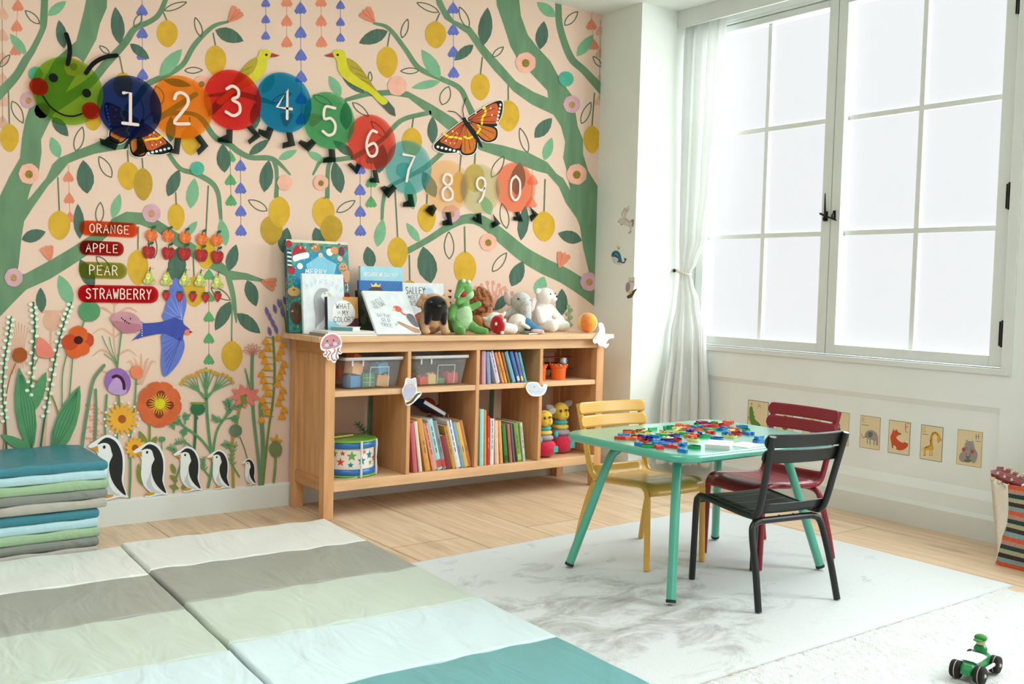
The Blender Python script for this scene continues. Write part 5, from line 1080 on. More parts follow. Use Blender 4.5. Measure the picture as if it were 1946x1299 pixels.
# ---------------------------------------------------------------- books on top of the bookcase
def display_book(label, x, y, ytop, ztop, w_, th, colr, art, spine=None, yaw=0.0, name='picture_book', pm=PAGE2):
    """stands on the bookcase top leaning back; artwork in metres from the lower left corner of the cover"""
    tilt = math.atan2(ytop - y, ztop - TOP); H_ = (ztop - TOP) / math.cos(tilt)
    t = thing(name, label, 'book', (x, y, TOP + .0004 + th * math.sin(tilt)), rot=Euler((-tilt, 0, yaw)), group='picture books displayed on the bookcase top')
    cm = cover_mat(colr); sm = cover_mat(spine or colr); b = MB()
    b.bb(0, w_, 0, .0018, 0, H_, cm); b.bb(0, w_, th - .0018, th, 0, H_, cm); b.bb(-.0005, .0014, 0, th, 0, H_, sm)
    art(Draw(b, lambda u, v, h: Vector((u, -h, v)), .0003, .00025), w_, H_)
    if spine: 
        dd = Draw(b, lambda u, v, h: Vector((-.0006 - h, u, v)), .0002, .0002)
    b.build('cover', t)
    b = MB(); b.bb(.0018, w_ - .003, .0019, th - .0019, .003, H_ - .003, pm); b.build('pages', t)
    return t, H_
INK, LBLUE, GREYI = mat((46, 48, 54), rough=.6), mat((168, 210, 222), rough=.6), mat((84, 94, 104), rough=.6)
def a_merry(d, w_, H_):
    Z = lambda X, Y: ((X - 103) / 722 * w_, H_ - (Y - 100) / 1085 * H_ + (X - 103) / 722 * .006)
    d.poly([(0, 0), (w_, 0), (w_, H_), (0, H_)], mat((72, 150, 140), rough=.5, var=.25, scale=40)); d.layer()
    d.poly([(0, H_ - .012), (w_, H_ - .012), (w_, H_), (0, H_)], mat((230, 220, 192), rough=.5))
    d.blob([Z(*p) for p in ((180, 420), (260, 340), (420, 235), (520, 230), (640, 330), (740, 400), (760, 620), (500, 700), (250, 700), (160, 560))], mat((22, 144, 180), rough=.5)); d.layer()
    d.poly([Z(*p) for p in ((320, 390), (440, 310), (500, 265), (560, 320), (680, 385), (650, 500), (700, 700), (300, 700), (340, 500))], mat((132, 204, 228), rough=.5)); d.layer()
    r2 = random.Random(5)
    for k in range(46): d.ell(*Z(r2.uniform(180, 760), r2.uniform(260, 640)), .0016, .0016, CARD, n=6)
    d.layer(); d.text('MERRY', *Z(312, 505), .022, .0042, CARD, gap=.28, width=1.15)
    HAT, WHT = mat((178, 44, 52), rough=.7), mat((246, 246, 250), rough=.8)
    d.blob([Z(*p) for p in ((170, 290), (190, 200), (250, 165), (300, 200), (330, 265), (250, 290))], HAT); d.layer(); d.blob([Z(*p) for p in ((172, 300), (250, 265), (345, 250), (352, 310), (260, 335), (185, 360))], WHT)
    d.ell(*Z(435, 195), .024, .019, mat((182, 122, 84), rough=.6)); d.layer(); d.ell(*Z(425, 190), .003, .003, BRN); d.ell(*Z(445, 192), .003, .003, BRN); d.ell(*Z(660, 220), .019, .016, mat((236, 150, 84), rough=.6)); d.ell(*Z(600, 240), .017, .017, CARD); d.ell(*Z(130, 155), .016, .016, HAT); d.ell(*Z(745, 230), .014, .022, mat((110, 50, 66), rough=.6)); d.ell(*Z(720, 315), .013, .013, mat((226, 190, 180), rough=.6)); d.ell(*Z(248, 412), .014, .014, mat((240, 236, 226), rough=.6)); d.ell(*Z(492, 278), .011, .011, mat((232, 206, 160), rough=.6))
    GB = mat((206, 160, 120), rough=.6); d.ell(*Z(755, 425), .023, .023, GB); d.ell(*Z(780, 520), .022, .034, GB); d.layer(); d.stroke([Z(720, 450), Z(755, 465), Z(790, 448)], .0025, BRN); d.ell(*Z(740, 415), .0028, .0028, BRN); d.ell(*Z(772, 410), .0028, .0028, BRN)
    for k in range(6): d.stroke([Z(735 + 12 * k, 545 + 25 * k * .6), Z(760 + 8 * k, 560 + 28 * k)], .006, CARD if k % 2 else HAT)
    for k in range(9): d.stroke([Z(115, 230 + 24 * k), Z(150, 236 + 24 * k)], .006, CARD if k % 2 else INK)
    d.ell(*Z(150, 460), .018, .018, HAT); d.ell(*Z(170, 710), .03, .02, mat((222, 186, 110), rough=.6)); d.ell(*Z(185, 960), .03, .05, mat((104, 76, 58), rough=.6)); d.ell(*Z(790, 760), .014, .014, HAT)
    for k in range(40): d.ell(*Z(*((r2.uniform(115, 230), r2.uniform(500, 1150)) if k % 2 else (r2.uniform(230, 810), r2.uniform(135, 200)))), .007, .004, [mat((60, 120, 84), rough=.6), mat((190, 60, 56), rough=.6), mat((214, 190, 140), rough=.6)][k % 3], rot=k, n=8)
bk, H_ = display_book('large christmas picture book with a snowy blue star and red hat, leaning on the mural', 1.800, 4.048, 4.094, 1.181, .298, .024, (58, 140, 140), a_merry, spine=(20, 92, 104))
b = MB(); dd = Draw(b, lambda u, v, h: Vector((-.0009 - h, .016 - u, v)), .0001, .0001); dd.text('MERRY CHRISTMAS', 0.012, .10, .010, .0013, CARD, rot=PI / 2, gap=.4); b.build('spine_lettering', bk)
def a_papa(d, w_, H_):
    s = w_ / 490
    Z = lambda X, Y: ((X - 240) * s, H_ - (Y - 495) * s * .93)
    for ch, X, Y, r in (('P', 318, 655, .5), ('A', 362, 622, .38), ('P', 410, 600, .25), ('A', 455, 590, .1), ("'", 492, 588, 0), ('S', 520, 590, -.1), ('J', 590, 610, -.25), ('O', 645, 640, -.5), ('B', 690, 672, -.6)): d.text(ch, *Z(X - 18, Y + 22), .020, .0022, LBLUE, rot=r)
    d.blob([Z(*p) for p in ((365, 830), (385, 730), (440, 668), (510, 665), (555, 700), (580, 740), (560, 775), (520, 800), (530, 900), (520, 1050), (470, 1130), (375, 1135), (385, 1000))], mat((232, 236, 236), rough=.6)); d.layer(2)
    d.blob([Z(*p) for p in ((365, 830), (385, 730), (440, 668), (510, 662), (545, 690), (480, 715), (455, 755), (490, 830), (495, 940), (470, 1030), (410, 1085), (372, 1135), (380, 1000))], mat((176, 178, 182), rough=.6)); d.layer()
    d.poly([Z(*p) for p in ((535, 705), (580, 735), (575, 770), (540, 748))], mat((226, 208, 150), rough=.6)); d.ell(*Z(501, 722), .0028, .0028, GREYI); d.ell(*Z(505, 1122), .012, .008, mat((214, 164, 70), rough=.6)); d.stroke([Z(545, 800), Z(560, 900), Z(540, 1010)], .010, mat((206, 206, 200), rough=.6))
display_book("white picture book titled Papa's Job with a grey penguin", 1.832, 3.968, 3.998, 1.035, .197, .014, (228, 234, 237), a_papa)
def a_what(d, w_, H_):
    d.poly([(w_ * .5, H_ * .42), (w_, H_ * .42), (w_, H_), (w_ * .5, H_)], mat((204, 148, 64), rough=.5)); d.poly([(w_ * .6, 0), (w_, 0), (w_, H_ * .42), (w_ * .6, H_ * .42)], mat((92, 40, 48), rough=.5)); d.poly([(0, 0), (w_ * .6, 0), (w_ * .35, H_ * .3), (0, H_ * .36)], mat((150, 206, 226), rough=.5)); d.layer()
    d.ell(w_ * .52, H_ * .56, w_ * .38, w_ * .38, mat((240, 240, 238), rough=.5), n=32); d.layer()
    d.text('WHAT', w_ * .28, H_ * .68, .022, .0024, INK); d.text('IS', w_ * .32, H_ * .54, .010, .0013, INK); d.text('MY', w_ * .48, H_ * .50, .021, .0024, INK); d.text('COLOR?', w_ * .20, H_ * .32, .022, .0024, INK, gap=.16)
display_book('small square board book asking What is my color, behind the flat books', 1.927, 3.932, 3.946, .937, .148, .024, (214, 220, 224), a_what, spine=(36, 34, 36))
def a_bec(d, w_, H_): d.text('BECAUSE WE CAN FLY', .018, H_ - .045, .017, .0026, CARD, gap=.13, width=.82)
display_book('pale blue picture book titled Because we can fly, behind the royal blue one', 2.154, 4.055, 4.078, 1.078, .222, .014, (160, 214, 226), a_bec)
def a_king(d, w_, H_):
    for i in range(11):
        for j in range(5): d.ell(.012 + i * .02 + (j % 2) * .01, H_ - .008 - j * .011, .0013, .0013, mat((90, 170, 220), rough=.5), n=6)
    d.layer(); X0 = w_ * .38; d.poly([(X0 - .022, H_ - .028), (X0 + .022, H_ - .028), (X0 + .026, H_ - .012), (X0 + .012, H_ - .022), (X0, H_ - .008), (X0 - .012, H_ - .022), (X0 - .026, H_ - .012)], mat((240, 206, 110), rough=.4))
    d.blob([(X0 - .06, H_ - .075), (X0 - .03, H_ - .035), (X0, H_ - .028), (X0 + .03, H_ - .036), (X0 + .05, H_ - .08)], mat((74, 56, 50), rough=.6)); d.layer(); d.ell(X0 + .02, H_ - .070, .03, .02, mat((226, 180, 150), rough=.6)); d.layer(); d.ell(X0 + .028, H_ - .058, .012, .005, CARD)
    d.text('KING', .03, H_ * .3, .03, .004, CARD)
display_book('royal blue dotted picture book with a crowned head', 2.133, 4.022, 4.048, 1.012, .226, .016, (24, 104, 176), a_king)
def a_dark(d, w_, H_):
    for k in range(14): d.ell(.02 + .013 * k, H_ * (.3 + .4 * ((k * 37) % 10) / 10), .016, .022, mat((66 + 4 * k, 78 + 3 * k, 44), rough=.6, var=.3), rot=k)
bk, H_ = display_book('dark photo book with white spine lettering behind the slanted white book', 2.110, 3.985, 4.012, .966, .205, .028, (40, 46, 34), a_dark, spine=(30, 34, 28))
b = MB(); dd = Draw(b, lambda u, v, h: Vector((-.0009 - h, .022 - u, v)), .0001, .0001); dd.text('SMART ANIMALS', 0.017, .012, .016, .002, CARD, rot=PI / 2, gap=.18, width=.8); b.build('spine_lettering', bk)
def a_uncle(d, w_, H_):
    d.text('UNCLE', w_ * .15, H_ * .66, .021, .0019, GREYI, rot=.42, gap=.14, width=.8); d.text('VULTURE', w_ * .15, H_ * .56, .017, .0017, GREYI, rot=.42, gap=.14, width=.75)
    d.text('ON THE', w_ * .14, H_ * .40, .016, .0017, GREYI, rot=-.10, gap=.2); d.text('OLD', w_ * .21, H_ * .29, .018, .0018, GREYI, rot=-.08); d.text('TREE', w_ * .16, H_ * .18, .017, .0018, GREYI, rot=-.10)
    RV, GV, BV = mat((224, 110, 92), rough=.6), mat((112, 112, 116), rough=.6, var=.12), mat((188, 146, 116), rough=.6, var=.1)
    d.ell(w_ * .66, H_ * .58, .022, .017, RV, rot=-.3); d.poly([(w_ * .50, H_ * .53), (w_ * .60, H_ * .62), (w_ * .60, H_ * .52)], mat((236, 206, 130), rough=.6)); d.stroke([(w_ * .70, H_ * .55), (w_ * .75, H_ * .46), (w_ * .84, H_ * .44)], .009, RV); d.layer()
    d.ell(w_ * .65, H_ * .60, .003, .003, BRN, n=8); d.blob([(w_ * .80, H_ * .40), (w_ * .88, H_ * .47), (w_ * .97, H_ * .42), (w_ * .995, H_ * .28), (w_ * .99, H_ * .15), (w_ * .90, H_ * .18), (w_ * .83, H_ * .28)], GV); d.layer()
    d.poly([(w_ * .53, H_ * .26), (w_ * .58, H_ * .29), (w_ * .80, H_ * .18), (w_ * .99, H_ * .10), (w_ * .985, H_ * .02), (w_ * .86, H_ * .02), (w_ * .66, H_ * .17)], BV); d.stroke([(w_ * .49, H_ * .24), (w_ * .53, H_ * .22)], .0018, INK); d.stroke([(w_ * .48, H_ * .20), (w_ * .52, H_ * .20)], .0018, INK)
display_book('white picture book Uncle Vulture on the old tree, leaning back steeply', 2.090, 3.792, 3.935, .961, .222, .012, (228, 233, 236), a_uncle)
def a_sal(d, w_, H_):
    d.text('SALLEY', .018, H_ - .052, .032, .0034, INK, gap=.14, width=.72); d.text('MEET', .03, H_ - .078, .018, .0022, GREYI, gap=.2); d.text('JONSON', .022, H_ - .108, .023, .0026, INK, gap=.14, width=.75)
    BW = mat((186, 214, 234), rough=.6); d.blob([(w_ * .52, H_ * .82), (w_ * .62, H_ * .92), (w_ * .74, H_ * .84), (w_ * .80, H_ * .66), (w_ * .66, H_ * .70)], BW); d.stroke([(w_ * .50, H_ * .87), (w_ * .56, H_ * .88)], .003, INK)
    d.blob([(w_ * .20, H_ * .22), (w_ * .30, H_ * .36), (w_ * .48, H_ * .40), (w_ * .52, H_ * .20), (w_ * .40, H_ * .06), (w_ * .26, H_ * .06)], mat((196, 84, 52), rough=.6, var=.12)); d.layer(); d.ell(w_ * .38, H_ * .22, .010, .018, mat((214, 110, 70), rough=.6))
display_book('white picture book titled Salley meet Jonson behind the pug', 2.384, 4.068, 4.092, 1.007, .230, .012, (228, 232, 234), a_sal)
def flat_book(label, x, y, z, w_, dpt, th, yaw, colr, spine):
    t = thing('picture_book', label, 'book', (x, y, z), rz=yaw, group='picture books lying flat on the bookcase top'); cm, sm = cover_mat(colr), cover_mat(spine); b = MB()
    b.bb(0, w_, 0, dpt, 0, .0018, cm); b.bb(0, w_, 0, dpt, th - .0018, th, cm); b.bb(-.0004, .0018, 0, dpt, 0, th, sm); b.build('cover', t)
    b = MB(); b.bb(.0018, w_ - .003, .003, dpt - .003, .0018, th - .0018, PAGE2); b.build('pages', t); return t
bk = flat_book('lowest flat book with a grey spine beside the jellyfish cut-out', 1.836, 3.772, TOP + .0004, .246, .150, .0125, 0, (226, 228, 226), (146, 150, 146))
flat_book('thin white book in the middle of the flat pile', 1.850, 3.775, TOP + .0132, .225, .140, .008, .02, (240, 240, 236), (236, 234, 228))
flat_book('small book with a sea green spine on top of the flat pile', 1.972, 3.790, TOP + .0215, .090, .100, .0155, .70, (232, 234, 230), (116, 166, 170))

# ---------------------------------------------------------------- soft toys on the bookcase
def toy(name, label, x, y, rz=0.0, cat='soft toy', s=1.0):
    t = thing(name, label, cat, (x, y, TOP + .0008), rz=rz, group='soft toys on the bookcase top'); t.scale = (s, s, s); return t
TANF, BLKF = fur((214, 170, 128)), fur((30, 28, 28), var=.2)
t = toy('pug_toy', 'tan plush pug with a black face sitting beside the white books', 2.425, 3.880, -.25)
plush('body', t, [('e', (0, .03, .060), (.062, .06, .062), None, TANF), ('c', (-.040, -.005, .07), (-.046, -.032, .022), .026, .020, TANF), ('c', (.042, -.005, .07), (.048, -.032, .022), .026, .020, TANF), ('e', (-.046, -.044, .014), (.022, .024, .014), None, TANF), ('e', (.048, -.044, .014), (.022, .024, .014), None, TANF),
                  ('e', (0, .0, .135), (.062, .050, .052), None, TANF), ('e', (0, -.030, .062), (.030, .02, .035), None, TANF), ('e', (-.066, .05, .03), (.03, .03, .03), None, TANF), ('e', (.002, -.034, .118), (.056, .040, .060), None, BLKF)], .004, 4)
plush('forehead_wrinkle', t, [('c', (-.045, -.022, .165), (-.01, -.036, .172), .009, .010, TANF), ('c', (-.01, -.036, .172), (.045, -.020, .166), .010, .009, TANF), ('c', (-.055, -.005, .150), (-.052, -.02, .175), .010, .012, TANF)], .0035, 3)
for sx in (-1, 1): plush('jowl', t, [('c', (sx * .032, -.044, .095), (sx * .040, -.042, .055), .024, .013, BLKF)], .0035, 3); plush('ear', t, [('c', (sx * .052, -.008, .172), (sx * .066, -.004, .135), .012, .016, TANF)], .0035, 3)
dots(t, 'eye', [((-.032, -.066, .146), .008), ((.034, -.066, .146), .008)], EYEB); dots(t, 'nose', [((.002, -.076, .130), (.011, .007, .008))], EYEB)
CG, CL = fur((108, 168, 92), bscale=140, bump=.15), fur((184, 218, 172), bscale=140, bump=.12)
t = toy('crocodile_toy', 'green plush crocodile with an open mouth sitting upright', 2.577, 3.865, -.25, s=.94)
plush('body', t, [('e', (0, .02, .075), (.056, .05, .075), None, CG), ('e', (.006, -.012, .082), (.043, .034, .066), None, CL), ('c', (0, .01, .13), (0, .0, .17), .040, .034, CG), ('c', (-.03, -.01, .05), (-.040, -.055, .022), .030, .022, CG), ('c', (-.040, -.055, .022), (-.03, -.088, .020), .022, .018, CG), ('c', (.035, -.01, .045), (.062, -.045, .024), .028, .022, CG), ('c', (.062, -.045, .024), (.098, -.072, .018), .022, .016, CG),
                  ('c', (-.05, .0, .125), (-.064, -.022, .085), .024, .020, CG), ('c', (.045, .01, .128), (.088, .005, .150), .018, .014, CG), ('c', (-.03, .05, .045), (-.068, .075, .034), .042, .030, CG),
                  ('e', (.010, -.010, .215), (.038, .04, .036), None, CG), ('e', (.024, -.022, .198), (.026, .026, .026), None, CL), ('c', (-.006, -.01, .245), (-.046, -.04, .185), .028, .013, CG), ('c', (.005, -.02, .182), (-.040, -.05, .155), .020, .012, CG)], .004, 4)
dots(t, 'tongue', [((-.012, -.040, .196), (.018, .014, .013))], mat((200, 34, 36), rough=.8))
b = MB()
for k in range(6): b.lathe([(.0035, 0), (0, .009)], CARD, 6, (-.010 - .006 * k, -.040 - .0025 * k, .222 - .007 * k), rot=Matrix.Rotation(2.6, 3, 'X'))
b.build('teeth', t)
dots(t, 'eye', [((-.008, -.030, .262), (.010, .008, .010)), ((.022, -.028, .258), (.010, .008, .010))], mat((226, 240, 224), rough=.3))
b = MB()
for k in range(5): b.lathe([(.008, 0), (0, .018)], mat((140, 40, 40), rough=.8), 6, (-.052 + .006 * k * 0, .03, .21 - .03 * k), rot=Matrix.Rotation(-1.2, 3, 'Y'))
b.build('spine_frill', t)
MN, MB2 = fur((176, 104, 50), var=.28, scale=120, bump=1.0, bscale=170), fur((198, 132, 72))
t = toy('lion_toy', 'brown curly plush animal turned away behind the green crocodile', 2.790, 4.040, .1)
r3 = random.Random(11); bl = [('e', (0, 0, .145), (.062, .055, .066), None, MN), ('e', (.02, .0, .06), (.045, .045, .06), None, MB2), ('c', (.03, -.02, .06), (.03, -.045, .022), .024, .020, MB2), ('c', (-.03, -.02, .06), (-.03, -.045, .020), .024, .018, MB2)]
for k in range(150):
    a, q = r3.uniform(0, 2 * PI), r3.uniform(-.9, 1); rr = math.sqrt(1 - q * q); bl.append(('e', (.064 * rr * math.cos(a), .058 * rr * math.sin(a), .145 + .070 * q), .0095, None, MN))
plush('body', t, bl, .0032, 1)
plush('arm', t, [('c', (.045, -.01, .11), (.055, -.028, .05), .018, .014, MB2)], .004, 3)
OWW = fur((240, 238, 232), bump=.15)
t = toy('owl_toy', 'white plush owl with brown ringed eyes lying behind the red mushroom', 2.800, 3.918, -.2)
plush('body', t, [('e', (0, .01, .062), (.050, .034, .038), (0, -18, 0), OWW), ('e', (.03, .02, .035), (.045, .035, .034), None, fur((216, 206, 190))), ('c', (.045, .0, .09), (.054, .0, .10), .010, .007, OWW), ('c', (-.046, .0, .066), (-.058, .0, .072), .010, .008, OWW)], .004, 4)
for x, z in ((-.022, .064), (.020, .078)): dots(t, 'eye_disc', [((x, -.020, z), (.0165, .008, .0165))], mat((244, 240, 232), rough=.9)); dots(t, 'eye', [((x, -.0255, z), (.0075, .004, .0075))], mat((112, 66, 30), rough=.6))
plush('beak', t, [('e', (0, -.03, .058), (.007, .007, .009), None, mat((232, 120, 56), rough=.8))], .0025, 2)
MR, MW = fur((190, 28, 36), bump=.1), fur((244, 240, 232), bump=.1)
t = toy('mushroom_toy', 'red plush toadstool with white dots lying on its side', 2.735, 3.800, .0)
plush('cap', t, [('e', (.0, 0, .045), (.030, .042, .046), (0, -12, 0), MR), ('e', (-.008, 0, .044), (.026, .038, .04), None, MR), ('c', (.012, -.0, .075), (.016, 0, .085), .014, .011, mat((226, 108, 56), rough=.8))], .004, 4)
dots(t, 'dot', [((.010, -.036, .066), (.010, .007, .010)), ((.004, -.030, .010), (.010, .008, .008)), ((-.024, -.02, .05), (.007, .009, .010))], MW)
plush('stem', t, [('c', (.028, 0, .036), (.085, -.006, .026), .025, .024, MW)], .004, 4)
CRM, JEAN = fur((236, 226, 214), bump=.12), mat((70, 128, 166), rough=.9, var=.12, scale=120, bump=.2)
t = toy('doll_toy', 'cream rag toy in blue trousers lying on its side before the elephant', 2.895, 3.838, .0)
plush('body', t, [('e', (0, .02, .050), (.052, .04, .046), None, CRM), ('c', (-.01, -.02, .05), (.028, -.032, .030), .012, .009, CRM), ('c', (.06, -.025, .014), (.10, -.045, .012), .014, .011, fur((232, 196, 186)))], .004, 4)
plush('trousers', t, [('e', (.042, .005, .045), (.036, .036, .032), (0, 25, 0), JEAN), ('c', (.05, -.015, .04), (.105, -.025, .016), .022, .014, JEAN), ('c', (.055, .02, .038), (.11, .015, .016), .02, .014, JEAN)], .004, 3)
EG, EPK = fur((212, 214, 210), var=.12, scale=90, bump=.6, bscale=190), fur((230, 206, 198), bump=.15)
t = toy('elephant_toy', 'pale grey plush elephant with pink lined ears and long trunk', 3.030, 4.02, -.32)
plush('body', t, [('e', (0, .02, .07), (.060, .05, .072), None, EG), ('e', (0, -.012, .148), (.052, .05, .052), None, EG), ('c', (.004, -.056, .140), (.010, -.070, .085), .034, .026, EG), ('c', (.010, -.070, .085), (.004, -.078, .022), .026, .021, EG), ('c', (-.045, .0, .10), (-.082, -.012, .085), .022, .018, EG), ('c', (-.03, -.02, .04), (-.045, -.06, .022), .026, .022, EG), ('c', (.03, -.02, .04), (.05, -.06, .022), .026, .022, EG)], .004, 4)
for sx in (-1, 1):
    e = plush('ear', t, [('e', (sx * .066, .004, .166 - .030 * (sx > 0)), (.020, .010, .040), (0, 16 * sx, 25 * sx), EG)], .003, 3)
    q = MB(); q.ell((sx * .067, -.004, .166 - .030 * (sx > 0)), (.014, .004, .032), EPK, Euler((0, math.radians(16 * sx), math.radians(25 * sx))).to_matrix()); q.build('ear_lining', e)
dots(t, 'eye', [((-.030, -.055, .166), (.006, .004, .005)), ((.030, -.056, .160), (.006, .004, .005))], EYEB)
WB = fur((242, 238, 230), bump=.12, var=.03)
t = toy('bear_toy', 'cream white plush bear sitting beside the elephant', 3.196, 4.03, .18)
plush('body', t, [('e', (0, .02, .082), (.056, .05, .080), None, WB), ('e', (0, .0, .182), (.050, .046, .044), None, WB), ('e', (.022, -.034, .172), (.026, .022, .021), None, WB), ('c', (.05, .01, .12), (.098, -.022, .058), .022, .023, WB), ('c', (-.045, .01, .11), (-.055, -.03, .055), .022, .02, WB), ('c', (-.025, -.025, .036), (-.028, -.080, .032), .034, .031, WB), ('c', (.035, -.02, .034), (.098, -.052, .030), .032, .029, WB), ('e', (-.044, .008, .205), (.020, .010, .018), None, WB), ('e', (.044, .012, .205), (.016, .010, .015), None, WB)], .004, 4)
dots(t, 'nose', [((.030, -.055, .181), (.008, .005, .006))], EYEB); dots(t, 'eye', [((-.008, -.044, .194), (.0045, .003, .0045)), ((.040, -.034, .196), (.0045, .003, .0045))], EYEB)
t = toy('soft_ball', 'soft orange and mint ball at the end of the bookcase top', 3.364, 3.888, .4, cat='ball')
R = .052; wd = [fur((236, 138, 70), bump=.1), fur((240, 170, 62), bump=.1), fur((224, 238, 220), bump=.1), fur((232, 236, 226), bump=.1), fur((120, 178, 190), bump=.1), fur((240, 200, 120), bump=.1)]
for k in range(6):
    a0 = -PI * .98 + k * PI / 3 - .35
    def wedge(u, v, a0=a0):
        a = a0 + u * PI / 3; el = (v - .5) * PI; r = R * (1 - .035 * abs(2 * u - 1) ** 6); return Vector((r * math.cos(el) * math.cos(a), r * math.cos(el) * math.sin(a), R * .99 + R * .985 * math.sin(el)))
    b = MB(); b.grid(wedge, 10, 16, wd[k]); b.build('segment', t)
t = thing('notebook', 'thin green cloth notebook lying at the bookcase edge', 'notebook', (2.900, 3.775, TOP + .0004), rz=.28)
GC = mat((110, 146, 124), rough=.7, var=.2, scale=80)
b = MB(); b.bb(0, .125, 0, .055, 0, .0015, GC); b.bb(0, .125, 0, .055, .0055, .007, GC); b.bb(-.0005, .0015, 0, .055, 0, .007, GC); b.build('cover', t)
b = MB(); b.bb(.0015, .123, .001, .053, .0016, .0054, PAGE2); b.build('pages', t)
# ---------------------------------------------------------------- rugs
def rug_mat(base, dark, patch, bscale):
    m = bpy.data.materials.new('rug pile'); m.use_nodes = True
    n = m.node_tree.nodes; l = m.node_tree.links; b = n['Principled BSDF']; tc = n.new('ShaderNodeTexCoord')
    b.inputs['Roughness'].default_value = .95; b.inputs['Specular IOR Level'].default_value = .1; b.inputs['Sheen Weight'].default_value = .2
    nz = n.new('ShaderNodeTexNoise'); nz.inputs['Scale'].default_value = 4.5; nz.inputs['Detail'].default_value = 9; nz.inputs['Roughness'].default_value = .68; nz.inputs['Distortion'].default_value = .8
    mp = n.new('ShaderNodeMapping'); mp.inputs['Scale'].default_value = (1, 1.5, 1); mp.inputs['Rotation'].default_value = (0, 0, .5); l.new(tc.outputs['Object'], mp.inputs[0]); l.new(mp.outputs[0], nz.inputs['Vector'])
    fac = nz.outputs['Fac']
    if patch:                                                     # the woven grey cloud sits in one part of the rug
        ds = n.new('ShaderNodeVectorMath'); ds.operation = 'DISTANCE'; ds.inputs[1].default_value = patch
        sc = n.new('ShaderNodeMapping'); l.new(tc.outputs['Object'], sc.inputs[0]); sc.inputs['Scale'].default_value = (1, 1.15, 0); l.new(sc.outputs[0], ds.inputs[0])
        mr = n.new('ShaderNodeMapRange'); mr.inputs[1].default_value = .12; mr.inputs[2].default_value = .75; mr.inputs[3].default_value = .12; mr.inputs[4].default_value = -.10; l.new(ds.outputs['Value'], mr.inputs[0])
        ad = n.new('ShaderNodeMath'); ad.operation = 'ADD'; l.new(fac, ad.inputs[0]); l.new(mr.outputs[0], ad.inputs[1]); fac = ad.outputs[0]
    rp = n.new('ShaderNodeValToRGB'); rp.color_ramp.elements[0].position = .50; rp.color_ramp.elements[1].position = .80
    rp.color_ramp.elements[0].color = lin(base) + (1,); rp.color_ramp.elements[1].color = lin(dark) + (1,); l.new(fac, rp.inputs[0]); l.new(rp.outputs[0], b.inputs['Base Color'])
    f = n.new('ShaderNodeTexNoise'); f.inputs['Scale'].default_value = bscale; f.inputs['Detail'].default_value = 3; l.new(tc.outputs['Object'], f.inputs['Vector'])
    bp = n.new('ShaderNodeBump'); bp.inputs['Strength'].default_value = .55; bp.inputs['Distance'].default_value = .006; l.new(f.outputs['Fac'], bp.inputs['Height']); l.new(bp.outputs[0], b.inputs['Normal'])
    return m
def rug(name, label, corners, h, m, rough, nu, nv, seed):
    c = [Vector((x, y, 0)) for x, y in corners]; rr = random.Random(seed)
    def top(u, v):
        p = c[0].lerp(c[1], u).lerp(c[3].lerp(c[2], u), v); e = min(u, 1 - u, v, 1 - v)
        return p + Vector((rr.uniform(-1, 1) * rough * .6, rr.uniform(-1, 1) * rough * .6, h * (.55 if e < 1e-6 else 1) + rr.uniform(-.5, .5) * rough))
    b = MB(); b.grid(top, nu, nv, m); W_ = nu + 1
    ring = [i for i in range(nu + 1)] + [j * W_ + nu for j in range(1, nv + 1)] + [nv * W_ + i for i in range(nu - 1, -1, -1)] + [j * W_ for j in range(nv - 1, 0, -1)]
    o = len(b.v); b.v += [(b.v[i][0], b.v[i][1], .0004) for i in ring]; n = len(ring); k = b.mi(m)
    for i in range(n): b.f.append([ring[i], ring[(i + 1) % n], o + (i + 1) % n, o + i][::-1]); b.m.append(k); b.sm.append(False)
    b.f.append([o + i for i in range(n)][::-1]); b.m.append(k); b.sm.append(False)
    return tag(b.build(name), label, 'rug')
rug('area_rug', 'low pile white rug with a grey cloud pattern under the turquoise table', ((1.752, 1.702), (3.474, 1.702), (3.462, 3.115), (1.800, 3.035)), .009, rug_mat((222, 226, 226), (122, 118, 106), (2.12, 2.55, 0), 420), .0012, 90, 80, 1)
rug('shaggy_rug', 'thick shaggy white rug under the green toy car', ((1.705, .35), (3.40, .35), (3.385, 1.694), (1.745, 1.688)), .014, rug_mat((216, 219, 219), (206, 203, 196), None, 190), .0055, 190, 150, 2)
RUG1, RUG2 = .0098, .0165

# ---------------------------------------------------------------- play mats
MATC = {'cream': (233, 236, 230), 'grey': (164, 167, 157), 'sage': (200, 213, 200), 'pale blue': (211, 230, 233), 'teal': (108, 164, 166)}
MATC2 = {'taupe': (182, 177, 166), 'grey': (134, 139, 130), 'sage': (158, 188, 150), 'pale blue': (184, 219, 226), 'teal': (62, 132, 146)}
def cloth(c):
    key = ('cloth', c)
    if key in MATS: return MATS[key]
    m = mat(c, rough=.42, var=.02, scale=3, bump=.05, bscale=300, spec=.35, name='padded cloth').copy(); n = m.node_tree.nodes; l = m.node_tree.links
    tc = n['Texture Coordinate']; mp = n.new('ShaderNodeMapping'); mp.inputs['Scale'].default_value = (1, .35, 1); mp.inputs['Rotation'].default_value = (0, 0, .25); l.new(tc.outputs['Object'], mp.inputs[0])
    w_ = n.new('ShaderNodeTexNoise'); w_.inputs['Scale'].default_value = 9; w_.inputs['Detail'].default_value = 2.5; w_.inputs['Distortion'].default_value = 1.2; l.new(mp.outputs[0], w_.inputs['Vector'])
    bp = n.new('ShaderNodeBump'); bp.inputs['Strength'].default_value = .5; bp.inputs['Distance'].default_value = .02; l.new(w_.outputs['Fac'], bp.inputs['Height'])
    old = n['Bump']; l.new(old.outputs[0], bp.inputs['Normal']); l.new(bp.outputs[0], n['Principled BSDF'].inputs['Normal'])
    MATS[key] = m; return m
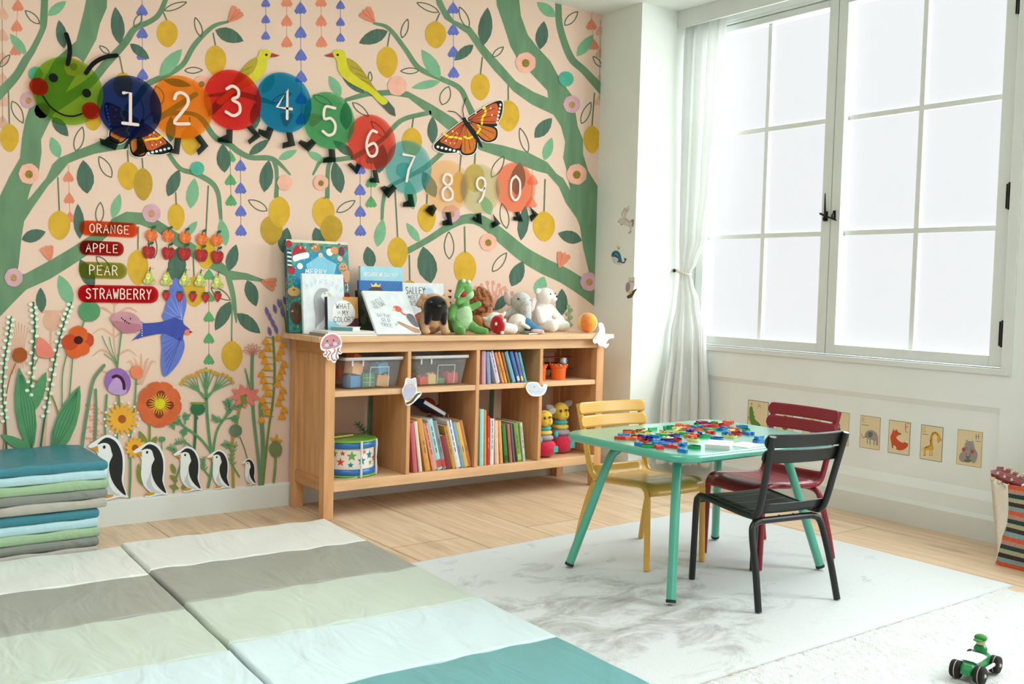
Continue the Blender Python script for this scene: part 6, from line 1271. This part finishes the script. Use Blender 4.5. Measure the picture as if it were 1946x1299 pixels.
def mat_panel(parent, x0, x1, y0, y1, z, th, colr, key, seed, puff=.0):
    rr = random.Random(seed); a = [rr.uniform(0, 6.28) for _ in range(6)]; cx, cy, hx, hy = (x0 + x1) / 2, (y0 + y1) / 2, (x1 - x0) / 2, (y1 - y0) / 2
    def samples(h, n):
        e = [0, .0006, .0016, .003, .005, .008, .013]; L_ = 2 * h; return [q / L_ for q in e] + [(.02 + (L_ - .04) * i / n) / L_ for i in range(n + 1)] + [1 - q / L_ for q in e[::-1]]
    US, VS = samples(hx, 40), samples(hy, 24); NU, NV = len(US) - 1, len(VS) - 1
    def surf(sgn):
        def f(u, v):
            p, q = 2 * US[round(u * NU)] - 1, 2 * VS[round(v * NV)] - 1; u, v = (p + 1) / 2, (q + 1) / 2; ed = 1 - max(abs(p) * hx + .008 - hx, abs(q) * hy + .008 - hy, 0) / .008
            dome = math.sqrt(max(0, 1 - (1 - max(ed, 0)) ** 2)) if ed < 1 else 1
            wr = (.0019 * math.sin(26 * u + 6 * v + a[0] + 1.2 * math.sin(9 * u + a[4])) * (abs(q) ** 2.2) + .0008 * math.sin(15 * u - 9 * v + a[1]) + .0006 * math.sin(38 * u + a[2] + 4 * v) * abs(q) ** 2) if sgn > 0 else 0
            h = th / 2 * dome * (1 + puff * (1 - max(abs(p), abs(q)) ** 4))
            return Vector((cx + p * hx, cy + q * hy, z + th / 2 + sgn * h + wr * dome))
        return f
    b = MB(); b.grid(surf(1), NU, NV, cloth(colr)); n1 = len(b.v); b.grid(surf(-1), NU, NV, cloth(colr))
    for k in range(len(b.f) // 2, len(b.f)): b.f[k] = b.f[k][::-1]
    o = b.build('panel', parent); o['label'] = key + ' panel'; return o
def play_mat(x, y, label):
    t = thing('play_mat', label, 'play mat', (x, y, .0006), rz=math.radians(-2.2), group='striped folding play mats')
    for i, k in enumerate(('teal', 'pale blue', 'sage', 'grey', 'cream')): mat_panel(t, -.802, 0, i * .398 + .0004, (i + 1) * .398, 0, .030, MATC[k], k, i + int(x * 50))
    return t
play_mat(1.739, 1.72, 'striped padded play mat lying open beside the grey cloud rug')
play_mat(.926, 1.700, 'striped padded play mat lying open before the folded stack')
def folded(x1, y0, z, label, seed, kk):
    t = thing('folded_play_mat', label, 'play mat', (x1, y0, z), group='folded play mats in the corner stack')
    th = .0335
    for i, k in enumerate(kk):
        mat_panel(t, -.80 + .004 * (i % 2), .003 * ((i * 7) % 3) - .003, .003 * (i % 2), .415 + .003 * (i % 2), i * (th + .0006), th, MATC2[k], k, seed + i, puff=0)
    return t
ks = ('taupe', 'grey', 'sage', 'pale blue', 'teal')
folded(.935, 3.722, .0006, 'folded play mat at the bottom of the corner stack', 40, ks)
folded(.962, 3.712, .0006 + 5 * .0341 + .003, 'folded play mat on top of the stack with a dark teal upper side', 60, ks)

# ---------------------------------------------------------------- turquoise table
TQ = mat((72, 174, 148), rough=.3, var=.012, scale=8, spec=.6).copy()
TQ.node_tree.nodes['Principled BSDF'].inputs['Coat Weight'].default_value = 1.0; TQ.node_tree.nodes['Principled BSDF'].inputs['Coat Roughness'].default_value = .22
TT = (2.65, 2.432)
t = thing('table', "children's turquoise metal table with rounded corners on the white rug", 'table', (TT[0], TT[1], RUG1))
def rrect(hx, hy, r, n=8):
    out = []
    for sx, sy, a0 in ((1, 1, 0), (-1, 1, PI / 2), (-1, -1, PI), (1, -1, 1.5 * PI)):
        for q in range(n + 1): a = a0 + PI / 2 * q / n; out.append((sx * (hx - r) + r * math.cos(a), sy * (hy - r) + r * math.sin(a)))
    return out
HX, HY, ZT = .402, .305, .482
b = MB(); rings = []
for d, z in ((.10, ZT - .012), (.012, ZT - .022), (.004, ZT - .026), (0, ZT - .020), (0, ZT - .010), (.003, ZT - .003), (.010, ZT)): rings.append([(x, y, z) for x, y in rrect(HX - d, HY - d, max(.085 - d, .02))])
n = len(rings[0]); b.add([p for r in rings for p in r], [(i * n + k, i * n + (k + 1) % n, (i + 1) * n + (k + 1) % n, (i + 1) * n + k) for i in range(len(rings) - 1) for k in range(n)], TQ, True)
b.add(rings[-1], [tuple(range(n))], TQ); b.add(rings[0], [tuple(range(n))[::-1]], TQ); b.build('tabletop', t)
FOOTR = mat((30, 44, 46), rough=.7)
for sx, sy in ((-1, -1), (-1, 1), (1, -1), (1, 1)):
    f = Vector((sx * .380, sy * .250, .0135)); top = Vector((sx * .285, sy * .165, .385))
    pts = spline([f, f.lerp(top, .5), top, Vector((sx * .262, sy * .146, .428)), Vector((sx * .215, sy * .120, .452)), Vector((sx * .13, sy * .08, .458))], 7)
    b = MB(); b.tube(pts, .0155, TQ, 16); lg = b.build('leg', t)
    b = MB(); b.tube([f - (top - f).normalized() * .0055, f + (top - f).normalized() * .004], .0163, FOOTR, 16); b.build('foot_cap', lg)
ZTAB = RUG1 + ZT

# ---------------------------------------------------------------- metal chairs
def chair(label, x, y, rz, colr, z=RUG1, rough=.32):
    m = mat(colr, rough=rough, var=.015, scale=10, spec=.5)
    t = thing('chair', label, 'chair', (x, y, z), rz=rz, group='small metal chairs round the turquoise table')
    for sx in (-1, 1):
        F = [(sx * .135, .185, .002), (sx * .134, .180, .16), (sx * .134, .176, .262), (sx * .135, .164, .290), (sx * .136, .135, .299), (sx * .136, .03, .291), (sx * .136, -.09, .284), (sx * .137, -.128, .292), (sx * .139, -.148, .325), (sx * .145, -.176, .43), (sx * .153, -.208, .553)]
        q = spline(F, 6); k = 12
        b = MB(); b.tube(q[:k + 1], .0110, m, 14); b.build('leg', t)
        b = MB(); b.tube(q[k:], .0110, m, 14); b.build('side_rail', t)
        r = spline([(sx * .166, -.188, .002), (sx * .158, -.160, .12), (sx * .149, -.128, .225), (sx * .136, -.118, .258), (sx * .108, -.116, .268)], 6)
        b = MB(); b.tube(r, .0110, m, 14); b.build('leg', t)
    b = MB(); b.tube([(-.108, -.116, .268), (0, -.116, .268), (.108, -.116, .268)], .0110, m, 14)
    for sx in (-.03, .03): b.ell((sx, -.116, .2795), (.004, .004, .002), m, None, 8, 6)
    b.build('crossbar', t)
    prof = spline([(.190, .266), (.186, .284), (.168, .297), (.13, .3035), (.05, .298), (-.05, .291), (-.10, .289), (-.128, .297), (-.146, .328)], 6)
    L = [0.0]
    for a_, c_ in zip(prof[:-1], prof[1:]): L.append(L[-1] + (c_ - a_).length)
    def at(s):
        for i in range(len(L) - 1):
            if L[i] <= s <= L[i + 1]: return prof[i].lerp(prof[i + 1], (s - L[i]) / (L[i + 1] - L[i]))
        return prof[-1]
    b = MB(); cuts = [0, .118, .19, .262, L[-1]]
    for c0, c1 in zip(cuts[:-1], cuts[1:]):
        def f(u, v): p = at(c0 + .0004 + (c1 - c0 - .0008) * v); return Vector(((u - .5) * .268, p.x, p.y - .003 * math.sin(PI * u)))
        b.grid(f, 6, 14, m)
    b.build('seat', t, solid=.003)
    for z0, z1 in ((.513, .557), (.463, .507)):
        b = MB(); n = 20; hw = .166 if z0 > .5 else .164
        def f(u, v):
            zz = z0 + (z1 - z0) * v; e = 2 * u - 1; r = .014; edge = hw - abs(e) * hw
            sh = max(0, 1 - edge / r); ins = r * (1 - math.sqrt(max(0, 1 - sh * sh)))
            zz = z0 + ins + (z1 - z0 - 2 * ins) * v
            return Vector((e * hw, -.176 - (zz - .43) * .26 + .0135 - .020 * (1 - e * e), zz))
        b.grid(f, 40, 6, m); b.build('backrest_slat', t, solid=.004)
    return t
chair('small black metal chair standing nearest the striped play mat', 2.644, 2.142, math.radians(-9), (26, 28, 27), rough=.4)
chair('small mustard yellow metal chair beside the bookcase', 2.615, 2.678, math.radians(180 - 2.5), (226, 174, 76))
chair('small wine red metal chair in front of the alphabet cards', 3.018, 2.424, math.radians(90 - 1.5), (140, 30, 46))

# ---------------------------------------------------------------- plastic letters and cards on the table
LCOL = {'red': (226, 52, 46), 'orange': (244, 112, 68), 'yellow': (244, 228, 150), 'green': (40, 170, 100), 'blue': (38, 128, 204), 'navy': (52, 60, 160)}
LET = {'red': 'ASBECFKHPRNUTMDL', 'orange': 'XOGEYACSNV', 'yellow': 'CUOSGREHTB', 'green': 'IJPDQTNSRU', 'blue': 'LTFVHEKIZYMWANPR', 'navy': 'YOWDMIX'}
spots = []
for q in ('blue 1187 827,red 1186 832,orange 1196 832,red 1206 831,orange 1199 820,orange 1208 820,yellow 1218 818,yellow 1229 822,yellow 1217 824,green 1240 815,navy 1221 829,navy 1234 834,blue 1243 829,green 1257 827,navy 1282 828,green 1272 812,yellow 1263 820,yellow 1268 824,yellow 1291 820,yellow 1291 814,orange 1293 808,orange 1304 809,orange 1306 815,red 1224 838,blue 1219 844,green 1232 847,red 1250 849,blue 1247 838,blue 1255 842,blue 1265 844,navy 1268 837,red 1288 836,yellow 1270 833,red 1280 848,blue 1297 844,blue 1297 856,'
          'red 1334 802,navy 1341 805,green 1327 807,blue 1325 811,orange 1327 815,red 1341 809,orange 1356 806,green 1357 802,red 1353 811,red 1376 807,orange 1384 802,blue 1383 813,blue 1410 811,orange 1397 815,blue 1371 815,green 1349 816,navy 1330 822,navy 1311 818,red 1350 821,yellow 1390 819,red 1401 823,blue 1378 822,blue 1422 823,green 1418 817,yellow 1387 829,blue 1361 833,green 1340 828,red 1318 826,orange 1312 829,yellow 1317 835,green 1320 849,blue 1441 838,blue 1446 832,green 1302 824').split(','):
    c, x, y = q.split(); p = P(float(x), float(y), 2, ZTAB + .004); spots.append([c, p.x, p.y])
for _ in range(60):
    for i in range(len(spots)):
        for j in range(i):
            dx, dy = spots[i][1] - spots[j][1], spots[i][2] - spots[j][2]; d = math.hypot(dx, dy) + 1e-6
            if d < .036: k = (.036 - d) / d * .25; spots[i][1] += dx * k; spots[i][2] += dy * k; spots[j][1] -= dx * k; spots[j][2] -= dy * k
cnt = {}; r4 = random.Random(21)
for c, x, y in spots:
    k = cnt.get(c, 0); cnt[c] = k + 1; ch = LET[c][k % len(LET[c])]
    s = .034; m = mat(LCOL[c], rough=.35, var=.02, scale=20, spec=.5, name='plastic ' + c)
    t = MB(); dd = MB()
    for st in GLYPH[ch]:
        q = spline([Vector((a, b_, 0)) for a, b_ in st], 4) if len(st) > 4 else [Vector((a, b_, 0)) for a, b_ in st]
        for a_, b_ in zip(q[:-1], q[1:]):
            d = (b_ - a_); 
            if d.length < 1e-6: continue
            n_ = Vector((-d.y, d.x, 0)).normalized() * .125; e_ = d.normalized() * .09; pp = [a_ - e_ + n_, a_ - e_ - n_, b_ + e_ - n_, b_ + e_ + n_]
            t.prism([((p.x - .3) * s, (p.y - .5) * s) for p in pp][::1], lambda u, v, h: Vector((u, v, h)), 0, .0095, m)
    o = t.build('toy_letter', loc=(x, y, ZTAB + .0003)); o.rotation_euler.z = r4.uniform(-3, 3)
    tag(o, '%s plastic letter %s lying among the letters on the turquoise table' % ('pale yellow' if c == 'yellow' else 'navy blue' if c == 'navy' else c, ch), 'toy letter', 'plastic letters scattered on the table')
WCARD = mat((240, 242, 240), rough=.5, var=.01)
t = thing('card_stack', 'small stack of white cards at the edge of the turquoise table', 'cards', (2.505, 2.214, ZTAB + .0003), rz=.62)
for i in range(9):
    b = MB(); b.bb(-.056 + .0004 * (i % 3), .056 + .0004 * (i % 3), -.040 - .0004 * (i % 2), .040, i * .00155, i * .00155 + .0014, WCARD); b.build('card', t)
t = MB(); t.bb(-.055, .055, -.042, .042, 0, .0012, WCARD); o = t.build('white_card', loc=(2.617, 2.196, ZTAB + .0003)); o.rotation_euler.z = .15
tag(o, 'single white card lying flat beside the card stack', 'card')

# ---------------------------------------------------------------- alphabet cards under the window
CX_ = PANEL_X + .0155
ZC = lambda X, Y: (1620 + X / 7.207, 770 + Y / 7.207)
ZA = lambda X, Y: (1410 + X / 8.461, 740 + Y / 8.461)
SAND = mat((230, 212, 172), rough=.7, var=.015, scale=20)
ART = {k: mat(v, rough=.7, var=.05, scale=80) for k, v in {'grn': (96, 140, 62), 'dkg': (84, 96, 58), 'gry': (160, 152, 148), 'dgr': (112, 112, 100), 'fox': (206, 84, 44), 'gir': (222, 172, 62), 'spot': (92, 62, 36), 'red': (180, 60, 50), 'rose': (176, 84, 72), 'brn': (112, 90, 72), 'ink': (60, 58, 50), 'wht': (236, 228, 208), 'plum': (96, 72, 90)}.items()}
def acard(label, corners, border, art):
    pts = [P(x, y, 0, CX_) for x, y in corners]; y0, y1 = max(p.y for p in pts), min(p.y for p in pts); zt, zb = max(p.z for p in pts), min(p.z for p in pts)
    c = Vector((CX_, (y0 + y1) / 2, (zt + zb) / 2)); t = thing('alphabet_card', label, 'card', c, group='animal alphabet cards under the window')
    fn0 = lambda u, v, h: Vector((-h, (y0 + (y1 - y0) * u) - c.y, zb + (zt - zb) * v - c.z))
    b = MB(); b.prism([(0, 0), (1, 0), (1, 1), (0, 1)], fn0, 0, .0006, border); dd = Draw(b, fn0, .0008, .0002); e = .022; dd.poly([(e, e * .7), (1 - e, e * .7), (1 - e, 1 - e * .7), (e, 1 - e * .7)], SAND); b.build('sheet', t)
    b = MB(); d2 = Draw(b, lambda u, v, h: P(u, v, 0, CX_ - h) - c, .0014, .0002); art(d2); b.build('picture', t)
def letter(d, ch, x, y, s, m, w_=1.4): d.text(ch, x, y, s, w_, m, up=-1)
def aA(d):
    d.blob([ZA(*p) for p in ((150, 265), (168, 280), (185, 370), (205, 470), (265, 530), (300, 580), (170, 580), (125, 480), (118, 380), (122, 290))], ART['grn']); letter(d, 'A', *ZA(252, 295), 9.5, ART['grn'], .8); d.ell(*ZA(155, 228), 1.0, 2.2, ART['red'])
    for p in ((185, 365), (197, 430), (105, 445), (112, 480)): d.ell(*ZA(*p), 1.2, 1.6, ART['grn'], n=8)
def aD(d):
    letter(d, 'D', *ZA(1452, 460), 10.5, ART['dkg'], .9); d.blob([ZA(*p) for p in ((1520, 560), (1545, 545), (1575, 560), (1580, 630), (1640, 740), (1560, 740), (1530, 640))], ART['brn']); d.layer(); d.ell(*ZA(1465, 548), 2.4, 2.6, ART['ink'], n=10); d.stroke([ZA(1440, 580), ZA(1470, 575), ZA(1510, 590)], 1.6, ART['red']); d.ell(*ZA(1550, 590), 2.6, 4, ART['gry'], n=10); d.stroke([ZA(1670, 700), ZA(1690, 745)], 1.6, ART['ink']); d.ell(*ZA(1630, 790), 7, 4, ART['wht'], n=12)
def aE(d):
    letter(d, 'E', *ZC(135, 232), 10.5, ART['gry'], .8); d.stroke([ZC(130, 262), ZC(220, 275)], .9, ART['brn'])
    d.blob([ZC(*p) for p in ((170, 400), (200, 350), (260, 338), (320, 370), (350, 440), (345, 545), (325, 545), (322, 490), (305, 488), (302, 540), (288, 540), (285, 480), (250, 470), (248, 530), (235, 530), (232, 465), (212, 460), (210, 520), (198, 520), (195, 445), (175, 435))], ART['gry'], 3); d.layer()
    d.blob([ZC(*p) for p in ((215, 375), (250, 358), (278, 385), (265, 425), (235, 440), (215, 415))], ART['dgr']); d.stroke([ZC(175, 430), ZC(150, 440), ZC(130, 415), ZC(122, 385)], [2.4, 1.8, 1.4, 1], ART['gry']); d.ell(*ZC(192, 425), 1.3, 1.3, ART['rose'], n=8); d.ell(*ZC(185, 395), .7, .7, ART['ink'], n=8)
def aF(d):
    letter(d, 'F', *ZC(722, 340), 12.5, ART['fox'], 1.3); d.stroke([ZC(722, 358), ZC(755, 366)], .8, ART['brn'])
    d.blob([ZC(*p) for p in ((560, 320), (575, 350), (605, 325), (618, 355), (655, 385), (640, 405), (600, 430), (620, 470), (680, 510), (720, 500), (760, 520), (755, 560), (710, 600), (650, 615), (600, 600), (600, 570), (560, 545), (545, 580), (530, 500), (520, 430), (540, 380))], ART['fox'], 3); d.layer()
    d.ell(*ZC(657, 390), 1.5, 1.2, ART['ink'], n=8); d.ell(*ZC(598, 372), .8, .8, ART['ink'], n=8); d.stroke([ZC(545, 555), ZC(549, 580)], 1.6, ART['ink']); d.blob([ZC(*p) for p in ((725, 500), (750, 482), (762, 520))], ART['wht'])
def aG(d):
    letter(d, 'G', *ZC(960, 365), 9, ART['gir'], 1.1); d.stroke([ZC(958, 390), ZC(1030, 400)], .9, ART['brn'])
    d.stroke([ZC(*p) for p in ((1085, 560), (1078, 480), (1085, 420), (1105, 385), (1140, 380), (1175, 410), (1190, 450))], [6, 5, 4.8, 5, 5.2, 5, 5], ART['gir']); d.blob([ZC(*p) for p in ((1165, 440), (1200, 445), (1205, 475), (1172, 520), (1160, 480))], ART['gir'])
    d.blob([ZC(*p) for p in ((985, 575), (1050, 545), (1095, 530), (1110, 600), (1050, 610), (990, 610))], ART['gir'])
    for X in (985, 1000, 1062, 1092): d.stroke([ZC(X, 590), ZC(X - 4, 680)], 1.6, ART['gir']); d.ell(*ZC(X - 4, 684), 1, .8, ART['ink'], n=6)
    d.stroke([ZC(985, 580), ZC(958, 590), ZC(950, 620)], .9, ART['gir']); d.layer()
    for X, Y in ((1075, 520), (1068, 480), (1078, 440), (1090, 405), (1115, 375), (1140, 372), (1165, 395), (1020, 570), (1045, 562), (1065, 545), (1082, 470), (1070, 500), (1005, 578), (1100, 385)): d.ell(*ZC(X, Y), 1.1, 1.3, ART['spot'], n=6)
    d.stroke([ZC(1200, 460), ZC(1222, 462)], .8, ART['spot']); d.stroke([ZC(1200, 480), ZC(1220, 484)], .8, ART['spot'])
def aH(d):
    letter(d, 'H', *ZC(1690, 462), 9.5, ART['plum'], .9); d.stroke([ZC(1690, 488), ZC(1752, 498)], .9, ART['brn'])
    d.blob([ZC(*p) for p in ((1550, 510), (1600, 488), (1655, 515), (1675, 590), (1712, 660), (1700, 740), (1670, 790), (1620, 770), (1560, 772), (1500, 775), (1460, 730), (1470, 670), (1510, 620), (1530, 570))], ART['gry']); d.layer()
    d.blob([ZC(*p) for p in ((1545, 680), (1580, 700), (1620, 680), (1600, 720), (1580, 740), (1560, 715))], ART['dgr'], 3); d.blob([ZC(*p) for p in ((1530, 750), (1580, 735), (1630, 752), (1600, 778), (1550, 775))], ART['dgr'])
    for X, Y in ((1525, 602), (1640, 634)): d.ell(*ZC(X, Y), 3.6, 3.8, ART['rose'], n=14)
    for X, Y in ((1567, 578), (1618, 592), (1560, 660), (1608, 668)): d.ell(*ZC(X, Y), .9, .9, ART['ink'], n=8)
    d.ell(*ZC(1567, 482), 1.4, 1.8, ART['gry'], n=8); d.ell(*ZC(1648, 496), 1.4, 1.8, ART['gry'], n=8)
none = lambda d: d.ell(1520, 805, 6, 9, ART['gry'])
acard('alphabet card A with a green crocodile left of the red chair', ((1422, 759), (1420, 821), (1461, 766)), ART['plum'], aA)
acard('alphabet card with a red border almost hidden behind the red chair', ((1477, 767), (1475, 828), (1508, 772)), ART['red'], lambda d: (d.ell(1492, 803, 8, 14, ART['brn']), letter(d, 'B', 1479, 785, 9, ART['brn'], .9)))
acard('alphabet card with a green border almost hidden behind the red chair', ((1527, 773), (1525, 836), (1560, 779)), ART['grn'], lambda d: (d.ell(1543, 810, 8, 14, ART['gry']), letter(d, 'C', 1529, 791, 9, ART['grn'], .9)))
acard('alphabet card D with a brown dog right of the red chair', ((1581, 780), (1578, 842), (1615, 785)), mat((186, 166, 96), rough=.7), aD)
acard('alphabet card E with a grey elephant', ((1636, 788), (1633, 849), (1674, 794)), mat((196, 140, 104), rough=.7), aE)
acard('alphabet card F with a red fox', ((1690, 797), (1687, 859), (1731, 803)), mat((112, 136, 96), rough=.7), aF)
acard('alphabet card G with a yellow giraffe', ((1751, 806), (1748, 871), (1793, 812)), mat((104, 128, 92), rough=.7), aG)
acard('alphabet card H with a grey hippo nearest the striped bag', ((1821, 815), (1817, 881), (1868, 821)), mat((202, 176, 88), rough=.7), aH)

# ---------------------------------------------------------------- striped bag and toy guitar
KN = [mat(c, rough=.95, var=.12, scale=160, bump=.7, bscale=220, spec=.08, sheen=.3) for c in ((222, 98, 62), (202, 150, 134), (30, 66, 66), (182, 182, 146), (64, 46, 38), (140, 172, 172))]
CANV = mat((246, 238, 224), rough=.9, var=.03, scale=60, bump=.25, bscale=320, spec=.1)
t = thing('bag', 'canvas bag with a striped knitted front standing by the window wall', 'bag', (3.80, 1.70, .0006))
O = Vector((3.80, 1.70, .0006))
def lv(A, B, k): return [a_.lerp(b_, k) for a_, b_ in zip(A, B)]
TOPR = [Vector(p) for p in ((3.722, 1.868, .306), (3.905, 2.028, .296), (3.985, 1.640, .300), (3.735, 1.485, .312))]; BOTR = [Vector(p) for p in ((3.702, 1.890, 0), (3.775, 1.915, 0), (3.860, 1.600, 0), (3.712, 1.510, 0))]
def ringk(k):
    r = lv(BOTR, TOPR, k); bend = math.sin(PI * min(1, k * 1.15)) * .030; r[0] = r[0] + Vector((.022, -.010, 0)) * math.sin(PI * k) * (1 if k > .4 else .6) ; return r
b = MB(); NB = 19
for i in range(NB):
    k0, k1 = i / NB, (i + 1) / NB; m = KN[(NB - 1 - i) % 6]; A0, A1 = ringk(k0), ringk(k1); S_ = 8
    for j in range(S_):
        q = []
        for A, kk in ((A0, k0), (A1, k1)):
            for u in (j / S_, (j + 1) / S_): p = A[0].lerp(A[3], u); q.append(p - O + Vector((-.022 * math.sin(PI * u) * math.sin(PI * (kk * .9 + .1)), 0, 0)))
        b.add([q[0], q[1], q[3], q[2]], [(0, 1, 2, 3)], m)
b.build('striped_front', t, solid=.004)
b = MB(); V = []
for i in range(9):
    r = ringk(i / 8); mid = (r[0] + r[1]) / 2 + Vector((.012, -.03, 0)) * (1 - i / 8) * .6; V.append([r[0], r[0].lerp(r[1], .3) + (mid - (r[0] + r[1]) / 2) * .6, mid, r[0].lerp(r[1], .7) + (mid - (r[0] + r[1]) / 2) * .6, r[1], r[1].lerp(r[2], .5), r[2], r[2].lerp(r[3], .5), r[3]])
n = 9; b.add([p - O for row in V for p in row], [(i * n + k, i * n + k + 1, (i + 1) * n + k + 1, (i + 1) * n + k) for i in range(8) for k in range(n - 1)], CANV, True)
b.add([p - O + Vector((0, 0, .001)) for p in BOTR], [(0, 1, 2, 3)], CANV); b.build('canvas_body', t, solid=.003)
GRED, FRET, SILV = mat((122, 14, 24), rough=.25, var=.08, scale=20, spec=.6), mat((58, 34, 26), rough=.5), mat((214, 208, 196), rough=.25, metal=.7)
hd = P(1879, 888, 0, 3.80); nk = P(1944, 920, 0, 3.78); ax_ = (hd - nk).normalized(); sd = Vector((-.74, .1, -.30)); sd = (sd - ax_ * sd.dot(ax_)).normalized(); up = ax_.cross(sd).normalized()
if up.x > 0: up = -up
t = thing('toy_guitar', 'red toy guitar sticking head first out of the striped bag', 'guitar', nk)
fn = lambda u, v, h: ax_ * u + sd.cross(ax_).normalized() * 0 + (up.cross(ax_)).normalized() * v + up * h
b = MB(); b.prism([(-.01, -.020), (.05, -.031), (.115, -.031), (.128, -.018), (.118, .0), (.128, .018), (.115, .031), (.05, .031), (-.01, .020)], fn, -.008, .008, GRED); b.build('headstock', t, bevel=.002)
b = MB(); b.prism([(-.30, -.022), (-.012, -.018), (-.012, .018), (-.30, .022)], fn, -.010, .004, GRED); b.prism([(-.30, -.022), (-.014, -.018), (-.014, .018), (-.30, .022)], fn, .004, .008, FRET); b.build('neck', t)
b = MB(); b.prism([(-.015, -.020), (-.008, -.020), (-.008, .020), (-.015, .020)], fn, .004, .012, WCARD); b.build('nut', t)
for u, v in ((.035, -.017), (.065, -.019), (.095, -.019), (.035, .017), (.065, .019), (.095, .019)):
    b = MB(); b.lathe([(.0055, 0), (.0055, .004), (.003, .005), (.003, .009), (0, .009)], SILV, 12, fn(u, v, .008), rot=Vector((0, 0, 1)).rotation_difference(up).to_matrix())
    s_ = 1 if v > 0 else -1; b.tube([fn(u, s_ * .030, -.002), fn(u, s_ * .044, -.002)], .0025, SILV, 8); b.ell(fn(u, s_ * .049, -.002), (.008, .008, .009), mat((206, 186, 150), rough=.4), None, 10, 8); b.build('tuning_peg', t)
b = MB()
for i, v in enumerate((-.012, -.004, .004, .012)): b.tube([fn(-.28, v, .012), fn(-.011, v * .9, .0125), fn(.04 + .03 * (i % 3), v * 1.4, .0125)], .0006, SILV, 5)
b.build('strings', t)
b = MB(); b.lathe([(0, -.02), (.07, -.02), (.085, 0), (.07, .02), (0, .02)], GRED, 24, fn(-.245, 0, -.012), rot=Vector((0, 0, 1)).rotation_difference(up).to_matrix(), sx=.72, sy=.72); b.build('body', t)

# ---------------------------------------------------------------- green toy racing car on the shaggy rug
fl, fr, rrw = P(1814, 1287, 2, RUG2), P(1864, 1298, 2, RUG2), P(1893, 1277, 2, RUG2)
cx_ = (fr - fl); wid = cx_.length; fwd = ((fr - rrw)).normalized(); hd_ = math.atan2(fwd.y, fwd.x); cc = (fl + rrw) / 2
CG1, TYRE, HUB = mat((20, 128, 66), rough=.3, var=.03, spec=.5), mat((26, 26, 24), rough=.8, var=.08), mat((216, 196, 164), rough=.5, var=.05)
t = thing('toy_car', 'green wooden toy racing car with a white bonnet and a driver', 'toy car', (cc.x, cc.y, RUG2 + .0006), rz=hd_)
WB_, TR = (fr - rrw).length / 2, wid / 2 - .002; wr = .0225
b = MB()
secs = [(-.075, .012, .020, .040), (-.05, .022, .016, .050), (-.01, .025, .016, .056), (.03, .024, .016, .052), (.062, .019, .018, .042), (.078, .012, .020, .034)]
sc_ = WB_ / .045; rings = []
for x, hw, z0_, z1_ in secs: x *= sc_ * .82; rings.append([(x, -hw, z0_), (x, hw, z0_), (x, hw * .92, z1_ - .006), (x, hw * .55, z1_), (x, -hw * .55, z1_), (x, -hw * .92, z1_ - .006)])
b.add([p for r in rings for p in r], [(i * 6 + k, i * 6 + (k + 1) % 6, (i + 1) * 6 + (k + 1) % 6, (i + 1) * 6 + k) for i in range(5) for k in range(6)] + [tuple(range(6))[::-1], tuple(range(30, 36))], CG1); b.build('body', t, bevel=.002)
b = MB(); b.add([(.0, -.026, .0535), (.0, .026, .0535), (.050 * sc_ * .82, .0195, .0470), (.050 * sc_ * .82, -.0195, .0470), (.0, -.0125, .0580), (.0, .0125, .0580), (.050 * sc_ * .82, .010, .0490), (.050 * sc_ * .82, -.010, .0490)], [(0, 4, 7, 3), (4, 5, 6, 7), (5, 1, 2, 6)], WCARD); b.build('bonnet', t, solid=.002)
for x, y in ((WB_, TR), (WB_, -TR), (-WB_, TR), (-WB_, -TR)):
    rot = Matrix.Rotation(PI / 2, 3, 'X'); b = MB()
    b.lathe([(wr * .5, -.012), (wr * .9, -.012), (wr, -.009), (wr, -.0015), (wr * .93, -.001), (wr * .93, .001), (wr, .0015), (wr, .009), (wr * .9, .012), (wr * .5, .012)], TYRE, 26, (x, y, wr), rot=rot); b.lathe([(wr * .95, -.0012), (wr * .965, 0), (wr * .95, .0012)], HUB, 26, (x, y, wr), rot=rot); wl = b.build('wheel', t)
    b = MB(); b.lathe([(0, -.011), (wr * .5, -.011), (wr * .5, .011), (0, .011)], HUB, 20, (x, y, wr), rot=rot); b.ell((x, y + (.012 if y > 0 else -.012), wr), (.005, .004, .005), HUB); b.build('hub', wl)
for x in (WB_, -WB_): b = MB(); b.tube([(x, -TR + .008, wr), (x, TR - .008, wr)], .004, HUB, 10); b.build('axle', t)
for sg in (1, -1): b = MB(); b.tube([(.02 * sc_, sg * .030, .028), (-.05 * sc_, sg * .034, .028)], .005, mat((226, 226, 222), rough=.25, metal=.3), 10); b.build('exhaust_pipe', t)
b = MB(); b.lathe([(0, .0), (.016, .0), (.017, .018), (.011, .028), (0, .028)], CG1, 18, (-.022 * sc_, 0, .047)); b.build('driver_body', t)
b = MB(); b.ell((-.022 * sc_, 0, .083), (.012, .012, .013), HUB); b.build('driver_head', t)
b = MB(); b.ell((-.020 * sc_, 0, .093), (.017, .016, .0095), mat((52, 132, 48), rough=.7)); b.ell((-.004 * sc_, 0, .0905), (.010, .012, .003), mat((52, 132, 48), rough=.7)); b.build('driver_cap', t)
